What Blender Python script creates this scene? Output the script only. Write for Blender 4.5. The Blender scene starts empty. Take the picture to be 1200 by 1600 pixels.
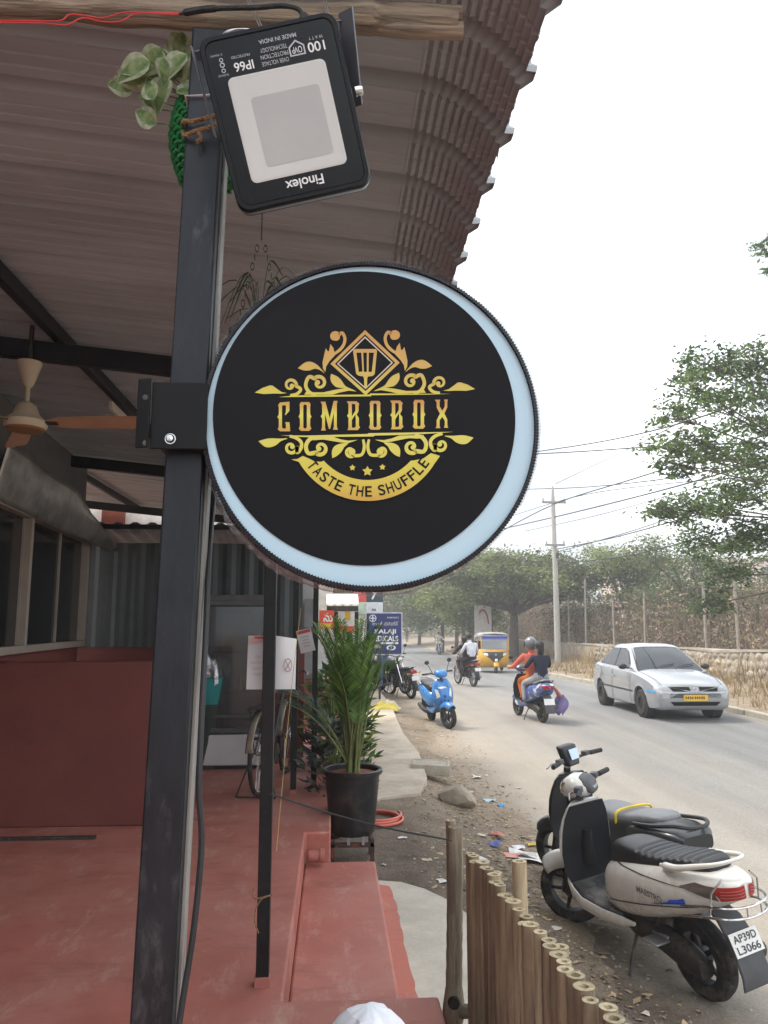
import bpy, bmesh, math, random
import numpy as np
from mathutils import Vector, Matrix, Euler
from mathutils.bvhtree import BVHTree
R = math.radians
random.seed(7); rng = np.random.default_rng(7)
scene = bpy.context.scene
col = scene.collection

# ------------------------------------------------------------------ camera
CAM_H = 1.9
YAW, PITCH = R(3.78), R(8.3)
cam = bpy.data.objects.new('camera', bpy.data.cameras.new('camera')); col.objects.link(cam)
cam.location = (0, 0, CAM_H); cam.rotation_euler = (R(90) + PITCH, 0, -YAW)
cam.data.sensor_fit = 'VERTICAL'; cam.data.sensor_height = 36; cam.data.lens = 27
cam.data.clip_start = .05; cam.data.clip_end = 2000
scene.camera = cam
_f = Vector((math.sin(YAW)*math.cos(PITCH), math.cos(YAW)*math.cos(PITCH), math.sin(PITCH)))
_r = Vector((math.cos(YAW), -math.sin(YAW), 0)); _u = _r.cross(_f)
def ray(px, py): return _f + _r*((px-600)/1200) + _u*((800-py)/1200)
def P(px, py, d):
    v = ray(px, py); return Vector((0, 0, CAM_H)) + v*(d/v.y)
def G(px, py, z=0.0):
    v = ray(px, py); return Vector((0, 0, CAM_H)) + v*((z-CAM_H)/v.z)

# ------------------------------------------------------------------ light
SUN_EL, SUN_AZ = R(58), R(-68)      # sun stands high on the shop side of the street
w = bpy.data.worlds.new('World'); scene.world = w; w.use_nodes = True
nt = w.node_tree; nt.nodes.clear()
def wn(t, **k):
    n = nt.nodes.new(t)
    for a, b in k.items(): setattr(n, a, b)
    return n
sky = wn('ShaderNodeTexSky', sky_type='NISHITA', sun_disc=False)
sky.sun_elevation = SUN_EL; sky.sun_rotation = SUN_AZ
sky.air_density = 1.2; sky.dust_density = 5; sky.ozone_density = 1
tcw = wn('ShaderNodeTexCoord'); nz = wn('ShaderNodeTexNoise'); nz.inputs['Scale'].default_value = 1.6; nz.inputs['Detail'].default_value = 5
rp = wn('ShaderNodeValToRGB'); rp.color_ramp.elements[0].position = .3; rp.color_ramp.elements[0].color = (.7,.7,.7,1)
rp.color_ramp.elements[1].position = .62; rp.color_ramp.elements[1].color = (.95,.95,.95,1)
mx = wn('ShaderNodeMixRGB'); mx.inputs['Color2'].default_value = (8.0, 8.3, 8.7, 1)
nz2 = wn('ShaderNodeTexNoise'); nz2.inputs['Scale'].default_value = 2.3; nz2.inputs['Detail'].default_value = 6; nz2.inputs['Distortion'].default_value = .6
rp2 = wn('ShaderNodeValToRGB'); rp2.color_ramp.elements[0].position = .42; rp2.color_ramp.elements[0].color = (3.0,3.3,3.6,1); rp2.color_ramp.elements[1].position = .68; rp2.color_ramp.elements[1].color = (9,9.1,9.3,1)
nt.links.new(tcw.outputs['Generated'], nz2.inputs['Vector']); nt.links.new(nz2.outputs['Fac'], rp2.inputs['Fac']); nt.links.new(rp2.outputs['Color'], mx.inputs['Color2'])
bg = wn('ShaderNodeBackground'); bg.inputs['Strength'].default_value = .145
wo = wn('ShaderNodeOutputWorld')
L = nt.links.new
L(tcw.outputs['Generated'], nz.inputs['Vector']); L(nz.outputs['Fac'], rp.inputs['Fac'])
L(rp.outputs['Color'], mx.inputs['Fac']); L(sky.outputs['Color'], mx.inputs['Color1'])
L(mx.outputs['Color'], bg.inputs['Color']); L(bg.outputs['Background'], wo.inputs['Surface'])
sun = bpy.data.objects.new('sun', bpy.data.lights.new('sun', 'SUN')); col.objects.link(sun)
sun.data.energy = 1.4; sun.data.angle = R(14); sun.data.color = (1, .95, .87)
sd = Vector((math.sin(SUN_AZ)*math.cos(SUN_EL), math.cos(SUN_AZ)*math.cos(SUN_EL), math.sin(SUN_EL)))
sun.location = sd*40; sun.rotation_euler = (-sd).to_track_quat('-Z', 'Y').to_euler()
scene.view_settings.view_transform = 'Standard'; scene.view_settings.look = 'None'
scene.view_settings.exposure = 1.4; scene.view_settings.gamma = 1
scene.cycles.max_bounces = 6; scene.cycles.transparent_max_bounces = 8
scene.cycles.volume_bounces = 0

# ------------------------------------------------------------------ materials
MATS = {}
def M(name, c=(.5,.5,.5), rough=.6, metal=0, var=.18, scale=6, bump=.0, bscale=80, spec=.5, coat=0,
      dirt=None, dscale=3, dlo=.5, dhi=.7, emit=None, trans=0, stretch=None, ior=1.45, island=0, alpha=1, coords='Object', objrand=0):
    if name in MATS: return MATS[name]
    m = bpy.data.materials.new(name); m.use_nodes = True; n = m.node_tree; b = n.nodes['Principled BSDF']
    lk = n.links.new
    tc = n.nodes.new('ShaderNodeTexCoord'); vec = tc.outputs[coords]
    if stretch:
        mp = n.nodes.new('ShaderNodeMapping'); mp.inputs['Scale'].default_value = stretch
        lk(vec, mp.inputs['Vector']); vec = mp.outputs['Vector']
    no = n.nodes.new('ShaderNodeTexNoise'); no.inputs['Scale'].default_value = scale; no.inputs['Detail'].default_value = 6; no.inputs['Roughness'].default_value = .65
    lk(vec, no.inputs['Vector'])
    ra = n.nodes.new('ShaderNodeValToRGB'); ra.color_ramp.elements[0].position = .3; ra.color_ramp.elements[1].position = .7
    ra.color_ramp.elements[0].color = tuple(max(0, x*(1-var)) for x in c) + (1,)
    ra.color_ramp.elements[1].color = tuple(min(1, x*(1+var)) for x in c) + (1,)
    lk(no.outputs['Fac'], ra.inputs['Fac']); out = ra.outputs['Color']
    if dirt:
        n2 = n.nodes.new('ShaderNodeTexNoise'); n2.inputs['Scale'].default_value = dscale; n2.inputs['Detail'].default_value = 8; n2.inputs['Roughness'].default_value = .7
        lk(vec, n2.inputs['Vector'])
        r2 = n.nodes.new('ShaderNodeValToRGB'); r2.color_ramp.elements[0].position = dlo; r2.color_ramp.elements[1].position = dhi
        lk(n2.outputs['Fac'], r2.inputs['Fac'])
        mi = n.nodes.new('ShaderNodeMixRGB'); mi.inputs['Color2'].default_value = tuple(dirt) + (1,)
        lk(r2.outputs['Color'], mi.inputs['Fac']); lk(out, mi.inputs['Color1']); out = mi.outputs['Color']
    if island:
        ge = n.nodes.new('ShaderNodeNewGeometry'); hs = n.nodes.new('ShaderNodeHueSaturation')
        mr = n.nodes.new('ShaderNodeMapRange'); mr.inputs['To Min'].default_value = 1-island; mr.inputs['To Max'].default_value = 1+island
        lk(ge.outputs['Random Per Island'], mr.inputs['Value']); lk(mr.outputs['Result'], hs.inputs['Value'])
        lk(out, hs.inputs['Color']); out = hs.outputs['Color']
    if objrand:
        oi = n.nodes.new('ShaderNodeObjectInfo'); hs = n.nodes.new('ShaderNodeHueSaturation'); mr = n.nodes.new('ShaderNodeMapRange'); mr.inputs['To Min'].default_value = 1-objrand; mr.inputs['To Max'].default_value = 1+objrand
        lk(oi.outputs['Random'], mr.inputs['Value']); lk(mr.outputs['Result'], hs.inputs['Value']); lk(out, hs.inputs['Color']); out = hs.outputs['Color']
    lk(out, b.inputs['Base Color'])
    b.inputs['Roughness'].default_value = rough; b.inputs['Metallic'].default_value = metal
    b.inputs['Specular IOR Level'].default_value = spec; b.inputs['IOR'].default_value = ior
    if coat: b.inputs['Coat Weight'].default_value = coat; b.inputs['Coat Roughness'].default_value = .08
    if trans: b.inputs['Transmission Weight'].default_value = trans
    if alpha < 1: b.inputs['Alpha'].default_value = alpha
    if emit: b.inputs['Emission Color'].default_value = tuple(emit[:3]) + (1,); b.inputs['Emission Strength'].default_value = emit[3]
    if rough > .2 and not trans:
        mr = n.nodes.new('ShaderNodeMapRange'); mr.inputs['To Min'].default_value = max(.05, rough-.12); mr.inputs['To Max'].default_value = min(1, rough+.12)
        lk(no.outputs['Fac'], mr.inputs['Value']); lk(mr.outputs['Result'], b.inputs['Roughness'])
    if bump:
        n3 = n.nodes.new('ShaderNodeTexNoise'); n3.inputs['Scale'].default_value = bscale; n3.inputs['Detail'].default_value = 4
        lk(vec, n3.inputs['Vector'])
        bu = n.nodes.new('ShaderNodeBump'); bu.inputs['Strength'].default_value = bump; bu.inputs['Distance'].default_value = .02
        lk(n3.outputs['Fac'], bu.inputs['Height']); lk(bu.outputs['Normal'], b.inputs['Normal'])
    MATS[name] = m; return m
def leafmat(name, c, var=.3, isl=.45, tl=.35, scale=.6, c2=None):
    m = bpy.data.materials.new(name); m.use_nodes = True; n = m.node_tree; b = n.nodes['Principled BSDF']; lk = n.links.new
    tc = n.nodes.new('ShaderNodeTexCoord'); no = n.nodes.new('ShaderNodeTexNoise'); no.inputs['Scale'].default_value = scale; no.inputs['Detail'].default_value = 3
    lk(tc.outputs['Object'], no.inputs['Vector'])
    ra = n.nodes.new('ShaderNodeValToRGB'); ra.color_ramp.elements[0].position = .35; ra.color_ramp.elements[1].position = .65
    c2 = c2 or tuple(x*(1+var) for x in c)
    ra.color_ramp.elements[0].color = tuple(x*(1-var) for x in c) + (1,); ra.color_ramp.elements[1].color = tuple(c2) + (1,)
    ge = n.nodes.new('ShaderNodeNewGeometry'); hs = n.nodes.new('ShaderNodeHueSaturation'); mr = n.nodes.new('ShaderNodeMapRange')
    mr.inputs['To Min'].default_value = 1-isl; mr.inputs['To Max'].default_value = 1+isl
    lk(no.outputs['Fac'], ra.inputs['Fac']); lk(ge.outputs['Random Per Island'], mr.inputs['Value']); lk(mr.outputs['Result'], hs.inputs['Value'])
    lk(ra.outputs['Color'], hs.inputs['Color']); lk(hs.outputs['Color'], b.inputs['Base Color']); b.inputs['Roughness'].default_value = .55
    t = n.nodes.new('ShaderNodeBsdfTranslucent'); lk(hs.outputs['Color'], t.inputs['Color'])
    mi = n.nodes.new('ShaderNodeMixShader'); mi.inputs['Fac'].default_value = tl
    lk(b.outputs[0], mi.inputs[1]); lk(t.outputs[0], mi.inputs[2]); lk(mi.outputs[0], n.nodes['Material Output'].inputs['Surface'])
    MATS[name] = m; return m
def gradmat(name, stops, rough=.45):
    """printed vertical colour gradient: stops = [(z, colour)] in the object's own frame"""
    m = bpy.data.materials.new(name); m.use_nodes = True; n = m.node_tree; b = n.nodes['Principled BSDF']; lk = n.links.new
    tc = n.nodes.new('ShaderNodeTexCoord'); sp = n.nodes.new('ShaderNodeSeparateXYZ'); mr = n.nodes.new('ShaderNodeMapRange'); ra = n.nodes.new('ShaderNodeValToRGB')
    z0, z1 = stops[0][0], stops[-1][0]
    mr.inputs['From Min'].default_value = z0; mr.inputs['From Max'].default_value = z1
    lk(tc.outputs['Object'], sp.inputs[0]); lk(sp.outputs['Z'], mr.inputs['Value']); lk(mr.outputs['Result'], ra.inputs['Fac'])
    els = ra.color_ramp.elements
    while len(els) < len(stops): els.new(.5)
    for e, (z, c) in zip(els, stops): e.position = (z-z0)/(z1-z0); e.color = tuple(c)+(1,)
    lk(ra.outputs['Color'], b.inputs['Base Color']); b.inputs['Roughness'].default_value = rough
    MATS[name] = m; return m
def glassmat(name, tint=(.02,.025,.03), alpha=.75, rough=.04):
    m = bpy.data.materials.new(name); m.use_nodes = True; n = m.node_tree; b = n.nodes['Principled BSDF']
    b.inputs['Base Color'].default_value = tuple(tint)+(1,); b.inputs['Roughness'].default_value = rough
    b.inputs['Specular IOR Level'].default_value = .9; b.inputs['Alpha'].default_value = alpha
    MATS[name] = m; return m

# ------------------------------------------------------------------ mesh building
class MB:
    def __init__(s): s.v = []; s.f = []; s.m = []
    def add(s, vs, fs, m=0, T=None):
        o = len(s.v)
        for p in vs:
            p = Vector(p); s.v.append(T @ p if T else p)
        for f in fs: s.f.append(tuple(i+o for i in f)); s.m.append(m)
        return s
    def box(s, c, d, m=0, rot=None, T=None):
        x, y, z = (q/2 for q in d)
        vs = [Vector((a*x, b*y, e*z)) for e in (-1,1) for b in (-1,1) for a in (-1,1)]
        if rot is not None:
            rm = Euler(rot).to_matrix(); vs = [rm @ q for q in vs]
        vs = [q+Vector(c) for q in vs]
        return s.add(vs, [(0,2,3,1),(4,5,7,6),(0,1,5,4),(1,3,7,5),(3,2,6,7),(2,0,4,6)], m, T)
    def tube(s, pts, r, n=8, m=0, caps=True, closed=False, sq=None, T=None):
        pts = [Vector(p) for p in pts]; k = len(pts)
        rr = r if isinstance(r, (list, tuple)) else [r]*k
        vs = []; fs = []; prev = None
        for i, p in enumerate(pts):
            a = pts[i-1] if (i > 0 or closed) else p; b = pts[(i+1) % k] if (i < k-1 or closed) else p
            t = (b-a); t = t.normalized() if t.length > 1e-9 else Vector((0,0,1))
            if prev is None:
                ref = Vector((0,0,1)) if abs(t.z) < .9 else Vector((1,0,0)); u = t.cross(ref).normalized()
            else:
                u = (prev - t*prev.dot(t)); u = u.normalized() if u.length > 1e-9 else t.orthogonal().normalized()
            prev = u; w_ = t.cross(u)
            for j in range(n):
                an = 2*math.pi*j/n
                ca, sa = math.cos(an), math.sin(an)
                if sq: ca *= sq[0]; sa *= sq[1]
                vs.append(p + (u*ca + w_*sa)*rr[i])
        for i in range(k if closed else k-1):
            for j in range(n):
                i2 = (i+1) % k
                fs.append((i*n+j, i*n+(j+1) % n, i2*n+(j+1) % n, i2*n+j))
        if caps and not closed:
            fs.append(tuple(range(n))[::-1]); fs.append(tuple((k-1)*n+j for j in range(n)))
        return s.add(vs, fs, m, T)
    def cyl(s, p0, p1, r0, r1=None, n=12, m=0, caps=True, T=None):
        return s.tube([p0, p1], [r0, r0 if r1 is None else r1], n, m, caps, T=T)
    def lathe(s, prof, n=20, m=0, T=None, closed=False, caps=True):
        vs = []; fs = []; k = len(prof)
        for r, z in prof:
            for j in range(n):
                a = 2*math.pi*j/n; vs.append((r*math.cos(a), r*math.sin(a), z))
        for i in range(k if closed else k-1):
            i2 = (i+1) % k
            for j in range(n): fs.append((i*n+j, i*n+(j+1) % n, i2*n+(j+1) % n, i2*n+j))
        if not closed and caps:
            if prof[0][0] > 1e-6: fs.append(tuple(range(n))[::-1])
            if prof[-1][0] > 1e-6: fs.append(tuple((k-1)*n+j for j in range(n)))
        return s.add(vs, fs, m, T)
    def loft(s, secs, m=0, caps=True, closed=True, T=None):
        n = len(secs[0]); vs = [p for q in secs for p in q]; fs = []
        for i in range(len(secs)-1):
            for j in range(n if closed else n-1):
                fs.append((i*n+j, i*n+(j+1) % n, (i+1)*n+(j+1) % n, (i+1)*n+j))
        if caps: fs.append(tuple(range(n))[::-1]); fs.append(tuple((len(secs)-1)*n+j for j in range(n)))
        return s.add(vs, fs, m, T)
    def prism(s, poly, f0, f1, m=0, T=None):
        """poly of 2d points, f0/f1 map them onto the two faces"""
        n = len(poly); vs = [f0(p) for p in poly] + [f1(p) for p in poly]
        fs = [tuple(range(n)), tuple(range(n, 2*n))[::-1]] + [(j, n+j, n+(j+1) % n, (j+1) % n) for j in range(n)]
        return s.add(vs, fs, m, T)
    def ball(s, c, r, nu=12, nv=8, m=0, T=None):
        c = Vector(c); r = r if isinstance(r, (tuple, list)) else (r, r, r); vs = []; fs = []
        for i in range(nv+1):
            ph = math.pi*i/nv
            for j in range(nu):
                a = 2*math.pi*j/nu
                vs.append(c + Vector((r[0]*math.sin(ph)*math.cos(a), r[1]*math.sin(ph)*math.sin(a), -r[2]*math.cos(ph))))
        for i in range(nv):
            for j in range(nu): fs.append((i*nu+j, i*nu+(j+1) % nu, (i+1)*nu+(j+1) % nu, (i+1)*nu+j))
        return s.add(vs, fs, m, T)
    def grid(s, f, nu, nv, m=0, T=None):
        vs = [f(i/nu, j/nv) for j in range(nv+1) for i in range(nu+1)]
        fs = [(j*(nu+1)+i, j*(nu+1)+i+1, (j+1)*(nu+1)+i+1, (j+1)*(nu+1)+i) for j in range(nv) for i in range(nu)]
        return s.add(vs, fs, m, T)
    def mesh(s, name, mats, smooth=35):
        me = bpy.data.meshes.new(name); me.from_pydata([tuple(p) for p in s.v], [], s.f)
        for mt in (mats if isinstance(mats, (list, tuple)) else [mats]): me.materials.append(mt)
        if any(s.m): me.polygons.foreach_set('material_index', s.m)
        bm = bmesh.new(); bm.from_mesh(me); bmesh.ops.remove_doubles(bm, verts=bm.verts, dist=1e-6)
        bmesh.ops.recalc_face_normals(bm, faces=bm.faces); bm.to_mesh(me); bm.free()
        if smooth:
            me.polygons.foreach_set('use_smooth', [True]*len(me.polygons)); me.set_sharp_from_angle(angle=R(smooth))
        me.update(); return me
    def build(s, name, mats, parent=None, smooth=35, bevel=0, loc=None, solid=0, sub=0):
        o = obj(name, s.mesh(name, mats, smooth), parent)
        if loc is not None: o.location = loc
        if sub: md = o.modifiers.new('sub', 'SUBSURF'); md.levels = md.render_levels = sub
        if solid: md = o.modifiers.new('thick', 'SOLIDIFY'); md.thickness = solid; md.offset = 0
        if bevel:
            md = o.modifiers.new('bevel', 'BEVEL'); md.width = bevel; md.segments = 2; md.limit_method = 'ANGLE'; md.angle_limit = R(40)
        return o
def obj(name, me, parent=None):
    o = bpy.data.objects.new(name, me); col.objects.link(o)
    if parent is not None: o.parent = parent
    return o
def tag(o, label=None, cat=None, group=None, kind=None):
    if label: o['label'] = label
    if cat: o['category'] = cat
    if group: o['group'] = group
    if kind: o['kind'] = kind
    return o
def thing(name, label, cat, loc=(0,0,0), rz=0, group=None, rot=None):
    o = bpy.data.objects.new(name, None); col.objects.link(o); o.location = loc; o.empty_display_size = .1
    o.rotation_euler = rot if rot is not None else (0, 0, rz)
    return tag(o, label, cat, group)
def dup(root, parent=None):
    c = root.copy(); col.objects.link(c)
    if parent is not None: c.parent = parent
    for ch in list(root.children): dup(ch, c)
    return c
def fast_mesh(name, V, F, mats, smooth=False):
    """numpy quads -> mesh"""
    me = bpy.data.meshes.new(name); nv, nf = len(V), len(F); k = F.shape[1]
    me.vertices.add(nv); me.vertices.foreach_set('co', np.asarray(V, np.float32).ravel())
    me.loops.add(nf*k); me.loops.foreach_set('vertex_index', np.asarray(F, np.int32).ravel())
    me.polygons.add(nf); me.polygons.foreach_set('loop_start', np.arange(0, nf*k, k, dtype=np.int32))
    me.update(calc_edges=True); me.validate()
    for mt in (mats if isinstance(mats, (list, tuple)) else [mats]): me.materials.append(mt)
    return me
def fill2d(polys, f, name, mat, parent, thick=.0006):
    """filled flat shape with holes from 2d polygons; f maps 2d -> local (x, z)"""
    cu = bpy.data.curves.new('tmp', 'CURVE'); cu.dimensions = '2D'; cu.fill_mode = 'BOTH'; cu.extrude = thick/2
    for p in polys:
        sp = cu.splines.new('POLY'); q = [f(a) for a in p]; sp.points.add(len(q)-1)
        for i, a in enumerate(q): sp.points[i].co = (a[0], a[1], 0, 1)
        sp.use_cyclic_u = True
    return _flat(cu, name, mat, parent)
def _flat(cu, name, mat, parent, xf=None):
    t = bpy.data.objects.new('tmp', cu); col.objects.link(t)
    dg = bpy.context.evaluated_depsgraph_get(); me = bpy.data.meshes.new_from_object(t.evaluated_get(dg))
    bpy.data.objects.remove(t); bpy.data.curves.remove(cu)
    me.transform(Matrix.Rotation(R(90), 4, 'X'))
    if xf is not None: me.transform(xf)
    me.name = name; me.materials.clear(); me.materials.append(mat)
    return obj(name, me, parent)
def text(body, name, mat, parent, at, w=None, h=.02, rot=0, bold=0, mirror=False, T=None, thick=.0006, space=1):
    """lettering standing in the local x-z plane, facing -y, fitted to width w and height h, centred on at"""
    cu = bpy.data.curves.new('tmp', 'FONT'); cu.body = body; cu.size = 1; cu.extrude = 0; cu.align_x = 'CENTER'; cu.space_character = space; cu.offset = bold
    t = bpy.data.objects.new('tmp', cu); col.objects.link(t)
    dg = bpy.context.evaluated_depsgraph_get(); me = bpy.data.meshes.new_from_object(t.evaluated_get(dg))
    bpy.data.objects.remove(t); bpy.data.curves.remove(cu)
    co = np.array([v.co for v in me.vertices]); lo, hi = co.min(0), co.max(0)
    sx = h/(hi[1]-lo[1]) if w is None else w/(hi[0]-lo[0]); sy = h/(hi[1]-lo[1])
    A = Matrix.Translation((-(lo[0]+hi[0])/2, -(lo[1]+hi[1])/2, 0)); S = Matrix.Diagonal((sx*(-1 if mirror else 1), sy, 1, 1))
    me.transform(Matrix.Translation(at) @ Matrix.Rotation(-rot, 4, 'Y') @ Matrix.Rotation(R(90), 4, 'X') @ S @ A)
    if T is not None: me.transform(T)
    me.name = name; me.materials.clear(); me.materials.append(mat)
    return obj(name, me, parent)
def bvh_of(o): return BVHTree.FromPolygons([v.co.copy() for v in o.data.vertices], [tuple(p.vertices) for p in o.data.polygons])
def patch(mb, bvh, corners, direction, nu=6, nv=4, off=.004, m=0):
    """a panel of four corners laid onto a body: points are cast along direction until they meet it"""
    a, b, c, d = (Vector(q) for q in corners); dr = Vector(direction).normalized(); last = [None]
    def f(u, v):
        q = (a*(1-u)+b*u)*(1-v) + (d*(1-u)+c*u)*v
        cen = (a+b+c+d)/4
        for k in range(30):
            hit = bvh.ray_cast(cen+(q-cen)*(1-.03*k) - dr*1.5, dr, 6)
            if hit[0] is not None: return hit[0] - dr*off
        return q
    mb.grid(f, nu, nv, m)
def smoothpath(pts, k=6):
    pts = [Vector(p) for p in pts]; out = []
    for i in range(len(pts)-1):
        p0 = pts[max(i-1,0)]; p1 = pts[i]; p2 = pts[i+1]; p3 = pts[min(i+2, len(pts)-1)]
        for j in range(k):
            t = j/k
            out.append(.5*((2*p1) + (p2-p0)*t + (2*p0-5*p1+4*p2-p3)*t*t + (3*p1-p0-3*p2+p3)*t**3))
    return out + [pts[-1]]
# shared materials
black_paint = M('black_paint', (.011,.011,.012), .45, var=.4, scale=10, dirt=(.05,.048,.046), dscale=9, dlo=.56, dhi=.8, bump=.05, spec=.35)
black_plastic = M('black_plastic', (.02,.02,.022), .45, var=.2)
rubber = M('rubber', (.022,.021,.02), .85, var=.3, dirt=(.16,.13,.10), dscale=12, dlo=.5, dhi=.8)
chrome = M('chrome', (.6,.6,.6), .2, 1, var=.1)
alloy = M('alloy', (.35,.35,.36), .4, .8, var=.2)
dark_metal = M('dark_metal', (.06,.055,.05), .5, .6, var=.4, dirt=(.16,.13,.10), dscale=14, dlo=.5, dhi=.75)
white_print = M('white_print', (.75,.75,.75), .5, var=.04)
grey_print = M('grey_print', (.45,.46,.48), .5, var=.04)
dark_print = M('dark_print', (.03,.03,.035), .5, var=.05)
red_lens = M('red_lens', (.35,.015,.012), .15, coat=.6, var=.1)
clear_lens = M('clear_lens', (.7,.7,.68), .1, coat=.6, var=.05)
plate_white = M('plate_white', (.72,.72,.68), .5, var=.06)
# ------------------------------------------------------------------ ground, road, kerb
def hnoise(x, y):
    return (np.sin(x*3.1+y*1.7)+np.sin(x*7.3-y*5.1+1)*.5+np.sin(x*1.3+y*9.7+2)*.5+np.sin(x*17+y*13)*.25+np.sin(x*23-y*29)*.2)/2.4
def sstep(a, b, x): t = np.clip((x-a)/(b-a), 0, 1); return t*t*(3-2*t)
def zroad(y): return np.interp(y, [-20,5,7.5,10,12.5,16,19,23,30,38,48,70,100,400], [-.22,-.22,-.2,-.15,-.09,-.045,-.05,-.09,-.19,-.28,-.34,-.39,-.4,-.4])
def zground(x, y):
    x = np.asarray(x, float); y = np.asarray(y, float); zr0 = zroad(y)
    edge = 1.88+.16*np.sin(y*.9)+.1*np.sin(y*2.3+1)
    s0 = sstep(edge-1.3, edge+.12, x); left = .09*(1-s0) + (zr0-.012)*s0
    right = .14*sstep(8.95, 9.5, x)+.25*sstep(10, 13, x)
    z = left+right+hnoise(x, y)*.011*np.where((x < 2.2) | (x > 9), 1, .2)
    return np.where((x > 2.2) & (x < 8.95), zr0-.03, z)
def GR(px, py):
    z = -.1
    for _ in range(12): q = G(px, py, z); z = float(zroad(q.y))
    return G(px, py, z)
def GZ(px, py):
    z = 0.
    for _ in range(12): q = G(px, py, z); z = max(float(zground(q.x, q.y)), float(zroad(q.y)) if q.x > 1.6 else -9)
    return G(px, py, z)
def concat(*a): return np.unique(np.round(np.concatenate(a), 4))
gx = concat(np.array([-400,-150,-60,-30,-15,-8,-5,-3]), np.arange(-2,2.3,.05), np.arange(2.3,9,.6), np.arange(8.95,15,.3), np.array([18,24,40,80,200,400]))
gy = concat(np.array([-100,-40,-20,-10,-5]), np.arange(-2,9,.07), np.arange(9,30,.3), np.arange(30,90,2), np.array([100,130,180,260,400,700]))
X, Y = np.meshgrid(gx, gy); Z = zground(X, Y)
V = np.stack([X.ravel(), Y.ravel(), Z.ravel()], 1); nx, ny = len(gx), len(gy)
ii = (np.arange(ny-1)[:,None]*nx+np.arange(nx-1)[None]).ravel(); F = np.stack([ii, ii+1, ii+nx+1, ii+nx], 1)
def dirtmat():
    m = bpy.data.materials.new('dirt'); m.use_nodes = True; n = m.node_tree; b = n.nodes['Principled BSDF']; lk = n.links.new
    tc = n.nodes.new('ShaderNodeTexCoord')
    def noise(s, d=8, r=.65):
        q = n.nodes.new('ShaderNodeTexNoise'); q.inputs['Scale'].default_value = s; q.inputs['Detail'].default_value = d; q.inputs['Roughness'].default_value = r
        lk(tc.outputs['Object'], q.inputs['Vector']); return q.outputs['Fac']
    def ramp(f, *st):
        q = n.nodes.new('ShaderNodeValToRGB'); e = q.color_ramp.elements
        while len(e) < len(st): e.new(.5)
        for a, (p, c) in zip(e, st): a.position = p; a.color = tuple(c)+(1,)
        lk(f, q.inputs['Fac']); return q.outputs['Color']
    def mix(f, a, b2, mode='MIX'):
        q = n.nodes.new('ShaderNodeMixRGB'); q.blend_type = mode
        if isinstance(f, float): q.inputs[0].default_value = f
        else: lk(f, q.inputs[0])
        lk(a, q.inputs[1])
        if isinstance(b2, tuple): q.inputs[2].default_value = b2+(1,)
        else: lk(b2, q.inputs[2])
        return q.outputs['Color']
    base = ramp(noise(2.2), (.3,(.10,.076,.058)), (.5,(.17,.135,.104)), (.72,(.27,.22,.17)))
    grit = ramp(noise(60, 3), (.45,(.55,.55,.55)), (.7,(1.35,1.3,1.25)))
    c = mix(.75, base, grit, 'MULTIPLY')
    # the shoulder further down the street is dry tan earth
    sp = n.nodes.new('ShaderNodeSeparateXYZ'); lk(tc.outputs['Object'], sp.inputs[0])
    mr = n.nodes.new('ShaderNodeMapRange'); mr.inputs['From Min'].default_value = 6.2; mr.inputs['From Max'].default_value = 9.0; lk(sp.outputs['Y'], mr.inputs['Value'])
    tan = ramp(noise(3.1), (.3,(.24,.185,.125)), (.7,(.38,.31,.235)))
    md = n.nodes.new('ShaderNodeMath'); md.operation = 'MULTIPLY_ADD'; lk(noise(1.4), md.inputs[0]); md.inputs[1].default_value = 1.2; md.inputs[2].default_value = -.6
    ad = n.nodes.new('ShaderNodeMath'); ad.operation = 'ADD'; ad.use_clamp = True; lk(mr.outputs['Result'], ad.inputs[0]); lk(md.outputs[0], ad.inputs[1])
    mr2 = n.nodes.new('ShaderNodeMapRange'); mr2.inputs['From Min'].default_value = 1.15; mr2.inputs['From Max'].default_value = 1.75; lk(sp.outputs['X'], mr2.inputs['Value'])
    ad2 = n.nodes.new('ShaderNodeMath'); ad2.operation = 'ADD'; ad2.use_clamp = True; lk(mr2.outputs['Result'], ad2.inputs[0])
    md2 = n.nodes.new('ShaderNodeMath'); md2.operation = 'MULTIPLY_ADD'; lk(noise(5, 9, .75), md2.inputs[0]); md2.inputs[1].default_value = 2.0; md2.inputs[2].default_value = -1.0; lk(md2.outputs[0], ad2.inputs[1])
    mxx = n.nodes.new('ShaderNodeMath'); mxx.operation = 'MAXIMUM'; lk(ad.outputs[0], mxx.inputs[0]); lk(ad2.outputs[0], mxx.inputs[1])
    c = mix(mxx.outputs[0], c, mix(.5, tan, grit, 'MULTIPLY'))
    lk(c, b.inputs['Base Color']); b.inputs['Roughness'].default_value = .95; b.inputs['Specular IOR Level'].default_value = .2
    bu = n.nodes.new('ShaderNodeBump'); bu.inputs['Strength'].default_value = .7; bu.inputs['Distance'].default_value = .02
    lk(noise(45, 6), bu.inputs['Height']); lk(bu.outputs['Normal'], b.inputs['Normal'])
    return m
ground = obj('ground', fast_mesh('ground', V, F, dirtmat())); tag(ground, kind='structure')
ground.data.polygons.foreach_set('use_smooth', [True]*len(ground.data.polygons))

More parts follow.
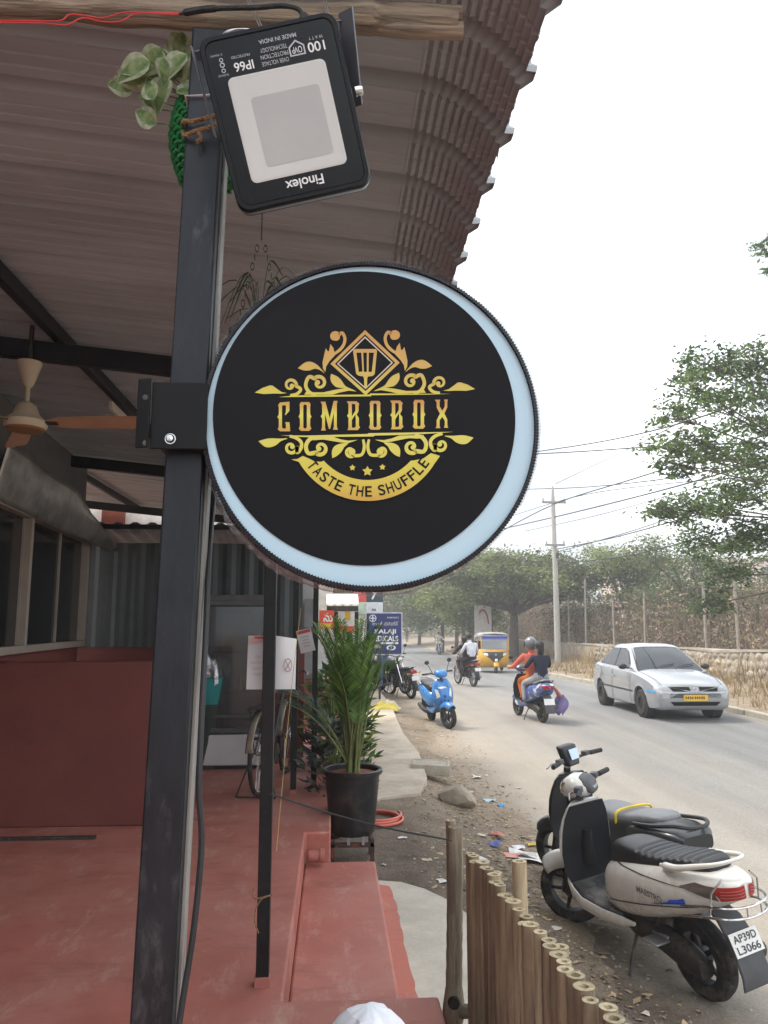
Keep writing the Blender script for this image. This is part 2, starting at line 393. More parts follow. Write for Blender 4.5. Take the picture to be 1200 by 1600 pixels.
def roadmat():
    m = bpy.data.materials.new('asphalt'); m.use_nodes = True; n = m.node_tree; b = n.nodes['Principled BSDF']; lk = n.links.new
    tc = n.nodes.new('ShaderNodeTexCoord'); sp = n.nodes.new('ShaderNodeSeparateXYZ'); lk(tc.outputs['Object'], sp.inputs[0])
    def noise(s, d=6, st=None):
        q = n.nodes.new('ShaderNodeTexNoise'); q.inputs['Scale'].default_value = s; q.inputs['Detail'].default_value = d; q.inputs['Roughness'].default_value = .6
        if st:
            mp = n.nodes.new('ShaderNodeMapping'); mp.inputs['Scale'].default_value = st; lk(tc.outputs['Object'], mp.inputs[0]); lk(mp.outputs[0], q.inputs['Vector'])
        else: lk(tc.outputs['Object'], q.inputs['Vector'])
        return q.outputs['Fac']
    def math_(op, a, b2, c=None, clamp=False):
        q = n.nodes.new('ShaderNodeMath'); q.operation = op; q.use_clamp = clamp
        for i, v in enumerate((a, b2, c)):
            if v is None: continue
            if isinstance(v, (int, float)): q.inputs[i].default_value = v
            else: lk(v, q.inputs[i])
        return q.outputs[0]
    def mix(f, a, b2, mode='MIX'):
        q = n.nodes.new('ShaderNodeMixRGB'); q.blend_type = mode; lk(f, q.inputs[0]) if not isinstance(f, float) else None
        if isinstance(f, float): q.inputs[0].default_value = f
        for i, v in ((1, a), (2, b2)):
            if isinstance(v, tuple): q.inputs[i].default_value = v+(1,)
            else: lk(v, q.inputs[i])
        return q.outputs['Color']
    # wind-blown dust lies over the near lane and thins out towards the middle
    xw = math_('ADD', sp.outputs['X'], math_('MULTIPLY_ADD', noise(.5, 8, (1,.25,1)), 4.2, -2.1))
    yk = math_('MULTIPLY', math_('MAXIMUM', math_('SUBTRACT', sp.outputs['Y'], 14), 0), .05)
    xw = math_('ADD', xw, yk)
    du = n.nodes.new('ShaderNodeMapRange'); du.inputs['From Min'].default_value = 6.3; du.inputs['From Max'].default_value = 2.3; du.inputs['To Min'].default_value = .08; lk(xw, du.inputs['Value'])
    ke = n.nodes.new('ShaderNodeMapRange'); ke.inputs['From Min'].default_value = 8.1; ke.inputs['From Max'].default_value = 8.9; lk(math_('ADD', sp.outputs['X'], math_('MULTIPLY_ADD', noise(1.1), 1., -.5)), ke.inputs['Value'])
    fac = math_('MAXIMUM', du.outputs['Result'], math_('MULTIPLY', ke.outputs['Result'], .7), clamp=True)
    gr = n.nodes.new('ShaderNodeValToRGB'); gr.color_ramp.elements[0].position = .35; gr.color_ramp.elements[0].color = (.6,.6,.6,1); gr.color_ramp.elements[1].position = .7; gr.color_ramp.elements[1].color = (1.3,1.3,1.3,1); lk(noise(55, 3), gr.inputs['Fac'])
    a = mix(noise(.9, 5, (1,.3,1)), (.14,.143,.145), (.25,.25,.247)); a = mix(.7, a, gr.outputs['Color'], 'MULTIPLY')
    tk = n.nodes.new('ShaderNodeValToRGB'); tk.color_ramp.elements[0].position = .38; tk.color_ramp.elements[0].color = (.72,.72,.72,1); tk.color_ramp.elements[1].position = .62; tk.color_ramp.elements[1].color = (1.18,1.18,1.18,1); lk(noise(1.3, 7, (1.6,.045,1)), tk.inputs['Fac'])
    d = mix(noise(1.7, 6), (.27,.235,.19), (.375,.33,.27)); d = mix(.4, d, gr.outputs['Color'], 'MULTIPLY'); a = mix(.5, a, tk.outputs['Color'], 'MULTIPLY'); d = mix(.22, d, tk.outputs['Color'], 'MULTIPLY')
    # loose earth spills over the ragged edge of the carriageway
    er = n.nodes.new('ShaderNodeMapRange'); er.inputs['From Min'].default_value = 2.35; er.inputs['From Max'].default_value = 1.75; lk(math_('ADD', sp.outputs['X'], math_('MULTIPLY_ADD', noise(2.6, 9), 1.5, -.75)), er.inputs['Value'])
    yt = n.nodes.new('ShaderNodeMapRange'); yt.inputs['From Min'].default_value = 5.; yt.inputs['From Max'].default_value = 9.; lk(sp.outputs['Y'], yt.inputs['Value'])
    earth = mix(yt.outputs['Result'], (.135,.105,.08), (.31,.25,.18)); earth = mix(.7, earth, gr.outputs['Color'], 'MULTIPLY')
    lk(mix(er.outputs['Result'], mix(fac, a, d), earth), b.inputs['Base Color']); b.inputs['Roughness'].default_value = .88; b.inputs['Specular IOR Level'].default_value = .25
    bu = n.nodes.new('ShaderNodeBump'); bu.inputs['Strength'].default_value = .35; bu.inputs['Distance'].default_value = .01; lk(noise(70, 4), bu.inputs['Height']); lk(bu.outputs['Normal'], b.inputs['Normal'])
    return m
mb = MB(); ry = np.concatenate([[-20,-5,0], np.arange(2,60,1.), [65,70,80,90,100,140,200,400]]); mb.grid(lambda u, v: (1.5+u*(8.9-1.5), ry[int(round(v*(len(ry)-1)))], float(zroad(ry[int(round(v*(len(ry)-1)))]))), 6, len(ry)-1)
tag(mb.build('road', roadmat()), kind='structure')
concrete = M('concrete', (.52,.47,.385), .9, var=.14, scale=5, dirt=(.38,.35,.30), dscale=2.2, dlo=.45, dhi=.75, bump=.2, bscale=40)
kerb_m = M('kerb_concrete', (.40,.37,.31), .9, var=.2, scale=3, dirt=(.24,.19,.13), dscale=2, dlo=.45, dhi=.7, bump=.3, bscale=30)
kerb = bpy.data.objects.new('kerb', None); col.objects.link(kerb); tag(kerb, kind='structure')
ks = MB().box((0,0,0), (.16,.97,.26)).mesh('kerb_stone', kerb_m, 0)
for i in range(60):
    o = obj('kerb_stone', ks, kerb); o.location = (8.95+random.uniform(-.02,.02), 12+i, float(zroad(12.+i))+random.uniform(-.02,.015)); o.rotation_euler = (random.uniform(-.012,.012), random.uniform(-.03,.03), random.uniform(-.015,.015))
    md = o.modifiers.new('bevel','BEVEL'); md.width = .02; md.segments = 2

# ------------------------------------------------------------------ terrace: floor, step, painted strip, apron
FZ = .45
def redmat(name, c, var=.12, d=(.5,.29,.23), lo=.5, hi=.85, rough=.62, wear=False):
    m = M(name, c, rough, var=var, scale=2.5, dirt=d, dscale=1.6, dlo=lo, dhi=hi, bump=.06, bscale=25)
    if wear:       # dusty scuffs and drips on the painted cement
        n = m.node_tree; lk = n.links.new; b = n.nodes['Principled BSDF']; src = b.inputs['Base Color'].links[0].from_socket; tc = n.nodes.new('ShaderNodeTexCoord')
        for sc, st, lo_, hi_, c_, am in ((7,(1,.35,1),.54,.72,(.55,.36,.30),.65),(38,(1,1,1),.62,.74,(.56,.38,.32),.6),(3.2,(.5,1.4,1),.55,.72,(.20,.055,.04),.6),(70,(1,1,1),.68,.73,(.07,.025,.02),.8)):
            mp = n.nodes.new('ShaderNodeMapping'); mp.inputs['Scale'].default_value = st; lk(tc.outputs['Object'], mp.inputs[0]); q = n.nodes.new('ShaderNodeTexNoise'); q.inputs['Scale'].default_value = sc; q.inputs['Detail'].default_value = 9; q.inputs['Roughness'].default_value = .75; lk(mp.outputs[0], q.inputs['Vector'])
            mr = n.nodes.new('ShaderNodeMapRange'); mr.inputs['From Min'].default_value = lo_; mr.inputs['From Max'].default_value = hi_; mr.inputs['To Max'].default_value = am; lk(q.outputs['Fac'], mr.inputs['Value'])
            mi = n.nodes.new('ShaderNodeMixRGB'); mi.inputs[2].default_value = c_+(1,); lk(mr.outputs['Result'], mi.inputs[0]); lk(src, mi.inputs[1]); src = mi.outputs['Color']
        lk(src, b.inputs['Base Color'])
    return m
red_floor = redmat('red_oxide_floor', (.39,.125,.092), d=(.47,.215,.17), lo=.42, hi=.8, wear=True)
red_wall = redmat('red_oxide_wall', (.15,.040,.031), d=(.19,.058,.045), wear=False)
mb = MB()
pl = [(-6,-3),(.43,-3),(.43,3.25),(-.18,3.25),(-.18,5.70),(.0,5.70),(.0,11),(-6,11)]
mb.prism(pl, lambda p: (p[0],p[1],FZ), lambda p: (p[0],p[1],-.1))
tag(mb.build('terrace_floor', red_floor, bevel=.012), kind='structure')
tag(MB().box((.0675,4.475,.1), (.495,2.45,.3)).build('terrace_step', red_floor, bevel=.015), kind='structure')
red_strip = redmat('red_paint_strip', (.44,.13,.085), d=(.44,.17,.12), wear=True)
mb = MB(); sp_ = [(.31,3.25),(.31,5.6)] + [(.40+.018*math.sin(t*3.3)+.006*math.sin(t*11)+.012*random.random(), 5.55-2.3*t) for t in np.linspace(0,1,30)]
mb.prism(sp_, lambda p: (p[0],p[1],.128), lambda p: (p[0],p[1],.10)); tag(mb.build('painted_strip', red_strip), kind='structure')
mb = MB(); ap = [(.29,3.2),(1.0,3.2),(.98,4.2),(.90,4.9),(.78,5.28),(.64,5.52),(.50,5.66),(.29,5.72)]
mb.prism(ap, lambda p: (p[0],p[1],.122), lambda p: (p[0],p[1],-.05)); tag(mb.build('concrete_apron', concrete, bevel=.015), kind='structure')
mb = MB()
pv = [(.52,8.3),(.95,8.5),(1.12,9.3),(1.22,11),(1.18,13),(1.3,17),(1.25,30),(-.1,30),(-.05,7.4)]
mb.prism(pv, lambda p: (p[0],p[1],.125), lambda p: (p[0],p[1],-.05)); tag(mb.build('pavement', M('old_pavement', (.48,.41,.32), .92, var=.18, scale=2.5, dirt=(.30,.235,.16), dscale=1.3, dlo=.45, dhi=.7, bump=.3, bscale=30), bevel=.01), kind='structure')

# ------------------------------------------------------------------ low wall, window wall, sheet cabin behind the terrace
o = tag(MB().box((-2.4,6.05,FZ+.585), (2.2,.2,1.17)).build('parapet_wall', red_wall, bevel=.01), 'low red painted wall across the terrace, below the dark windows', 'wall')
tag(MB().box((-2.6,5.62,FZ+.012), (2.0,.03,.02)).build('metal_strip', dark_metal), 'thin dark metal strip lying along the foot of the low red wall', 'strip')
ww = thing('window_wall', 'shop wall with brown framed dark sliding windows above the red wall', 'wall', (-2.42,6.18,FZ), R(4.5))
cream_frame = M('window_frame_paint', (.30,.25,.205), .5, var=.12)
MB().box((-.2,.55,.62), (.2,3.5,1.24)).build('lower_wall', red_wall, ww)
MB().box((-.2,.55,2.75), (.2,3.5,.8)).build('upper_wall', M('grey_render', (.12,.11,.105), .9), ww)
dark_pane = glassmat('dark_window_pane', (.006,.006,.007), 1, .12)
fr = MB(); W0, W1, WZ0, WZ1 = -1.1, 2.28, 1.25, 2.34
fr.box((-.08,(W0+W1)/2,WZ0), (.12,W1-W0,.06)); fr.box((-.08,(W0+W1)/2,WZ1), (.12,W1-W0,.06))
for y in (-1.08, .26, 2.25): fr.box((-.08,y,(WZ0+WZ1)/2), (.12,.06,WZ1-WZ0-.06))
fr.build('window_frame', cream_frame, ww, bevel=.004)
for a, b2 in ((-1.05,.23),(.29,1.33),(1.36,2.22)):
    p = MB().box((-.10,(a+b2)/2,(WZ0+WZ1)/2), (.012,b2-a,WZ1-WZ0-.06)).build('pane', dark_pane, ww)
    MB().box((-.09,b2+.005,(WZ0+WZ1)/2), (.03,.025,WZ1-WZ0-.06)).build('sash_rail', cream_frame, p)
tag(MB().box((-3.05,1.6,1.9), (.25,10,3.4)).build('shop_wall', M('grey_render', (.12,.11,.105), .9)), kind='structure')  # unseen wall left of the frame, added to keep light off the terrace
# galvanised flashing over the windows
galv = M('galvanised_sheet', (.40,.38,.36), .36, .75, var=.3, scale=5, bump=.35, bscale=4, dirt=(.22,.2,.18), dscale=4)
fl = thing('metal_flashing', 'crumpled galvanised metal flashing running above the dark shop windows', 'flashing', (-2.42,6.18,FZ), R(4.5))
mb = MB()
def flash(u, v):
    y = -.8+u*3.45; wob = .006*math.sin(y*5+v*3)+.003*math.sin(y*17+v*9); h = .38 if u < .5 else .38-.34*((u-.5)/.5)**1.1
    return (-.01+.10*math.sin(v*1.5)+.16*u*u*(1-v*.3)+wob, y, 2.33-.07*u+h*v+wob*.5)
mb.grid(flash, 50, 10); mb.build('bent_sheet', galv, fl, smooth=50, solid=.003)
# grey corrugated cabin wall closing the terrace
cab = thing('sheet_cabin', 'dark grey corrugated sheet cabin closing the far end of the terrace', 'cabin', (0,8.75,FZ))
cab_m = M('grey_sheet', (.075,.082,.082), .55, .3, var=.15, scale=3, dirt=(.05,.052,.05), dscale=3)
def corr(x0, x1, z0, z1, y, per=.2, dep=.02):
    n = int((x1-x0)/per*4); pts = []
    for i in range(n+1):
        k = i % 4; pts.append((x0+(x1-x0)*i/n, y + (0, 0, -dep, -dep)[k]))
    b = MB(); b.loft([[(p[0],p[1],z0) for p in pts], [(p[0],p[1],z1) for p in pts]], closed=False, caps=False); return b
corr(-3.3, -.34, 1.2, 2.35, 0).build('wall_sheet', cab_m, cab, smooth=0, solid=.004)
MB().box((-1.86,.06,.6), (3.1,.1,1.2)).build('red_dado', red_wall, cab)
mb = MB(); n = 64; pts = []
for i in range(n+1):
    k = i % 4; pts.append((-3.1+2.9*i/n, (0,.03,.03,0)[k]))
mb.loft([[(p[0],-.42,2.5+p[1]) for p in pts], [(p[0],.5,2.36+p[1]) for p in pts]], closed=False, caps=False)
mb.build('roof_sheet', M('cabin_roof_sheet', (.2,.21,.215), .5, .4, var=.2, dirt=(.1,.09,.08)), cab, smooth=0, solid=.006)
MB().box((-1.65,-.43,2.48), (2.9,.04,.05)).build('roof_edge', black_paint, cab)
# pale building glimpsed behind the cabin
far = thing('rear_building', 'pale building with brown column seen through the gap above the cabin', 'building', (0,12.6,0))
MB().box((-2.6,.4,2.1), (4.6,.3,4.2)).build('wall', M('pale_wall', (.75,.72,.66), .9), far)
MB().box((-3.62,.2,2.1), (.36,.1,4.0)).build('column', M('brown_column', (.24,.075,.05), .8), far)
tl = M('red_mark', (.6,.1,.08), .6)
text('T', 'lettering', tl, far, (-3.15,.24,3.28), h=.22, bold=.02); text('U', 'lettering', M('pale_mark', (.62,.5,.45), .6), far, (-2.85,.24,3.38), h=.2)

# ------------------------------------------------------------------ canopy roof
ROOF_X, ROOF_Z, SL = .23, 3.40, .10
per, nrib = .24, 4
roof = thing('canopy_roof', 'brown corrugated sheet canopy with crimped edge curving down over the terrace', 'roof', (0,0,0))
roof_m = M('roof_sheet_metal', (.40,.425,.435), .62, .12, var=.14, scale=1.2, dirt=(.31,.325,.33), dscale=2.2, dlo=.4, dhi=.75, stretch=(.35,2.2,1), bump=.03)
prof = []
for k in range(nrib):
    y0 = k*per
    prof += [(y0,0),(y0+.05,0),(y0+.055,.004),(y0+.065,.004),(y0+.07,0),(y0+.105,0),(y0+.11,.004),(y0+.12,.004),(y0+.125,0),(y0+.162,0),(y0+.182,.034),(y0+.214,.034),(y0+.232,0)]
prof.append((nrib*per, .001)); prof.append((nrib*per+.06, .009))
path = []          # (x, z, nx, nz) along the sheet, then the crimped bend
for x in np.linspace(-5.6, ROOF_X, 12): path.append((x, ROOF_Z+SL*(ROOF_X-x), SL, 1, 0))
RB, ang0, ang1 = .29, math.atan(SL), R(66); cx_, cz_ = ROOF_X-RB*math.sin(ang0), ROOF_Z-RB*math.cos(ang0); NB = 72
for i in range(1, NB+1):
    a = ang0+(ang1-ang0)*i/NB; cr = .0055*(1-abs(((i % 6)/3)-1)*2)
    path.append((cx_+(RB+cr)*math.sin(a), cz_+(RB+cr)*math.cos(a), math.sin(a), math.cos(a), 1))
secs = []
for (x, z, nx_, nz_, b2) in path:
    l = math.hypot(nx_, nz_); secs.append([(x+h*nx_/l, y, z+h*nz_/l) for y, h in prof])
b = MB(); b.loft(secs, closed=False, caps=False); rs = b.mesh('roof_sheet', roof_m, 0)
for i in range(12):
    o = obj('roof_sheet', rs, roof); o.location = (random.uniform(-.008,.008), 1.02+i*nrib*per, 0); o.rotation_euler = (0, 0, random.uniform(-.002,.002))
    md = o.modifiers.new('thick','SOLIDIFY'); md.thickness = .0015
def beam(a, b2, wd, ht, name, label, cat='beam', roll=0, grp=None):
    a, b2 = Vector(a), Vector(b2); d = b2-a; m = MB(); m.box((0,0,0), (d.length, wd, ht))
    o = m.build(name, black_paint, bevel=.004); o.location = (a+b2)/2; o.rotation_euler = Euler((roll, -math.atan2(d.z, math.hypot(d.x,d.y)), math.atan2(d.y, d.x))); return tag(o, label, cat, grp)
zr = lambda x: ROOF_Z+SL*(ROOF_X-x)
beam((-1.56,1.2,zr(-1.56)-.065), (-1.56,12,zr(-1.56)-.065), .05, .08, 'roof_purlin', 'black purlin running down the canopy past the ceiling fan')
beam((-3.0,1.2,zr(-3.0)-.065), (-3.0,12,zr(-3.0)-.065), .05, .08, 'roof_purlin', 'black purlin running down the canopy above the metal flashing')
beam((-5.4,4.3,zr(-5.4)-.16), (.1,4.3,zr(.1)-.16), .06, .11, 'roof_beam', 'thick black cross beam carrying the ceiling fan', 'beam')
beam((-5.4,7.8,zr(-5.4)-.16), (.1,7.8,zr(.1)-.16), .06, .11, 'roof_beam', 'black cross beam beyond the fan, above the cabin', 'beam')
beam((-5.4,11.3,zr(-5.4)-.16), (.1,11.3,zr(.1)-.16), .06, .11, 'roof_beam', 'farthest black cross beam against the bright gap', 'beam')
tag(MB().box((0,0,0),(.5,.02,.05)).build('pale_batten', M('pale_batten', (.45,.38,.32), .7), loc=None), 'short pale batten fixed along the purlin behind the bracket', 'batten')
bt = bpy.data.objects['pale_batten']; bt.location = P(190,650,4.9); bt.rotation_euler = (0, 0, R(90))
# thin posts along the terrace edge
def post(px, py, name_label, d=None, wd=.05, top=None, lean=0):
    g = G(px, py, FZ) if d is None else Vector((0,0,0)); x, y = g.x, g.y
    t = thing('terrace_post', name_label, 'post', (x, y, FZ), group='thin black posts along the terrace edge')
    h = zr(x)-.1-FZ if top is None else top
    MB().box((0,0,h/2), (wd,wd,h)).build('tube', black_paint, t, bevel=.003)
    MB().box((0,0,.012), (wd+.012,wd+.012,.05)).build('painted_foot', red_floor, t, bevel=.004)
    t.rotation_euler = (0, lean, 0); return t
pA = post(410, 1538, 'nearest thin black square post with the white notice, beside the step', wd=.052)
pB = post(458, 1240, 'thin black post standing beyond the bicycle wheel')
pC = post(490, 1228, 'thin black post between the bicycle and the palm pot')
# ------------------------------------------------------------------ main post
PD = 1.35
a0 = P(270, 975, PD)
steel = M('raw_black_steel', (.020,.022,.026), .40, .4, var=.5, scale=7, dirt=(.10,.105,.11), dscale=16, dlo=.55, dhi=.8, stretch=(1,1,.35), bump=.05, spec=.4)
pale_edge = M('pale_edge_steel', (.30,.29,.27), .5, .4, var=.45, scale=9, stretch=(1,1,.12), dirt=(.06,.06,.06), dscale=12, dlo=.5, dhi=.65)  # paler streaked grey for the strip down the post's right side
t = thing('steel_post', 'thick black square steel post carrying the round sign', 'post', (a0.x, PD+.036, FZ))
top = P(310, 40, PD).z-FZ
MB().box((-.002,0,top/2), (.067,.068,top)).build('tube', steel, t, bevel=.004)
MB().box((.0345,.012,top*.5-.01), (.006,.034,top-.04)).build('side_strip', pale_edge, t, bevel=.001)
t.rotation_euler = (0, R(1.15), 0); t.location.x -= .025
# ------------------------------------------------------------------ round sign with bracket
SDp = 1.33
c0 = P(582, 658, SDp)
sign = thing('round_sign', 'round black projecting sign with gold COMBOBOX logo on the thick post', 'sign', c0)
def SL2(px, py): q = P(px, py, SDp)-c0; return (q.x, q.z)
kk = SDp/1200*1.02
RO = 265*kk
pale = M('pale_acrylic', (.44,.60,.69), .3, var=.03, scale=2)
vinyl = M('black_vinyl', (.007,.0068,.0085), .55, var=.12, scale=30, spec=.16)
trim = M('ribbed_trim', (.02,.02,.025), .5, var=.3)
def disc(r, cx, cz, y0, y1, n=128):
    b = MB(); b.prism([(cx+r*math.cos(2*math.pi*i/n), cz+r*math.sin(2*math.pi*i/n)) for i in range(n)], lambda p: (p[0],y0,p[1]), lambda p: (p[0],y1,p[1])); return b
disc(RO-.006, 0, 0, .004, .055).build('acrylic_face', pale, sign)
bx_, bz_ = SL2(572, 647)
disc(239*kk, bx_, bz_, .0015, .0045).build('black_vinyl', vinyl, sign)
# ribbed edge: drum with many small ribs
mb = MB(); n = 330; ring = []
for i in range(n*4):
    a = 2*math.pi*i/(n*4); r = RO+(.0022 if (i % 4) < 2 else .0002); ring.append((r*math.cos(a), r*math.sin(a)))
mb.loft([[(x*.975,-.004,z*.975) for x, z in ring], [(x,-.001,z) for x, z in ring], [(x,.085,z) for x, z in ring], [(x*.96,.088,z*.96) for x, z in ring]], caps=False)
mb.build('ribbed_rim', trim, sign, smooth=0)
disc(RO-.003, 0, 0, .078, .086).build('back_plate', black_paint, sign)
# torn protective film left around the rim
film = M('clear_film', (.42,.44,.47), .22, var=.2, alpha=.42)
for (a0_, a1_, w_) in ((R(55),R(128),.010), (R(128),R(158),.012), (R(-30),R(50),.006), (R(198),R(262),.012), (R(262),R(320),.007)):
    b = MB()
    def ff(u, v, a0_=a0_, a1_=a1_, w_=w_):
        a = a0_+(a1_-a0_)*u; e = math.sin(math.pi*u)**.5; r = RO+.004+ (w_*e*(1+.16*math.sin(a*17)+.07*math.sin(a*91)))*math.sin(v*math.pi*.9)*1.0
        return (r*math.cos(a), -.006+v*.085+.002*math.sin(a*53), r*math.sin(a))
    b.grid(ff, 90, 6); b.build('film_wrap', film, sign, smooth=60)
# bracket: folded plate on the post with a flange, holes and a bolt
br0 = P(216, 596, SDp-.012)-c0; br1 = P(322, 702, SDp-.012)-c0
mb = MB(); xm = P(236,650,SDp-.012).x-c0.x
mb.box(((xm+br1.x)/2, -.010, (br0.z+br1.z)/2), (br1.x-xm, .004, br0.z-br1.z)); mb.box(((br0.x+xm)/2, -.016, (br0.z+br1.z)/2+.002), (xm-br0.x, .004, (br0.z-br1.z)*1.03), rot=(0,0,R(-18)))
plt = mb.build('bracket_plate', M('bracket_black', (.005,.005,.0055), .5, var=.2, spec=.25), sign, bevel=.0012)
for py in (618, 690):
    q = P(224, py, SDp-.03)-c0; mb = MB(); mb.lathe([(.0025,-.002),(.0048,-.002),(.0048,.002),(.0025,.002)], 14, T=Matrix.Translation((q.x+.001,-.0185,q.z)) @ Matrix.Rotation(R(90),4,'X')); mb.build('bolt_hole', dark_metal, plt)
q = P(263, 682, SDp-.03)-c0
b = MB(); b.lathe([(.0001,.007),(.0055,.006),(.0075,.003),(.0080,0),(.0095,0),(.0095,-.003)], 16, T=Matrix.Translation((q.x,-.014,q.z)) @ Matrix.Rotation(R(90),4,'X')); b.build('bolt', chrome, plt)
b = MB(); b.box((br1.x-.01,.04,(br0.z+br1.z)/2), (.03,.06,br0.z-br1.z)); b.build('bracket_arm', black_paint, sign)

# ---- logo, in the pixel frame of an enlarged view of the sign: 370 x 310 px enlarged 3.243 times
def Z3(p): return SL2(390+p[0]/3.243, 490+p[1]/3.243)
def zz(y): return Z3((600,y))[1]
ORA, AMB, YEL, PYE = (.50,.25,.055), (.56,.34,.06), (.60,.52,.055), (.62,.55,.10)
g_top = gradmat('gold_upper', [(zz(420),YEL),(zz(350),(.56,.42,.08)),(zz(230),(.53,.31,.07)),(zz(70),ORA)])
g_low = gradmat('gold_lower', [(zz(960),(.52,.28,.04)),(zz(880),(.58,.42,.045)),(zz(780),(.60,.50,.05)),(zz(600),PYE)])
g_let = gradmat('gold_letters', [(zz(598),(.55,.30,.06)),(zz(560),(.58,.42,.06)),(zz(515),(.62,.58,.07)),(zz(480),(.58,.36,.07)),(zz(440),(.5,.24,.05))])
LYC = [.0006]
def LYn(): LYC[0] -= .000025; return LYC[0]
LY = .0006
def ribbon(pts, ws, k=8):
    """stroke of changing width as a closed outline"""
    P3 = smoothpath([(p[0],p[1],0) for p in pts], k); n = len(P3); W = np.interp(np.linspace(0,1,n), np.linspace(0,1,len(ws)), ws)
    Lf, Rt = [], []
    for i in range(n):
        d = P3[min(i+1,n-1)]-P3[max(i-1,0)]; d = d.normalized() if d.length else Vector((1,0,0)); nn = Vector((-d.y, d.x, 0))
        a = P3[i]+nn*W[i]/2; b2 = P3[i]-nn*W[i]/2; Lf.append((a.x,a.y)); Rt.append((b2.x,b2.y))
    return Lf, Rt
def mb_ribbon(mb, pts, ws, k=8, mirror=None):
    Lf, Rt = ribbon(pts, ws, k)
    for side in ((False, True) if mirror is not None else (False,)):
        f = (lambda p: (2*mirror-p[0], p[1]-(mirror-p[0])*.032)) if side else (lambda p: p)
        vs = []; ly = LYn()
        for a, b2 in zip(Lf, Rt):
            A, B = Z3(f(a)), Z3(f(b2)); vs += [(A[0],ly,A[1]), (B[0],ly,B[1])]
        mb.add(vs, [(2*i,2*i+1,2*i+3,2*i+2) for i in range(len(Lf)-1)])
def mb_poly(mb, pts, mirror=None, k=0):
    if k: pts = [(q.x,q.y) for q in smoothpath([(p[0],p[1],0) for p in pts]+[(pts[0][0],pts[0][1],0)], k)[:-1]]
    for side in ((False, True) if mirror is not None else (False,)):
        f = (lambda p: (2*mirror-p[0], p[1]-(mirror-p[0])*.032)) if side else (lambda p: p)
        ly = LYn(); vs = [Z3(f(p)) for p in pts]; mb.add([(a[0],ly,a[1]) for a in vs], [tuple(range(len(vs)))])
def spiral(c, r0, a0, a1, w0, w1, n=22, squash=1):
    pts = [(c[0]+(r0[0]+(r0[1]-r0[0])*t)*math.cos(a0+(a1-a0)*t), c[1]+(r0[0]+(r0[1]-r0[0])*t)*math.sin(a0+(a1-a0)*t)*squash) for t in np.linspace(0,1,n)]
    return pts, list(np.interp(np.linspace(0,1,n),[0,.5,1],[w0,(w0+w1)/2+3,w1]))
def ball2(mb, c, r, mirror=None):
    mb_poly(mb, [(c[0]+r*math.cos(i*math.pi/9), c[1]+r*math.sin(i*math.pi/9)) for i in range(18)], mirror)
def curl(mb, c, R0, w, start, turns, tail, mir, sgn=1, ballr=None):
    """curl: tail points lead into a spiral round c that ends in a ball"""
    n = 26; sp = []
    for t in np.linspace(0,1,n):
        r = R0*(1-.52*t**1.3); a = start+sgn*turns*2*math.pi*t; sp.append((c[0]+r*math.cos(a), c[1]+r*math.sin(a)))
    pts = list(tail)+sp; m_ = len(tail)
    ws = [w*.9]*max(m_,1)+[w*(1-.45*t) for t in np.linspace(0,1,n)]
    if m_ >= 1: ws[0] = w*.7
    mb_ribbon(mb, pts, ws, 4, mir)
    ball2(mb, (sp[-1][0]*.55+c[0]*.45, sp[-1][1]*.55+c[1]*.45), ballr or R0*.40, mir)
MX = 585
def z1(x, y): return (30+x*.135*3.243/ (3.243) *1 if False else (420-390+x*.13333)*3.243, (510-490+y*.13333)*3.243)   # closer enlargement of the upper left ornament
def z2(x, y): return ((400-390+x*.15)*3.243, (670-490+y*.15)*3.243)
up = MB()
mb_poly(up, [z1(115,828), z1(290,808), z1(1200,796), z1(1200,818), z1(700,822)])       # upper rule, left half
mb_poly(up, [(610,404),(1020,406),(900,410),(610,413)])
mb_poly(up, [z1(-75,770), z1(-10,700), z1(40,690), z1(100,735), z1(150,768), z1(212,780), z1(150,787), z1(60,786), z1(-20,788)], MX)
mb_poly(up, [z1(-165,775), z1(-75,720), z1(10,690), z1(40,692), z1(60,786), z1(-60,792)], MX)
curl(up, z1(255,688), 68*.4324, 40*.4324, 0.15, -.95, [z1(250,806), z1(330,790), z1(375,735), z1(378,680), z1(340,615)][:3], MX, 1)
curl(up, z1(590,660), 96*.4324*.78, 46*.4324, -2.4, .92, [z1(560,795), z1(480,775), z1(432,690), z1(470,590)], MX, 1)
mb_poly(up, [z1(415,800), z1(440,760), z1(520,772), z1(640,772), z1(760,745), z1(890,722), z1(940,720), z1(1030,762), z1(940,752), z1(830,775), z1(745,800)], MX)
mb_poly(up, [z1(730,555), z1(800,585), z1(850,630), z1(900,700), z1(1000,748), z1(880,722), z1(790,710), z1(735,655), z1(722,600)], MX, 3)
mb_poly(up, [z1(340,490), z1(420,425), z1(490,413), z1(560,445), z1(610,495), z1(655,550), z1(600,512), z1(540,495), z1(480,515), z1(410,515)], MX, 3)
mb_poly(up, [z1(668,255), z1(690,290), z1(705,290), z1(722,205), z1(755,250), z1(770,300), z1(800,310), z1(770,345), z1(710,410), z1(672,470), z1(662,535), z1(635,490), z1(630,420), z1(650,330)], MX)
curl(up, z1(775,120), 50*.4324, 40*.4324, -.4, -.9, [z1(745,335), z1(820,285), z1(875,220), z1(892,140), z1(860,75)], MX, 1, 20)
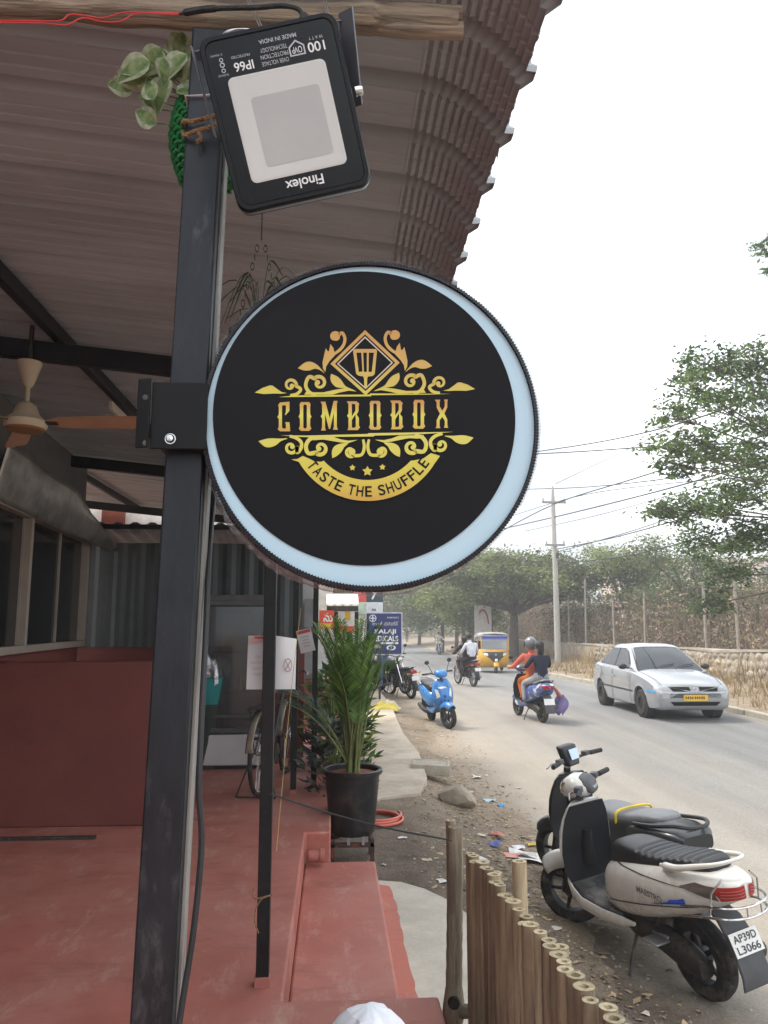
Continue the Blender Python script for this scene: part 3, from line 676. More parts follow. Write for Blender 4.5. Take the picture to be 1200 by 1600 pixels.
# diamond frame and turner
def dia(r): return [(585,250-r*.97),(585+r*1.02,248),(588,250+r*.95),(585-r*1.02,254)]
fill2d([dia(172), dia(150)], Z3, 'logo_diamond', g_top, sign).location.y = LY
fill2d([dia(139), dia(131)], Z3, 'logo_diamond_inner', M('cream_print', (.55,.47,.36), .5), sign).location.y = LY
fill2d([[(524,185),(534,179),(640,179),(646,186),(634,306),(622,316),(600,318),(596,330),(595,372),(586,374),(581,368),(580,330),(576,318),(552,314),(540,304)],
        [(541,197),(566,197),(572,293),(553,295)],[(576,197),(594,197),(594,295),(579,295)],[(604,197),(630,197),(619,295),(603,295)]], Z3, 'logo_turner', g_top, sign).location.y = LY
up.build('logo_ornament', g_top, sign, smooth=0)
lo = MB()
mb_poly(lo, [z2(255,68), z2(520,70), z2(1230,52), z2(1230,80), z2(800,84), z2(560,88), z2(460,84)])
mb_poly(lo, [(600,606),(1035,599),(930,607),(800,614),(600,619)])
mb_poly(lo, [z2(25,128), z2(130,100), z2(240,102), z2(330,100), z2(260,128), z2(210,170), z2(150,192), z2(90,185)], MX+5, 3)
curl(lo, z2(365,195), 62*.486, 40*.486, -.2, .95, [z2(350,76), z2(420,96), z2(470,140), z2(470,200), z2(430,250)], MX+5, 1)
curl(lo, z2(672,205), 82*.486*.8, 46*.486, 2.4, -.92, [z2(640,86), z2(560,110), z2(520,180), z2(545,255)], MX+5, 1)
mb_poly(lo, [z2(540,84), z2(800,82), z2(880,110), z2(960,124), z2(1058,116), z2(960,150), z2(880,142), z2(700,112), z2(600,120)], MX+5)
mb_poly(lo, [z2(795,305), z2(790,240), z2(815,185), z2(880,155), z2(960,152), z2(920,190), z2(890,240), z2(840,285)], MX+5, 3)
curl(lo, z2(985,240), 52*.486, 36*.486, .9, .85, [z2(1115,112), z2(1128,190), z2(1100,270)], MX+5, 1, 18)
for (cx, cy, r) in ((521,781,17),(597,799,27),(673,778,17)):
    mb_poly(lo, [(cx+(r if i % 2 == 0 else r*.52)*math.sin(i*math.pi/5), cy-(r if i % 2 == 0 else r*.52)*math.cos(i*math.pi/5)) for i in range(10)])
# ribbon arc
AC, RI, RW = (596,548), 296, 402
arc = []
for t in np.linspace(.0,1,50):
    a = R(152-123*t) ; arc.append((AC[0]+RW*math.cos(a), AC[1]+RW*math.sin(a)))
inn = [(965,722),(918,708),(880,735),(830,745)] + [(AC[0]+RI*math.cos(R(40+100*t)), AC[1]+RI*math.sin(R(40+100*t))) for t in np.linspace(.02,.98,36)] + [(362,752),(330,750),(300,735),(270,722),(242,738),(212,740)]
arc = [p for p in arc if p[1] > 745]
fill2d([arc+inn], Z3, 'logo_ribbon', g_low, sign).location.y = -.0012
lo.build('logo_ornament', g_low, sign, smooth=0)
# letters
def oct_(x0, y0, x1, y1, c): return [(x0+c,y0),(x1-c,y0),(x1,y0+c),(x1,y1-c),(x1-c,y1),(x0+c,y1),(x0,y1-c),(x0,y0+c)]
def L_O(x, y, w=62, h=146):
    e = 10; return [[(x+e,y),(x+w-e,y),(x+w-3,y+e+2),(x+w-5,y+24),(x+w-5,y+h/2-12),(x+w+2,y+h/2),(x+w-5,y+h/2+12),(x+w-5,y+h-24),(x+w+1,y+h-e-2),(x+w-e,y+h),(x+e,y+h),(x-1,y+h-e-2),(x+5,y+h-24),(x+5,y+h/2+12),(x-2,y+h/2),(x+5,y+h/2-12),(x+5,y+24),(x+3,y+e+2)],
                    oct_(x+22,y+12,x+w-22,y+h-12,6)]
def L_C(x, y, w=64, h=146):
    return [[(x+e_[0], y+e_[1]) for e_ in ((12,0),(60,-4),(60,42),(40,64),(37,62),(42,46),(42,14),(24,14),(22,22),(22,124),(26,132),(42,132),(42,112),(38,100),(60,100),(64,146),(12,146),(0,136),(6,122),(6,84),(-2,73),(6,62),(6,24),(2,14))]]
def L_M(x, y): return [[(x+e_[0], y+e_[1]) for e_ in ((-4,0),(20,0),(42,84),(62,-4),(82,-4),(78,12),(78,128),(84,142),(58,142),(63,128),(63,56),(44,138),(38,138),(18,60),(18,130),(22,146),(-2,146),(3,130),(4,86),(-4,74),(4,62),(3,14))]]
def L_B(x, y): return [[(x+e_[0], y+e_[1]) for e_ in ((-4,0),(46,0),(60,12),(56,26),(56,50),(46,68),(58,84),(58,122),(64,132),(52,146),(0,146),(5,132),(5,84),(-3,73),(5,62),(5,14))],
                       [(x+e_[0], y+e_[1]) for e_ in ((22,13),(36,13),(40,20),(40,48),(22,78))], [(x+e_[0], y+e_[1]) for e_ in ((40,66),(42,80),(42,128),(36,134),(22,134),(22,96))]]
def L_X(x, y): return [[(x+e_[0], y+e_[1]) for e_ in ((-6,0),(22,0),(18,10),(18,34),(32,56),(44,34),(44,10),(40,-1),(60,-1),(57,12),(57,38),(42,70),(57,100),(57,130),(62,142),(40,142),(44,130),(44,106),(31,86),(18,106),(18,132),(22,144),(-2,144),(3,132),(3,104),(20,70),(3,40),(3,14))]]
for i, (fn, x, y) in enumerate(((L_C,142,450),(L_O,250,448),(L_M,364,446),(L_B,496,444),(L_O,605,442),(L_B,716,440),(L_O,827,437),(L_X,945,436))):
    fill2d(fn(x, y), Z3, 'logo_letter', g_let, sign).location.y = LY
MIDR = 354
def arctext(s, a0, a1, h):
    wts = [.55 if c == ' ' else (.95 if c != 'I' else .5) for c in s]; cum = np.cumsum([0]+wts); tot = cum[-1]
    for i, ch in enumerate(s):
        if ch == ' ': continue
        a = R(a0+(a1-a0)*((cum[i]+cum[i+1])/2/tot)); p = (AC[0]+MIDR*math.cos(a), AC[1]+MIDR*math.sin(a)); q = Z3(p)
        text(ch, 'ribbon_letter', vinyl, sign, (q[0], -.0024, q[1]), w=h*.62*kk/3.243, h=h*kk/3.243, rot=(math.pi/2-a), bold=.012)
arctext('TASTE THE SHUFFLE', 145, 33, 54)

# ------------------------------------------------------------------ floodlight (mounted upside down)
fc = P(447, 176, 1.2)
fl_rot = (Matrix.Rotation(-YAW,4,'Z') @ Matrix.Rotation(R(-13.5),4,'Y') @ Matrix.Rotation(R(17),4,'X'))
flood = thing('floodlight', 'black LED floodlight hung upside down on the thick post', 'floodlight', fc, rot=fl_rot.to_euler())
FW, FH = .236, .284
def rrect(w, h, r, n=6):
    out = []
    for cx, cz, s0 in ((w/2-r,h/2-r,0),(-w/2+r,h/2-r,90),(-w/2+r,-h/2+r,180),(w/2-r,-h/2+r,270)):
        for i in range(n+1): a = R(s0+90*i/n); out.append((cx+r*math.cos(a), cz+r*math.sin(a)))
    return out
fl_black = M('floodlight_black', (.007,.008,.011), .4, var=.2, scale=20, spec=.3)
mb = MB(); o_ = rrect(FW,FH,.022); i_ = rrect(FW-.016,FH-.016,.018)
mb.loft([[(x*.9,.045,z*.9) for x,z in o_],[(x,.036,z) for x,z in o_],[(x,.004,z) for x,z in o_],[(x*.985,0,z*.985) for x,z in o_],[(x,.0,z) for x,z in i_],[(x,.003,z) for x,z in i_]], caps=True)
mb.build('housing', fl_black, flood, smooth=40)
mb = MB(); mb.loft([[(x*1.004,.012,z*1.004) for x,z in o_],[(x*1.006,.024,z*1.006) for x,z in o_],[(x*1.0,.030,z*1.0) for x,z in o_]], caps=False); mb.build('side_rim', M('floodlight_grey', (.25,.26,.28), .4, .5), flood)
mb = MB(); mb.prism(rrect(FW-.02,FH-.02,.016), lambda p: (p[0],.0015,p[1]), lambda p: (p[0],.004,p[1])); mb.build('glass_plate', M('black_glass', (.005,.006,.008), .25, var=.05, spec=.3), flood)
LW, LH, LZ = .168, .172, -.014
# reflector: stepped pale tray behind the window
tray = M('reflector_white', (.56,.56,.54), .5, var=.05); chip = M('led_panel', (.42,.42,.41), .6, var=.06)
def rr2(w, h, r): return rrect(w, h, r, 5)
mb = MB(); s0, s1, s2 = rr2(LW,LH,.01), rr2(LW*.96,LH*.96,.009), rr2(LW*.70,LH*.66,.006)
mb.loft([[(x,.0008,z+LZ) for x,z in s0],[(x,.0004,z+LZ) for x,z in s1]], caps=False, m=0)
mb.build('lens_border', tray, flood)
mb = MB(); mb.loft([[(x,.0006,z+LZ) for x,z in s1],[(x+.006,.0012,z+LZ-.008) for x,z in s2]], caps=False); mb.build('reflector', tray, flood, smooth=0)
mb = MB(); mb.prism(s2, lambda p: (p[0]+.006,.0008,p[1]+LZ-.008), lambda p: (p[0]+.006,.002,p[1]+LZ-.008)); mb.build('led_panel', chip, flood)
U = math.pi
def ft(s, x, z, w_, h_, m_=grey_print, b_=0): text(s, 'lettering', m_, flood, (x,.0006,z), w=w_, h=h_, rot=U, bold=b_)
ft('Finolex', .004, -.1155, .066, .0165, white_print, .015)
ft('100', .075, .092, .029, .0155, white_print, .012); ft('W A T T', .077, .106, .024, .005)
ft('OVER VOLTAGE', .002, .082, .046, .0068); ft('PROTECTION', .003, .0925, .047, .0068); ft('TECHNOLOGY', .004, .103, .046, .0068); ft('MADE IN INDIA', .014, .1165, .064, .0066, grey_print, .012)
ft('IP66', -.051, .086, .033, .0145, white_print, .012); ft('PROTECTED', -.053, .102, .032, .004)
fill2d([[(-.0135,-.011),(-.0135,.004),(0,.014),(.0135,.004),(.0135,-.011)],[(-.0110,-.0088),(-.0110,.0028),(0,.011),(.0110,.0028),(.0110,-.0088)]], lambda p: (p[0]+.042, p[1]+.095), 'badge', grey_print, flood).location.y = .0006
ft('OVP', .042, .093, .017, .010, white_print)
for dx in (0,):
    for k, (zx, r) in enumerate(((.094,.0042),(.085,.0036),(.102,.0034))):
        b = MB(); b.lathe([(r*.6,0),(r,0)], 14, caps=False, T=Matrix.Translation((-.086,.0006,zx)) @ Matrix.Rotation(R(90),4,'X')); b.build('symbol', grey_print, flood)
ft('SURGE', -.088, .078, .018, .003); ft('5 YEARS', -.092, .1105, .020, .003)
# yoke
mb = MB(); mb.box((FW/2+.014,.045,.078), (.003,.042,.15), rot=(R(12),0,R(32))); mb.box((.0,.062,.143), (FW+.026,.035,.003)); mb.box((-FW/2-.012,.045,.075), (.003,.035,.14), rot=(R(12),0,0)); mb.build('yoke', M('yoke_grey', (.18,.19,.21), .4, .6), flood, bevel=.001)
b = MB(); b.lathe([(.0001,.007),(.008,.005),(.009,0),(.009,-.008)], 12, T=Matrix.Translation((FW/2+.016,.03,.02)) @ Matrix.Rotation(R(90),4,'Y')); b.build('yoke_bolt', chrome, flood)
# ------------------------------------------------------------------ wooden pole overhead, cable, wires
wood = M('weathered_wood', (.30,.235,.17), .85, var=.4, scale=6, stretch=(.5,9,9), dirt=(.10,.075,.055), dscale=5, dlo=.45, dhi=.65, bump=.5, bscale=14)
wl = thing('wooden_pole', 'weathered grey timber pole lying across the top above the floodlight', 'pole', (0,0,0))
A_, B_ = P(-120, 6, 1.42), P(714, 36, 1.42)
mb = MB(); pts = []; rr = []; N = 60
for i in range(N+1):
    t_ = i/N; p = A_.lerp(B_, t_); p.z += .004*math.sin(t_*9); pts.append(p); rr.append(.028-.003*t_+.0022*math.sin(t_*41)+.002*math.sin(t_*17+1)+(.005*math.exp(-((t_-.83)/.015)**2)))
mb.tube(pts, rr, 14); mb.build('timber', wood, wl, smooth=50)
for (dx, dz, ry, r_) in ((-.004,.014,0,.017),(0,-.012,.01,.020)):
    b = MB(); b.tube([B_+Vector((-.30,ry,dz)), B_+Vector((-.1,ry-.006,dz*1.25)), B_+Vector((.012+dx,ry-.006,dz*1.2))], [.008,r_,r_*.9], 9); b.build('split_end', wood, wl, smooth=40)
red_w = M('red_wire', (.55,.05,.045), .4, var=.1)
def wire(pix, r, name, mat, label, cat='wire', n=8, k=7, grp=None):
    b = MB(); b.tube(smoothpath([P(*q) for q in pix], k), r, n); return tag(b.build(name, mat), label, cat, grp)
rw = thing('red_wire_pair', 'pair of red wires coming in from the side to the black cable', 'wires', (0,0,0))
for off in (0, 1):
    b = MB(); b.tube(smoothpath([P(-30,31+off*4,1.30), P(60,33+off*3,1.3), P(95,32+off*7,1.3), P(108,23+off*15,1.3), P(130,24+off*4,1.3), P(160,28+off*6,1.3), P(190,20+off*13,1.3), P(215,19+off*2,1.3), P(280,21+off*2,1.3), P(306,19+off,1.3)], 6), .0014, 7); b.build('red_wire', red_w, rw)
blk = thing('taped_cable', 'black taped cable joint running into the top of the floodlight', 'cable', (0,0,0))
b = MB(); b.tube(smoothpath([P(280,22,1.3), P(310,16,1.29), P(345,13,1.28), P(400,12,1.26), P(440,9,1.25), P(465,14,1.24), P(474,26,1.23)], 8), [.0025]*3+[.0062]*12+[.0045]*20+[.004]*14, 10); b.build('sleeve', M('tape_black', (.015,.015,.016), .5, bump=.3, bscale=120), blk)
b = MB(); q = P(475,28,1.22); b.lathe([(.006,-.008),(.008,-.006),(.008,.004),(.005,.008)], 8, T=Matrix.Translation(q)); b.build('gland', black_plastic, blk)
tin = M('tie_wire', (.55,.55,.56), .35, .8)
for pix, lab in (([(383,-10,1.33),(392,14,1.30),(404,38,1.24),(408,48,1.23)], 'bright tie wire looped over the timber above the floodlight'), ([(508,-8,1.33),(506,6,1.30),(510,20,1.25)], 'second bright tie wire over the timber by the cable gland'), ([(343,62,1.26),(352,50,1.25),(370,45,1.25),(395,46,1.24)], 'thin wire bent behind the top of the floodlight')):
    t = thing('tie_wire', lab, 'wire', (0,0,0))
    for s in (0, 4):
        b = MB(); b.tube(smoothpath([P(x+s,y,d) for x,y,d in pix],6), .0011, 6); b.build('strand', tin, t)
# zip tie and coir rope on the post
pz = lambda y_: P(300, y_, PD).z
def loop(z, hw, y0, y1, tilt=0): return [(a0.x-hw, y0, z), (a0.x+hw, y0, z+tilt), (a0.x+hw, y1, z+tilt), (a0.x-hw, y1, z)]
xa, xb = P(291,150,PD-.003), P(352,146,PD-.003)
b = MB(); b.tube([xa+Vector((-.002,.03,0)), xa+Vector((-.002,0,0)), (xa+xb)/2+Vector((0,0,-.001)), xb], [.0025]*4, 6, sq=(1,.5)); tag(b.build('cable_tie', M('white_tie', (.75,.76,.78), .4)), 'white cable tie round the top of the thick post', 'cable tie')
rope_m = M('coir_rope', (.30,.17,.08), .95, var=.4, scale=80, bump=.8, bscale=150)
rp_ = thing('coir_rope', 'brown coir rope knotted round the thick post below the cable tie', 'rope', (0,0,0))
for pix in ([(287,198,1.36),(286,190,1.345),(300,190,1.34),(315,186,1.34),(342,180,1.32)], [(286,205,1.36),(288,212,1.345),(305,205,1.335),(325,199,1.33),(345,190,1.32)], [(310,207,1.335),(314,216,1.332),(308,222,1.332)]):
    pts = smoothpath([P(*q) for q in pix], 10)
    for s in (0, 1):
        b = MB(); b.tube([p+Vector((0,math.cos(i*1.1+s*3.14)*.0016,math.sin(i*1.1+s*3.14)*.0022)) for i, p in enumerate(pts)], .003, 6); b.build('strand', rope_m, rp_)
# power cable hanging beside the post
b = MB(); b.tube(smoothpath([P(346,700,1.50), P(335,770,1.46), P(327,860,1.42), P(321,1000,1.38), P(315,1120,1.36), P(311,1230,1.35), P(315,1320,1.35), P(303,1450,1.34), P(286,1560,1.33), P(272,1650,1.32)], 8), .0052, 10)
tag(b.build('power_cable', black_plastic), 'black power cable hanging down beside the thick post', 'cable')
b = MB(); b.tube(smoothpath([P(424,1241,3.1), P(500,1266,3.15), P(600,1293,3.15), P(706,1313,3.12)], 6), .0035, 6); tag(b.build('thin_rope', M('dark_rope', (.035,.04,.04), .9)), 'thin dark rope strung from the black post to the bamboo fence', 'rope')
b = MB(); b.tube(smoothpath([P(470,950,3.3), P(455,1080,3.25), P(440,1240,3.2), P(432,1330,3.12)], 5), .0012, 5); tag(b.build('yellow_string', M('yellow_string', (.45,.33,.10), .8)), 'fine yellow string slanting behind the nearest thin post', 'string')
b = MB(); q = [(397,1388,3.07),(398,1404,3.05),(426,1398,3.05),(410,1404,3.04),(400,1420,3.04),(398,1440,3.04),(404,1458,3.04)]
b.tube(smoothpath([P(*k_) for k_ in q],5), .003, 6); tag(b.build('twine', rope_m), 'loose twine tied round the nearest thin post near the floor', 'twine')
# ------------------------------------------------------------------ ceiling fan
fz = P(40, 660, 4.25)
fan = thing('ceiling_fan', 'cream and tan three-blade ceiling fan under the black beam', 'ceiling fan', fz)
cream = M('fan_cream', (.50,.42,.30), .45, var=.08); tan_b = M('fan_blade_tan', (.42,.25,.15), .45, var=.1)
b = MB(); b.lathe([(.001,-.045),(.085,-.045),(.105,-.035),(.115,-.015),(.115,.005),(.10,.02),(.07,.045),(.055,.09),(.035,.11),(.012,.12)], 28); b.build('motor', cream, fan)
b = MB(); b.lathe([(.0865,-.048),(.096,-.046),(.106,-.036)], 28); b.build('motor_ring', M('fan_ring', (.30,.16,.07), .4, .3), fan)
b = MB(); b.cyl((0,0,.11), (0,0,.46), .012, n=10); b.build('down_rod', cream, fan)
b = MB(); b.lathe([(.018,.20),(.03,.22),(.065,.33),(.068,.345),(.05,.345)], 24); b.build('canopy_cup', cream, fan)
b = MB(); b.cyl((0,0,.345), (0,0,.56), .014, n=8); b.build('hook_rod', dark_metal, fan)
for a in (R(-4), R(116), R(236)):
    bl = MB(); T_ = Matrix.Rotation(a,4,'Z') @ Matrix.Rotation(R(-16),4,'X')
    bl.loft([[(x,-w_,-.004),(x,w_,-.004),(x,w_,.001),(x,-w_,.001)] for x, w_ in ((.13,.03),(.2,.055),(.35,.062),(.55,.066),(.63,.062),(.65,.045))], T=T_)
    bl.box((.12,0,-.006), (.12,.03,.008), m=1, T=T_); bl.build('blade', [tan_b, dark_metal], fan, bevel=.001)

# ------------------------------------------------------------------ hanging pothos in a woven pot, spider plant behind the sign
hp = P(326, 208, 1.50)
pot = thing('hanging_pothos', 'variegated pothos in a green woven pot hung behind the thick post', 'plant', hp)
green_w = M('green_rope', (.012,.17,.045), .5, var=.3, scale=50)
b = MB(); b.lathe([(.001,-.115),(.045,-.115),(.056,-.09),(.070,-.03),(.066,.045),(.058,.07),(.052,.07),(.05,.06)], 24); b.build('pot', M('green_pot', (.01,.11,.03), .6), pot)
for k in range(14):
    z = -.11+k*.0133; r = .050+.026*math.sin((z+.12)/.21*math.pi); b = MB(); n_ = 72
    b.tube([((r+.0025*math.cos(i*math.pi/2+k*math.pi))*math.cos(2*math.pi*i/n_), (r+.0025*math.cos(i*math.pi/2+k*math.pi))*math.sin(2*math.pi*i/n_), z+.004*math.sin(i*math.pi/2+k*math.pi)) for i in range(n_)], .0042, 6, closed=True); b.build('weave_band', green_w, pot)
def leaf2(L_, W_, fold=.25, droop=.35, n_=8):
    b = MB(); rows = []
    for i in range(n_+1):
        t_ = i/n_; w_ = W_*(math.sin(math.pi*min(1,t_**.75))**.8)*(1-.25*t_)+.0006; x = L_*t_; z = -droop*L_*t_*t_
        rows.append([(x,-w_,z+fold*w_),(x,-w_*.55,z+fold*w_*.4),(x,0,z),(x,w_*.55,z+fold*w_*.4),(x,w_,z+fold*w_)])
    for i in range(n_):
        for j in range(4):
            b.add([rows[i][j],rows[i][j+1],rows[i+1][j+1],rows[i+1][j]], [(0,1,2,3)], 1 if j in (0,3) else 0)
    return b
poth = leafmat('pothos_green', (.13,.26,.07), .25, .15, .4, 40, c2=(.34,.42,.18)); poth_w = leafmat('pothos_cream', (.32,.40,.22), .25, .1, .35, 50, c2=(.52,.55,.38))
lm = leaf2(.075,.028).mesh('leaf', [poth, poth_w], 60)
spots = [(-66,-120,.07,25),(-88,-78,.06,-10),(-58,-60,.05,-60),(-55,-22,.055,-30),(-40,-95,.065,70),(-28,-130,.075,55),(-20,-152,.07,85),(-6,-110,.06,20),(-12,-88,.06,120),(-45,-125,.05,100),(-25,-70,.05,200),(20,-120,.07,60),(10,-95,.06,-20),(-33,-108,.05,-40),(-70,-95,.06,10),(-48,-140,.065,60),(-80,-100,.05,-20),(-15,-165,.06,80),(-38,-75,.06,-50),(-62,-45,.055,-70),(-8,-130,.07,40),(-30,-145,.06,110)]
for (dx, dy, L_, an) in spots:
    q = P(300+dx, 215+dy, 1.46+random.uniform(-.03,.03))-hp
    o = obj('leaf', lm, pot); o.scale = (L_/.066,)*3; o.location = q; o.rotation_euler = (R(random.uniform(40,110)), R(random.uniform(-30,30)), R(random.uniform(-40,40))); o.rotation_euler = (Matrix.Rotation(R(180-an),3,'Y') @ Matrix.Rotation(R(random.uniform(50,120)),3,'X')).to_euler()
    b = MB(); b.tube(smoothpath([(0,0,.05),(q.x*.4,q.y*.3,.05+(q.z-.05)*.6),q],4), .0014, 5); b.build('stem', poth, pot)
q = P(392, 318, 1.52)-hp
b = MB(); b.prism([(-.03,-.02),(.02,-.02),(.022,.05),(-.03,.05)], lambda p: (p[0]+.07,-.01,p[1]-.10), lambda p: (p[0]+.07,.01,p[1]-.10)); b.build('pot_hanger', green_w, pot)
sp_c = P(405, 520, 2.1)
spd = thing('hanging_spider_plant', 'dim grassy spider plant hanging in the shade behind the round sign', 'plant', sp_c)
dimg = leafmat('spider_leaf', (.05,.075,.03), .3, .3, .3, 10)
for i in range(26):
    a = random.uniform(0, 6.28); l = random.uniform(.12,.24); up = random.uniform(.03,.20)
    b = MB(); pts = smoothpath([(0,0,-.02),(math.cos(a)*l*.35,math.sin(a)*l*.35,up),(math.cos(a)*l,math.sin(a)*l,up*random.uniform(-.4,.9))],6)
    b.tube(pts, [.006-.0052*j/(len(pts)-1) for j in range(len(pts))], 4, sq=(1,.25)); b.build('leaf', dimg, spd)
b = MB(); b.lathe([(.001,-.14),(.06,-.14),(.08,-.01),(.086,0),(.07,0)], 18); b.build('pot', black_plastic, spd)
for s in (-1, 1):
    b = MB()
    for i in range(9): b.lathe([(.004,-.001),(.006,0),(.004,.001)], 8, T=Matrix.Translation((s*.06*(1-i/10),0,.03+i*.028)) @ Matrix.Rotation(R(90),4,'X') @ Matrix.Rotation(R(90*(i % 2)),4,'Y') @ Matrix.Diagonal((1,2.2,1,1)), closed=True)
    b.build('chain', dark_metal, spd)
b = MB(); b.cyl((0,0,.28),(0,0,1.0),.002,n=5); b.build('hanger_wire', dark_metal, spd)

# ------------------------------------------------------------------ display cooler, bin, bicycle, notices
cl = G(372, 1184, FZ); CY = 8.05
fr_ = thing('display_cooler', 'tall glass display cooler with white base panel by the cabin wall', 'cooler', (-1.06,CY+.35,FZ))
MB().box((0,0,.19), (.80,.60,.30)).build('base', M('cooler_white', (.62,.60,.60), .4, var=.06), fr_, bevel=.01)
MB().box((0,.02,.02), (.76,.54,.04)).build('plinth', black_plastic, fr_)
mb = MB()
for x in (-.38,.38): mb.box((x,-.27,1.0), (.045,.05,1.3))
mb.box((0,-.27,1.67), (.80,.05,.06)); mb.box((0,-.27,.38), (.80,.05,.05)); mb.box((0,-.27,.52), (.72,.04,.03)); mb.build('frame', M('cooler_grey', (.10,.10,.10), .5), fr_, bevel=.004)
MB().box((0,0,1.72), (.80,.60,.06)).build('top', M('cooler_grey', (.10,.10,.10)), fr_, bevel=.004)
for x in (-.395,.395): MB().box((x,.02,1.0), (.012,.52,1.3)).build('side_glass', glassmat('cooler_glass', (.10,.10,.10), .55, .05), fr_)
MB().box((0,.29,1.0), (.78,.02,1.3)).build('back', M('cooler_back', (.16,.15,.14), .7), fr_)
MB().box((0,-.262,1.0), (.715,.008,1.26)).build('door_glass', MATS['cooler_glass'], fr_)
for z in (.75,1.15): MB().box((0,.02,z), (.76,.5,.015)).build('shelf', dark_metal, fr_)
MB().box((.02,.1,1.36), (.30,.02,.40)).build('poster', M('tan_poster', (.42,.34,.22), .7, var=.2), fr_)
for (x, z, c, s_) in ((-.26,.86,(.2,.3,.1),.05),(-.1,.86,(.5,.1,.06),.05),(.1,.86,(.5,.4,.1),.05),(.26,1.27,(.35,.12,.05),.05),(-.25,1.27,(.1,.2,.3),.05)):
    b = MB(); b.lathe([(.001,-.1),(s_*.7,-.1),(s_*.7,.02),(s_*.3,.07),(s_*.3,.1)], 10, T=Matrix.Translation((x,.0,z))); o = b.build('bottle', M('bottle_%d' % int(x*100+300), c, .3)); o.location = fr_.location; tag(o, {-26:'green bottle on the lower shelf of the glass cooler',-10:'red bottle on the lower shelf of the glass cooler',10:'yellow bottle on the lower shelf of the glass cooler',26:'brown bottle on the upper shelf of the glass cooler',-25:'blue bottle on the upper shelf of the glass cooler'}[round(x*100)], 'bottle', 'bottles in the cooler')
bn = G(316, 1203, FZ)
bin_ = thing('waste_bin', 'dark green bin with teal tub and silver liner behind the thick post', 'bin', (bn.x,bn.y+.15,FZ))
b = MB(); b.lathe([(.001,0),(.16,0),(.18,.62),(.19,.64),(.17,.64)], 20); b.build('body', M('bin_green', (.035,.05,.04), .6), bin_)
b = MB(); b.lathe([(.15,.60),(.18,.62),(.215,.90),(.225,.91),(.20,.90)], 22); b.build('tub', M('teal_plastic', (.02,.20,.20), .4), bin_)
b = MB()
def liner(u, v):
    a = u*2*math.pi; r = .19+.03*math.sin(a*5+v*4)+.02*math.sin(a*11); h = .86+.27*math.sin(v*2.2)+.03*math.sin(a*7)
    return (r*(1-.75*v*v)*math.cos(a), r*(1-.75*v*v)*math.sin(a), h)
b.grid(liner, 40, 8); b.build('liner', M('silver_liner', (.45,.45,.46), .25, .6, bump=.8, bscale=25), bin_, smooth=25)
def wheel_mesh(r, tw, spokes, hub, tyre=rubber, n=40):
    """wheel round the y axis, as two meshes"""
    t_ = MB(); Ty = Matrix.Rotation(R(90),4,'X')
    prof_ = [(r-tw*.9,-tw*.45),(r-tw*.35,-tw*.5),(r-tw*.1,-tw*.33),(r,0),(r-tw*.1,tw*.33),(r-tw*.35,tw*.5),(r-tw*.9,tw*.45)]
    t_.lathe(prof_, n, T=Ty, closed=True)
    return t_
bk = G(405, 1243, FZ); bk2 = G(446, 1209, FZ)
bic = thing('bicycle', 'old dark bicycle parked behind the white notice on the terrace', 'bicycle', (bk.x,bk.y,FZ), math.atan2(bk2.y-bk.y, bk2.x-bk.x))
BL = 1.02
bf = M('bicycle_green', (.045,.055,.055), .5, .3, var=.3); mg = M('bicycle_mudguard', (.25,.21,.16), .5, .4, var=.4)
for x in (0, BL):
    b = wheel_mesh(.345,.035,36,.02); wh = b.build('wheel', rubber, bic); wh.location = (x,0,.345)
    b = MB(); b.lathe([(.312,-.012),(.318,-.012),(.318,.012),(.312,.012)], 40, T=Matrix.Rotation(R(90),4,'X'), closed=True); b.build('rim', chrome, wh)
    b = MB()
    for i in range(32):
        a = 2*math.pi*i/32; b.cyl((0,.02*(-1)**i,0), (.314*math.cos(a),0,.314*math.sin(a)), .0012, n=3, caps=False)
    b.lathe([(.018,-.03),(.018,.03)], 10, T=Matrix.Rotation(R(90),4,'X')); b.build('spokes', chrome, wh)
    b = MB(); a_, z_ = (R(20), R(170)) if x == 0 else (R(20), R(170)); 
    b.loft([[(x+.37*math.cos(a)*1.0, s*.03, .345+.37*math.sin(a)-abs(s)*.008) for s in (-1,-.5,0,.5,1)] for a in np.linspace(a_,z_,16)], closed=False, caps=False); b.build('mudguard', mg, bic, solid=.003)
b = MB()
for p0, p1, r_ in (((.36,0,.29),(.22,0,.86),.015),((.36,0,.29),(.80,0,.80),.016),((.24,0,.80),(.80,0,.86),.015),((.80,0,.76),(.80,0,.92),.018),((.36,0,.29),(0,.05,.345),.009),((.36,0,.29),(0,-.05,.345),.009),((.24,0,.78),(0,.05,.345),.008),((.24,0,.78),(0,-.05,.345),.008),((.82,.05,.74),(BL,.05,.345),.010),((.82,-.05,.74),(BL,-.05,.345),.010)): b.cyl(p0,p1,r_,n=8)
b.build('frame', bf, bic)
b = MB(); b.tube(smoothpath([(.66,-.27,.98),(.80,-.18,1.0),(.82,0,.98),(.80,.18,1.0),(.66,.27,.98)],5), .011, 8); b.cyl((.80,0,.9),(.82,0,.98),.012); b.build('handlebar', chrome, bic)
b = MB(); b.loft([[(x,w_*math.cos(a),z_+.03*math.sin(a)) for a in np.linspace(0,2*math.pi,10,endpoint=False)] for x, w_, z_ in ((.06,.09,.93),(.14,.10,.94),(.25,.05,.93),(.34,.02,.925))]); b.build('saddle', black_plastic, bic)
b = MB(); b.box((-.02,0,.74),(.36,.13,.012)); b.cyl((-.15,.06,.74),(0,.05,.345),.005); b.cyl((-.15,-.06,.74),(0,-.05,.345),.005); b.build('carrier', dark_metal, bic)
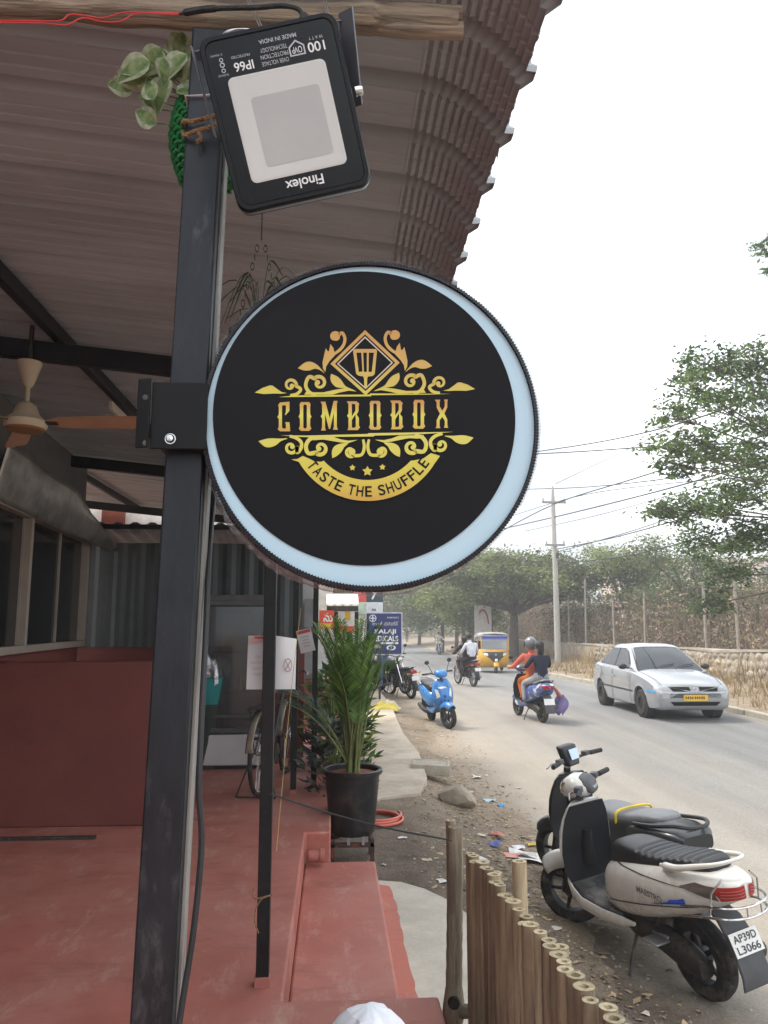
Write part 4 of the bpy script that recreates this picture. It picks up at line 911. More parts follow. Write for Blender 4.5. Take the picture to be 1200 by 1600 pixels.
b = MB(); b.lathe([(.02,-.004),(.09,-.004),(.09,.004),(.02,.004)],24,T=Matrix.Translation((.36,-.06,.29)) @ Matrix.Rotation(R(90),4,'X')); b.cyl((.36,-.08,.29),(.44,-.08,.16),.008); b.cyl((.36,.08,.29),(.28,.08,.42),.008); b.box((.44,-.12,.15),(.08,.08,.02)); b.box((.28,.12,.43),(.08,.08,.02)); b.build('crank', dark_metal, bic)
b = MB(); b.tube([(-.12,-.17,.01),(0,-.06,.345),(0,.06,.345),(-.12,.17,.01)], .007, 6); b.tube([(-.12,-.17,.01),(-.12,.17,.01)],.007,6); b.build('rear_stand', dark_metal, bic)
# notices tied to posts
paper = M('paper', (.70,.68,.68), .8, var=.04); pink = M('print_pink', (.66,.40,.38), .8, var=.05); redp = M('print_red', (.55,.09,.07), .7, var=.1); faint = M('print_faint', (.50,.46,.46), .8, var=.03)
nc = P(424, 1035, 3.44)
nt1 = thing('paper_notice', 'large white notice seen from behind, tied to the nearest thin post', 'notice', nc)
b = MB()
def nsheet(u, v): return ((u-.5)*.212, .0+.02*(u-.6)**2*4*(v)+ (.012*max(0,u-.7)*8*(v)), (v-.5)*.23-.012*max(0,u-.6)*v*3)
b.grid(nsheet, 14, 10); b.build('sheet', paper, nt1, smooth=60)
MB().box((-.040,-.0035,.098),(.11,.0006,.026)).build('header_band', pink, nt1)
MB().box((-.05,-.0042,.107),(.05,.0006,.010)).build('tape', redp, nt1)
text('NO', 'lettering', faint, nt1, (-.058,-.003,.025), h=.012, mirror=True); text('SMOKING', 'lettering', faint, nt1, (-.045,-.003,.0), w=.09, h=.012, mirror=True)
text('THIS', 'lettering', faint, nt1, (-.055,-.003,-.025), w=.05, h=.012, mirror=True); text('AREA', 'lettering', faint, nt1, (-.055,-.003,-.05), w=.045, h=.012, mirror=True)
b = MB(); b.lathe([(.021,0),(.0245,0)], 26, caps=False, T=Matrix.Translation((.072,-.006,-.012)) @ Matrix.Rotation(R(90),4,'X') @ Matrix.Diagonal((.75,1.2,1,1))); b.tube([(.059,-.0062,.012),(.085,-.0062,-.036)], .0018, 4); b.tube([(.085,-.0062,.008),(.061,-.0062,-.034)], .0018, 4); b.build('smoking_symbol', M('print_rose', (.45,.25,.26), .8), nt1)
nc = P(479, 1001, 6.9)
nt2 = thing('paper_notice', 'small tilted white notice with red header on the farther post', 'notice', nc, rot=(0,R(-14),R(-12)))
MB().box((0,-.03,0),(.135,.002,.20)).build('sheet', paper, nt2); MB().box((0,-.0325,.08),(.125,.001,.028)).build('header_band', redp, nt2)
for i in range(4): MB().box((.0,-.0325,.035-i*.027),(.07-.015*(i % 2),.001,.010)).build('text_line', faint, nt2)
b = MB(); z_ = P(480,985,6.75).z; xa, xb = pB.location, pC.location; beam((xa.x,xa.y,z_),(xb.x,xb.y,z_),.03,.05,'cross_rail','short black rail joining the two farther thin posts','rail')
# ------------------------------------------------------------------ potted palm on its stand
PX, PY = .165, 6.27
pal = thing('potted_palm', 'leafy areca palm in a big black pot beside the terrace', 'palm', (PX,PY,.30))
b = MB(); b.lathe([(.001,0),(.165,0),(.175,.02),(.215,.44),(.235,.445),(.238,.475),(.225,.48),(.205,.475),(.205,.44)], 36); b.build('pot', M('black_pot', (.014,.014,.015), .4, var=.3, scale=12, dirt=(.06,.05,.045), dscale=7), pal)
b = MB(); b.lathe([(.001,.455),(.10,.452),(.207,.44)], 24); b.build('soil', M('red_soil', (.20,.075,.04), .95, var=.35, scale=30, bump=1, bscale=60), pal)
palm_m = leafmat('palm_green', (.05,.135,.025), .35, .5, .35, 4, c2=(.15,.27,.05)); palm_b = leafmat('palm_blue', (.06,.13,.085), .2, .3, .3, 5); stem_m = M('palm_stem', (.14,.17,.05), .6, var=.4, scale=12, dirt=(.10,.06,.03), dscale=8)
def frond(az, L_, lean, droop, nl=26, ll=.22, mat=palm_m, z0=.45, base=(0,0)):
    fo = MB(); d = Vector((math.cos(az),math.sin(az),0)); side = Vector((-d.y,d.x,0)); pts = []
    N = 24; p = Vector((base[0],base[1],z0)); el = R(88)-lean
    for i in range(N+1):
        pts.append(p.copy()); t_ = i/N; e = el-droop*t_**2.2; p = p+(d*math.cos(e)+Vector((0,0,1))*math.sin(e))*(L_/N)
    fo.tube(pts, [.009*(1-.85*i/N)+.0012 for i in range(N+1)], 5, m=1)
    for k in range(nl):
        t_ = .42+.57*k/nl; f_ = t_*N; i = int(f_); q = pts[i].lerp(pts[min(i+1,N)], f_-i); tg = (pts[min(i+1,N)]-pts[max(i-1,0)]).normalized(); nrm = tg.cross(side).normalized()
        l = ll*(.55+.45*math.sin(math.pi*min(1,(k+3)/(nl+1))))*random.uniform(.85,1.1)
        for s in (-1,1):
            di = (tg*.75+side*s*.75-nrm*.28*(-1)+Vector((0,0,.12))).normalized(); w_ = (di.cross(nrm)).normalized()*.0062*random.uniform(.8,1.2)
            m1 = q+di*l*.5+Vector((0,0,-.01)); e_ = q+di*l+Vector((0,0,-.10*l*4*random.uniform(.3,.8)))
            fo.add([q, m1+w_, e_, m1-w_], [(0,1,2,3)])
    return fo.build('frond', [mat, stem_m], pal, smooth=0)
for i in range(30):
    az = random.uniform(0,6.28); frond(az, random.uniform(.8,1.26), R(random.uniform(0,9)), R(random.uniform(6,45)), 36, random.uniform(.13,.19), palm_m, .45, (random.uniform(-.05,.05),random.uniform(-.05,.05)))
for az, L_, le, dr in ((R(170),.92,R(24),R(70)),(R(195),.85,R(30),R(55)),(R(20),.95,R(9),R(50)),(R(250),.9,R(8),R(50)),(R(100),1.15,R(6),R(40))): frond(az, L_, le, dr, 28, .24, palm_b if le > R(20) else palm_m)
for i in range(9):
    b = MB(); a = random.uniform(0,6.28); r_ = random.uniform(.01,.06); b.tube([(r_*math.cos(a),r_*math.sin(a),.44),(r_*1.3*math.cos(a),r_*1.3*math.sin(a),.70)],[.014,.008],7); b.build('cane', stem_m, pal)
st = thing('pot_stand', 'low dark metal stand holding the big black palm pot', 'stand', (PX,PY,.1))
b = MB()
for x in (-.15,.15):
    for y in (-.15,.15): b.box((x,y,.095),(.03,.03,.19))
b.box((0,-.15,.145),(.33,.03,.03)); b.box((0,.15,.145),(.33,.03,.03)); b.box((-.15,0,.146),(.03,.33,.028)); b.box((.15,0,.146),(.03,.33,.028)); b.build('frame', M('stand_metal', (.06,.035,.03), .6, .3, dirt=(.25,.08,.055), dscale=10, dlo=.55, dhi=.7), st)
for x in (-.03,.08): MB().box((x,-.16,.175),(.022,.04,.05)).build('strap', M('strap_grey', (.25,.24,.23), .6), st)
# red outlet box and pipe at the end of the step
pi = thing('drain_pipe', 'red painted drain pipe elbow at the end of the terrace step', 'pipe', (-.10,5.60,.32))
b = MB(); b.lathe([(.035,-.05),(.035,.03),(.045,.03),(.045,.06),(.035,.06)],18,T=Matrix.Rotation(R(90),4,'Y')); b.build('pipe', red_floor, pi)
# shrubs in pots behind the palm
def shrub(name, label, loc, h, r, n, leaf, mat, potr=.16, poth_=.28, grp=None, upright=.5):
    t = thing(name, label, 'plant', loc, group=grp)
    b = MB(); b.lathe([(.001,0),(potr*.78,0),(potr,poth_),(potr*1.08,poth_+.01),(potr*.9,poth_)], 18); b.build('pot', MATS['black_pot'], t)
    b = MB()
    for i in range(7):
        a = random.uniform(0,6.28); rr = r*random.uniform(.3,.8); b.tube(smoothpath([(0,0,poth_-.02),(rr*.4*math.cos(a),rr*.4*math.sin(a),h*.5),(rr*math.cos(a),rr*math.sin(a),h*.9)],4), [.008]*8+[.004], 5)
    b.build('stems', stem_m, t)
    V, F = [], []
    for i in range(n):
        a = random.uniform(0,6.28); zz_ = poth_+ (h-poth_)*random.random()**.8; rr = r*math.sqrt(random.random())*(.5+.5*math.sin(math.pi*(zz_-poth_)/(h-poth_)*.9+.2))
        c = Vector((rr*math.cos(a),rr*math.sin(a),zz_)); d = Vector((math.cos(a+random.uniform(-.8,.8)),math.sin(a+random.uniform(-.8,.8)),random.uniform(-.3,1)*upright*2)).normalized(); s_ = d.cross(Vector((random.uniform(-1,1),random.uniform(-1,1),1))).normalized()
        l = leaf*random.uniform(.6,1.2); k = len(V); V += [c, c+d*l*.5+s_*l*.16, c+d*l, c+d*l*.5-s_*l*.16]; F.append((k,k+1,k+2,k+3))
    o = obj('foliage', fast_mesh('foliage', np.array([tuple(v) for v in V]), np.array(F), mat), t); tag(o, kind='stuff'); return t
sh_g = leafmat('shrub_green', (.05,.12,.03), .35, .45, .35, 5, c2=(.12,.20,.05)); sh_y = leafmat('shrub_yellow', (.14,.20,.04), .35, .4, .35, 5, c2=(.34,.36,.08)); sh_d = leafmat('shrub_dark', (.05,.055,.05), .35, .5, .2, 6)
GP = 'potted shrubs lined up behind the palm'
shrub('potted_shrub', 'dark purple-leaved shrub in a pot just behind the palm', (.0,7.0,.10), .95, .26, 260, .14, sh_d, grp=GP)
shrub('potted_shrub', 'bushy green shrub in a pot behind the palm, on the street side', (.20,7.3,.10), .95, .2, 420, .12, sh_g, grp=GP)
shrub('potted_shrub', 'yellow-green croton in a pot farther behind the palm', (.17,8.6,.12), 1.2, .26, 380, .20, sh_y, grp=GP)
shrub('potted_shrub', 'tall pale-leaved shrub in a pot nearest the shop pillar', (-.0,8.0,.12), 1.3, .26, 360, .15, sh_g, grp=GP)

# ------------------------------------------------------------------ bamboo fence
bam = [M('bamboo_a', (.40,.32,.20), .55, var=.35, scale=5, stretch=(6,6,.6), dirt=(.19,.125,.08), dscale=3, dlo=.4, dhi=.7, objrand=.4),
       M('bamboo_b', (.32,.235,.145), .6, var=.35, scale=5, stretch=(6,6,.6), dirt=(.14,.09,.06), dscale=3, dlo=.4, dhi=.7, objrand=.4)]
cut = M('bamboo_cut', (.46,.375,.23), .75, var=.35, scale=40, bump=.3, objrand=.25)
def cane(r, h, mat, hole=.55):
    b = MB(); prof_ = []; z = 0; nodes = [h*f for f in (.12,.38,.63,.86)]
    zs = sorted(set([0,h]+[q+d for q in nodes for d in (-.012,-.004,0,.004,.012)]))
    for z in zs:
        k = min(abs(z-q) for q in nodes); prof_.append((r*(1.05 if k < .001 else (1.02 if k < .006 else 1)), z))
    b.lathe(prof_[:-1]+[(r,h)], 14); 
    c = MB(); rr = [(r*1.002, r*hole*(1+.05*math.sin(2*math.pi*i/14+r*900))) for i in range(14)]
    ov = [(a*math.cos(2*math.pi*i/14), a*math.sin(2*math.pi*i/14), h+.001) for i, (a,_) in enumerate(rr)]; iv = [(e*math.cos(2*math.pi*i/14), e*math.sin(2*math.pi*i/14), h+.001) for i, (_,e) in enumerate(rr)]; dv = [(p[0],p[1],h-.03) for p in iv]
    b2 = MB(); b2.loft([ov,iv], caps=False); b2.loft([iv,dv], caps=False); b2.add(dv,[tuple(range(14))])
    mm = MB(); mm.lathe(prof_[:-1]+[(r,h)], 14); mm.f = mm.f[:-1]; mm.m = mm.m[:-1]
    mm.add(ov+iv, [(i,(i+1)%14,14+(i+1)%14,14+i) for i in range(14)], 1); mm.add(iv+dv, [(i,(i+1)%14,14+(i+1)%14,14+i) for i in range(14)], 1); mm.add(dv,[tuple(range(14))],1)
    return mm.mesh('bamboo_cane', [mat, cut], 40)
fence = thing('bamboo_fence', 'low fence of upright cut bamboo canes with a taller end post', 'fence', (.56,3.1,.08)); F0, F1 = G(737,1333,.965), G(958,1597,.965)
variants = [cane(.021+.0025*i, 1.0, bam[i % 2], .42+.05*(i % 3)) for i in range(4)]
y = F0.y; k = 0
while y > F1.y-.35:
    r_ = .021+.0025*(k % 4); t_ = (F0.y-y)/(F0.y-F1.y); x = F0.x+(F1.x-F0.x)*t_+random.uniform(-.005,.005)
    o = obj('bamboo_cane', variants[k % 4], fence); hh = random.uniform(.872,.897)
    if k in (12, 13): hh = .88+.0*k
    o.scale = (1,1,hh); o.location = (x-.56, y-3.1, 0); o.rotation_euler = (random.uniform(-.015,.015), random.uniform(-.02,.02), random.uniform(0,6.28))
    if k == 10:
        o2 = obj('bamboo_cane', variants[2], fence); o2.scale = (1,1,1.0); o2.location = (x+.045-.56, y-3.1, 0); o2.rotation_euler = (0,0,1)
    if k in (4,17):
        o2 = obj('bamboo_cane', variants[(k+1) % 4], fence); o2.scale = (1,1,hh-.02); o2.location = (x+.05-.56, y-3.1, 0); o2.rotation_euler = (0,.01,2)
    y -= 2*r_*1.06; k += 1
for z in (.25,.62):
    b = MB(); b.tube([(F0.x-.56+.04,F0.y-3.1,z),(F1.x-.56+.05,F1.y-3.1-.3,z)], .016, 8); b.build('cross_rail', bam[1], fence)
pm = M('weathered_post', (.27,.225,.155), .75, var=.4, scale=6, stretch=(5,5,.5), dirt=(.10,.075,.055), dscale=3.5, dlo=.42, dhi=.62, bump=.25, bscale=12)
ep = P(712, 1292, F0.y+.08)
b = MB(); H_ = ep.z-.08; pts = []; rr = []
for i in range(40):
    t_ = i/39; z = H_*t_; pts.append((ep.x-.56-.012*(1-t_)*2, ep.y-3.1, z)); rr.append(.036-.004*t_+.012*math.exp(-((z-.26)/.05)**2)+.0012*math.sin(i*2.1))
b.tube(pts, rr, 16); b.build('end_post', pm, fence, smooth=50)
b = MB(); b.tube([(ep.x-.575,ep.y-3.1,.25),(ep.x-.53,ep.y-3.14,.265),(ep.x-.49,ep.y-3.17,.28)], [.03,.027,.024], 12); b.build('cut_branch', [pm], fence, smooth=50)
b = MB(); b.lathe([(.001,.003),(.024,.002),(.026,-.004)],14,T=Matrix.Translation((ep.x-.489,ep.y-3.1705,.281)) @ Vector((.7,-.55,.25)).to_track_quat('Z','Y').to_matrix().to_4x4()); b.build('branch_cut', cut, fence)
b = MB(); b.lathe([(.001,-.003),(.014,.0),(.022,.004),(.026,-.006)],12,T=Matrix.Translation((ep.x-.585,ep.y-3.144,.30)) @ Matrix.Rotation(R(75),4,'X') @ Matrix.Rotation(R(-20),4,'Y')); b.build('knot', M('knot_dark', (.03,.022,.018), .9), fence)
o = obj('bamboo_cane', variants[0], fence); o.scale = (1,1,ep.z-.08+.012); o.location = (ep.x-.56-.012,ep.y-3.1+.06,0)
for pp in ((958,1592,2.0),(985,1640,2.0)):
    q = P(*pp); o = obj('bamboo_cane', variants[2], fence); o.scale = (1,1,q.z-.08); o.location = (q.x-.56,q.y-3.1,0)

# ------------------------------------------------------------------ things on the ground
q = GZ(672, 1219)
stone_c = M('block_concrete', (.36,.325,.26), .9, var=.2, scale=6, bump=.4, bscale=30)
b = MB(); b.loft([[(x*sx,y*sy,z) for x, y in ((-.24,-.16),(.24,-.17),(.235,.17),(-.245,.16))] for sx, sy, z in ((.97,.97,-.03),(1,1,.0),(1,1,.085),(.985,.98,.1),(.86,.82,.1),(.85,.81,.088))]); o = b.build('concrete_block', stone_c, loc=(q.x+.02,q.y+.1,.075), bevel=.006); o.rotation_euler = (R(3),R(2),R(-8)); tag(o, 'flat square concrete slab lying on the dirt shoulder', 'slab')
def rock(name, sx, sy, sz, seed, mat):
    bm = bmesh.new(); bmesh.ops.create_icosphere(bm, subdivisions=3, radius=1); r_ = random.Random(seed); dirs = [Vector((r_.uniform(-1,1),r_.uniform(-1,1),r_.uniform(-1,1))).normalized() for _ in range(14)]; ds = [r_.uniform(.62,.9) for _ in dirs]
    for v in bm.verts:
        for d, e in zip(dirs, ds):
            k_ = v.co.dot(d)
            if k_ > e: v.co -= d*(k_-e)*.9
        v.co = Vector((v.co.x*sx, v.co.y*sy, v.co.z*sz))
    me = bpy.data.meshes.new(name); bm.to_mesh(me); bm.free(); me.materials.append(mat); me.polygons.foreach_set('use_smooth',[True]*len(me.polygons)); me.set_sharp_from_angle(angle=R(28)); return me
q = GZ(720, 1262); o = obj('boulder', rock('boulder', .235,.17,.14, 5, M('rock_tan', (.33,.28,.215), .9, var=.25, scale=5, bump=.5, bscale=14))); o.location = (q.x,q.y+.12,q.z+.085); o.rotation_euler = (R(6),R(12),R(-28)); tag(o, 'tan boulder lying on the dirt beside the concrete slab', 'rock')
q = GZ(597, 1284); b = MB(); pts = []
for i in range(110):
    a = i/110*2*math.pi*3.1; r_ = .225+.012*math.sin(a*.7)+.02*math.sin(a/3.1); pts.append((q.x-.05+r_*math.cos(a)*1.0+.012*math.sin(a*.33), q.y+r_*math.sin(a)*1.05, q.z+.014+.019*(i/110*3.1 % 3.1)*.9))
b.tube(pts, .0125, 9); tag(b.build('hose', M('hose_salmon', (.62,.145,.10), .4, var=.1), smooth=60), 'coil of salmon pink hose on the dirt beside the palm pot', 'hose')
q = GZ(601, 1112); sack = thing('yellow_sack', 'crumpled yellow sack lying on the pavement edge', 'sack', (q.x,q.y+.15,q.z))
b = MB(); b.grid(lambda u, v: ((u-.5)*.62*(1-.25*abs(v-.5)), (v-.5)*.45, .02+.15*math.sin(math.pi*u)**.6*math.sin(math.pi*v)**.6+.03*math.sin(u*14+v*5)*math.sin(math.pi*u)*math.sin(math.pi*v)+.02*math.sin(v*17)), 24, 18); b.build('cloth', M('sack_yellow', (.62,.50,.09), .7, var=.25, scale=8), sack, smooth=60)
b = MB(); b.grid(lambda u, v: (.12+(u-.5)*.5, .22+(v-.5)*.3, .04+.17*math.sin(math.pi*u)*math.sin(math.pi*v)+.02*math.sin(u*19)), 16, 10); b.build('pale_side', M('sack_cream', (.60,.53,.36), .8, var=.2), sack, smooth=60)
bag = thing('white_bag', 'top of a crumpled white plastic bag on the terrace floor', 'bag', (0,0,0)); q = P(578, 1610, 2.15)
b = MB()
def bagf(u, v):
    a = u*2*math.pi; r_ = .15*math.sqrt(max(0,1-v**2.6)); r_ *= 1+.10*math.sin(a*4+v*3)+.06*math.sin(a*9-v*6)
    return (q.x+r_*math.cos(a)*.85, q.y+r_*math.sin(a)*.8, q.z-.22+.285*v+.02*math.sin(a*3)*(1-v))
b.grid(bagf, 40, 14); b.build('plastic', M('white_plastic', (.78,.79,.82), .4, var=.05, bump=.3, bscale=20), bag, smooth=22)
# litter: the bigger pieces one by one, the crumbs as stuff
def scrap(px, py, size, color, label, grp=None, name='litter_scrap', h=.02, seed=0):
    p = GZ(px, py); r_ = random.Random(seed+px); z = p.z; b = MB()
    b.grid(lambda u, v: ((u-.5)*size*1.35*(1+.3*math.sin(v*5+px)), (v-.5)*size*1.1*(1+.3*math.sin(u*4+py)), .004+h*(math.sin(u*4+px)*math.sin(v*5+py)*.6+.6)), 5, 5)
    o = b.build(name, M('litter_%02d%02d%02d' % tuple(int(c*99) for c in color), color, .7, var=.12), loc=(p.x,p.y,z), smooth=0); o.rotation_euler = (0,0,r_.uniform(0,6.28)); return tag(o, label, 'litter', grp)
scrap(776,1308,.10,(.62,.25,.20),'pink paper cup scrap among the litter beside the bamboo fence', h=.05)
scrap(773,1322,.09,(.08,.12,.35),'blue and white packet beside the pink cup scrap', h=.03)
scrap(799,1338,.13,(.60,.28,.22),'crumpled pink wrapper lying below the pink cup scrap')
scrap(815,1340,.16,(.75,.72,.68),'biggest crumpled white paper by the front wheel of the white scooter', h=.05)
scrap(842,1346,.22,(.72,.70,.66),'long torn white paper reaching towards the white scooter', h=.03)
scrap(810,1326,.09,(.70,.70,.70),'white paper ball between the pink scraps')
scrap(833,1321,.10,(.55,.38,.05),'yellow wrapper among the dry leaves by the white scooter')
scrap(764,1252,.10,(.35,.55,.65),'pale blue plastic scrap beside the boulder')
scrap(781,1260,.08,(.05,.30,.60),'bright blue plastic scrap farther from the boulder')
scrap(753,1347,.10,(.66,.64,.62),'white plastic scrap right behind the bamboo tops')
scrap(755,1307,.06,(.55,.48,.38),'cream shred lying left of the pink cup scrap')
scrap(884,1490,.035,(.70,.72,.78),'small white paper square on the dirt by the scooter stand')
scrap(690,1378,.06,(.70,.66,.60),'white splinter on the dirt just beyond the concrete apron',h=.01)
scrap(745,1215,.12,(.66,.62,.54),'pale crumpled paper beside the concrete slab')
for i, (px, py, lab) in enumerate(((640,1240,'pale scrap on the dark dirt between the hose and the slab'),(628,1310,'pale scrap on the dirt just below the hose coil'),(600,1352,'pale chip against the far edge of the painted strip'),(668,1345,'pale scrap on bare dirt midway from hose to bamboo post'),(735,1238,'crumb of litter touching the top of the boulder'),(760,1212,'pale scrap on the road edge up from the boulder'),(700,1195,'scrap of paper lying on the far side of the slab'),(690,1150,'pale scrap on the pavement edge beyond the slab'),(706,1112,'pale scrap beside the front wheel of the blue scooter'),(810,1232,'lone pale chip out on the dusty road'),(870,1452,'small scrap beside the front tyre of the white scooter'),(900,1522,'scrap on the dirt between bamboo tops and scooter stand'),(1010,1585,'scrap on the dirt below the scooter side stand'),(665,1085,'pale scrap by the yellow sack and parked motorcycle'),(770,1380,'pale chip close behind the bamboo tops'),(820,1400,'scrap between the tall bamboo cane and the front tyre'))):
    scrap(px, py, random.uniform(.03,.065), random.choice([(.62,.58,.5),(.5,.42,.3),(.68,.66,.62)]), lab, 'small scraps of litter', h=.008, seed=i)
N = 3400; V = []; F = []; cols = []
for i in range(N):
    if i < 2500:
        t_ = random.random(); yy = 3+9*t_**1.1; xx = 1.55+random.gauss(0,.28)-.25*(random.random() < .25)*random.random()*3
        if random.random() < .3: xx = random.uniform(.7,1.7)
    else: yy = random.uniform(6,22); xx = random.uniform(.9,2.3)
    z = max(float(zground(xx,yy)),float(zroad(yy)) if xx > 1.5 else -9)+.004; s_ = random.uniform(.006,.024)*(1 if i < 1700 else 1.4)*(1.6 if random.random() < .15 else 1); a = random.uniform(0,6.28); k = len(V); t3 = random.uniform(-.4,.4)
    V += [(xx+s_*math.cos(a),yy+s_*math.sin(a),z+s_*max(0,t3)),(xx+s_*.5*math.cos(a+1.6),yy+s_*.5*math.sin(a+1.6),z+.004),(xx-s_*math.cos(a),yy-s_*math.sin(a),z+s_*max(0,-t3)),(xx+s_*.5*math.cos(a-1.6),yy+s_*.5*math.sin(a-1.6),z+.006)]; F.append((k,k+1,k+2,k+3))
o = obj('leaf_litter', fast_mesh('leaf_litter', np.array(V), np.array(F), M('dry_leaves', (.30,.22,.13), .85, var=.4, scale=9, island=.7))); tag(o, 'dry leaves and crumbs of rubbish strewn along the road edge', 'litter', kind='stuff')
N = 1500; V = []; F = []
for i in range(N):
    yy = random.uniform(3,16); xx = random.uniform(.6,2.4); z = max(float(zground(xx,yy)),float(zroad(yy)) if xx > 1.5 else -9); s_ = random.uniform(.004,.014)
    k = len(V); V += [(xx+s_,yy,z),(xx,yy+s_,z),(xx-s_,yy,z),(xx,yy-s_,z),(xx,yy,z+s_*.9)]; F += [(k,k+1,k+4,k+4),(k+1,k+2,k+4,k+4),(k+2,k+3,k+4,k+4),(k+3,k,k+4,k+4)]
F3 = np.array(F)[:,:3]
o = obj('gravel', fast_mesh('gravel', np.array(V), F3, M('gravel_grey', (.28,.25,.21), .9, var=.3, island=.5))); tag(o, 'small stones and grit on the dirt shoulder', 'gravel', kind='stuff')
# ------------------------------------------------------------------ two-wheelers
TY = Matrix.Rotation(R(90),4,'X')
def sup(x, zc, hw, hh, e=2.6, n=24, yo=0):
    out = []
    for i in range(n):
        a = 2*math.pi*i/n; c, s_ = math.cos(a), math.sin(a)
        out.append((x, yo+hw*math.copysign(abs(c)**(2/e), c), zc+hh*math.copysign(abs(s_)**(2/e), s_)))
    return out
def interp_secs(keys, k=5):
    """keys (x, zlo, zhi, hw): smooth in between"""
    P4 = [Vector((a,b2,c,d)) for a,b2,c,d in keys]; out = []
    def cm(p0,p1,p2,p3,t): return .5*((2*p1)+(p2-p0)*t+(2*p0-5*p1+4*p2-p3)*t*t+(3*p1-p0-3*p2+p3)*t**3)
    for i in range(len(P4)-1):
        for j in range(k): out.append(cm(P4[max(i-1,0)],P4[i],P4[i+1],P4[min(i+2,len(P4)-1)],j/k))
    return out+[P4[-1]]
def body_loft(keys, e=2.6, n=24, k=5):
    return MB().loft([sup(q[0],(q[1]+q[2])/2,max(q[3],.004),max((q[2]-q[1])/2,.004),e,n) for q in interp_secs(keys,k)])
def moto_wheel(parent, x, r, tw, rim_m, z=None, spokes=5, wire_=False, label=None):
    wq = wheel_mesh(r, tw, 0, 0, n=40).build('wheel', rubber, parent); wq.location = (x,0,r if z is None else z)
    b = MB(); b.lathe([(r-tw*.95,-tw*.33),(r-tw*.8,-tw*.42),(r-tw*.8,tw*.42),(r-tw*.95,tw*.33)], 32, T=TY, closed=True)
    if wire_:
        for i in range(28):
            a = 2*math.pi*i/28; b.cyl((0,.03*(-1)**i,0),((r-tw)*math.cos(a),0,(r-tw)*math.sin(a)),.0022,n=3,caps=False)
        b.lathe([(.045,-.05),(.05,-.03),(.05,.03),(.045,.05)],14,T=TY)
    else:
        for i in range(spokes):
            a = 2*math.pi*i/spokes; d = Vector((math.cos(a),0,math.sin(a))); b.tube([d*.03, d*(r-tw*.9)], [.022,.014], 6, sq=(1,.8))
        b.lathe([(.04,-.045),(.05,-.03),(.05,.03),(.04,.045)],16,T=TY)
    b.build('rim', rim_m, wq); return wq
def number_plate(parent, T, lines, w=.2, h=.10, m=None, tm=None):
    p = MB().box((0,0,0),(w,.004,h),T=T).build('number_plate', m or plate_white, parent)
    for i, l in enumerate(lines): text(l, 'lettering', tm or dark_print, p, (0,-.004,h*(.22-.46*i) if len(lines) > 1 else 0), w=w*.82, h=h*.33 if len(lines) > 1 else h*.6, T=T, bold=.015)
    return p
def mirror(parent, x, y, z, s, mat=black_plastic):
    b = MB(); b.tube(smoothpath([(x,y,z),(x-.01,y+s*.05,z+.10),(x-.02,y+s*.09,z+.17)],4),.006,6); b.ball((x-.02,y+s*.10,z+.21),(.022,.055,.04)); b.build('mirror', mat, parent)

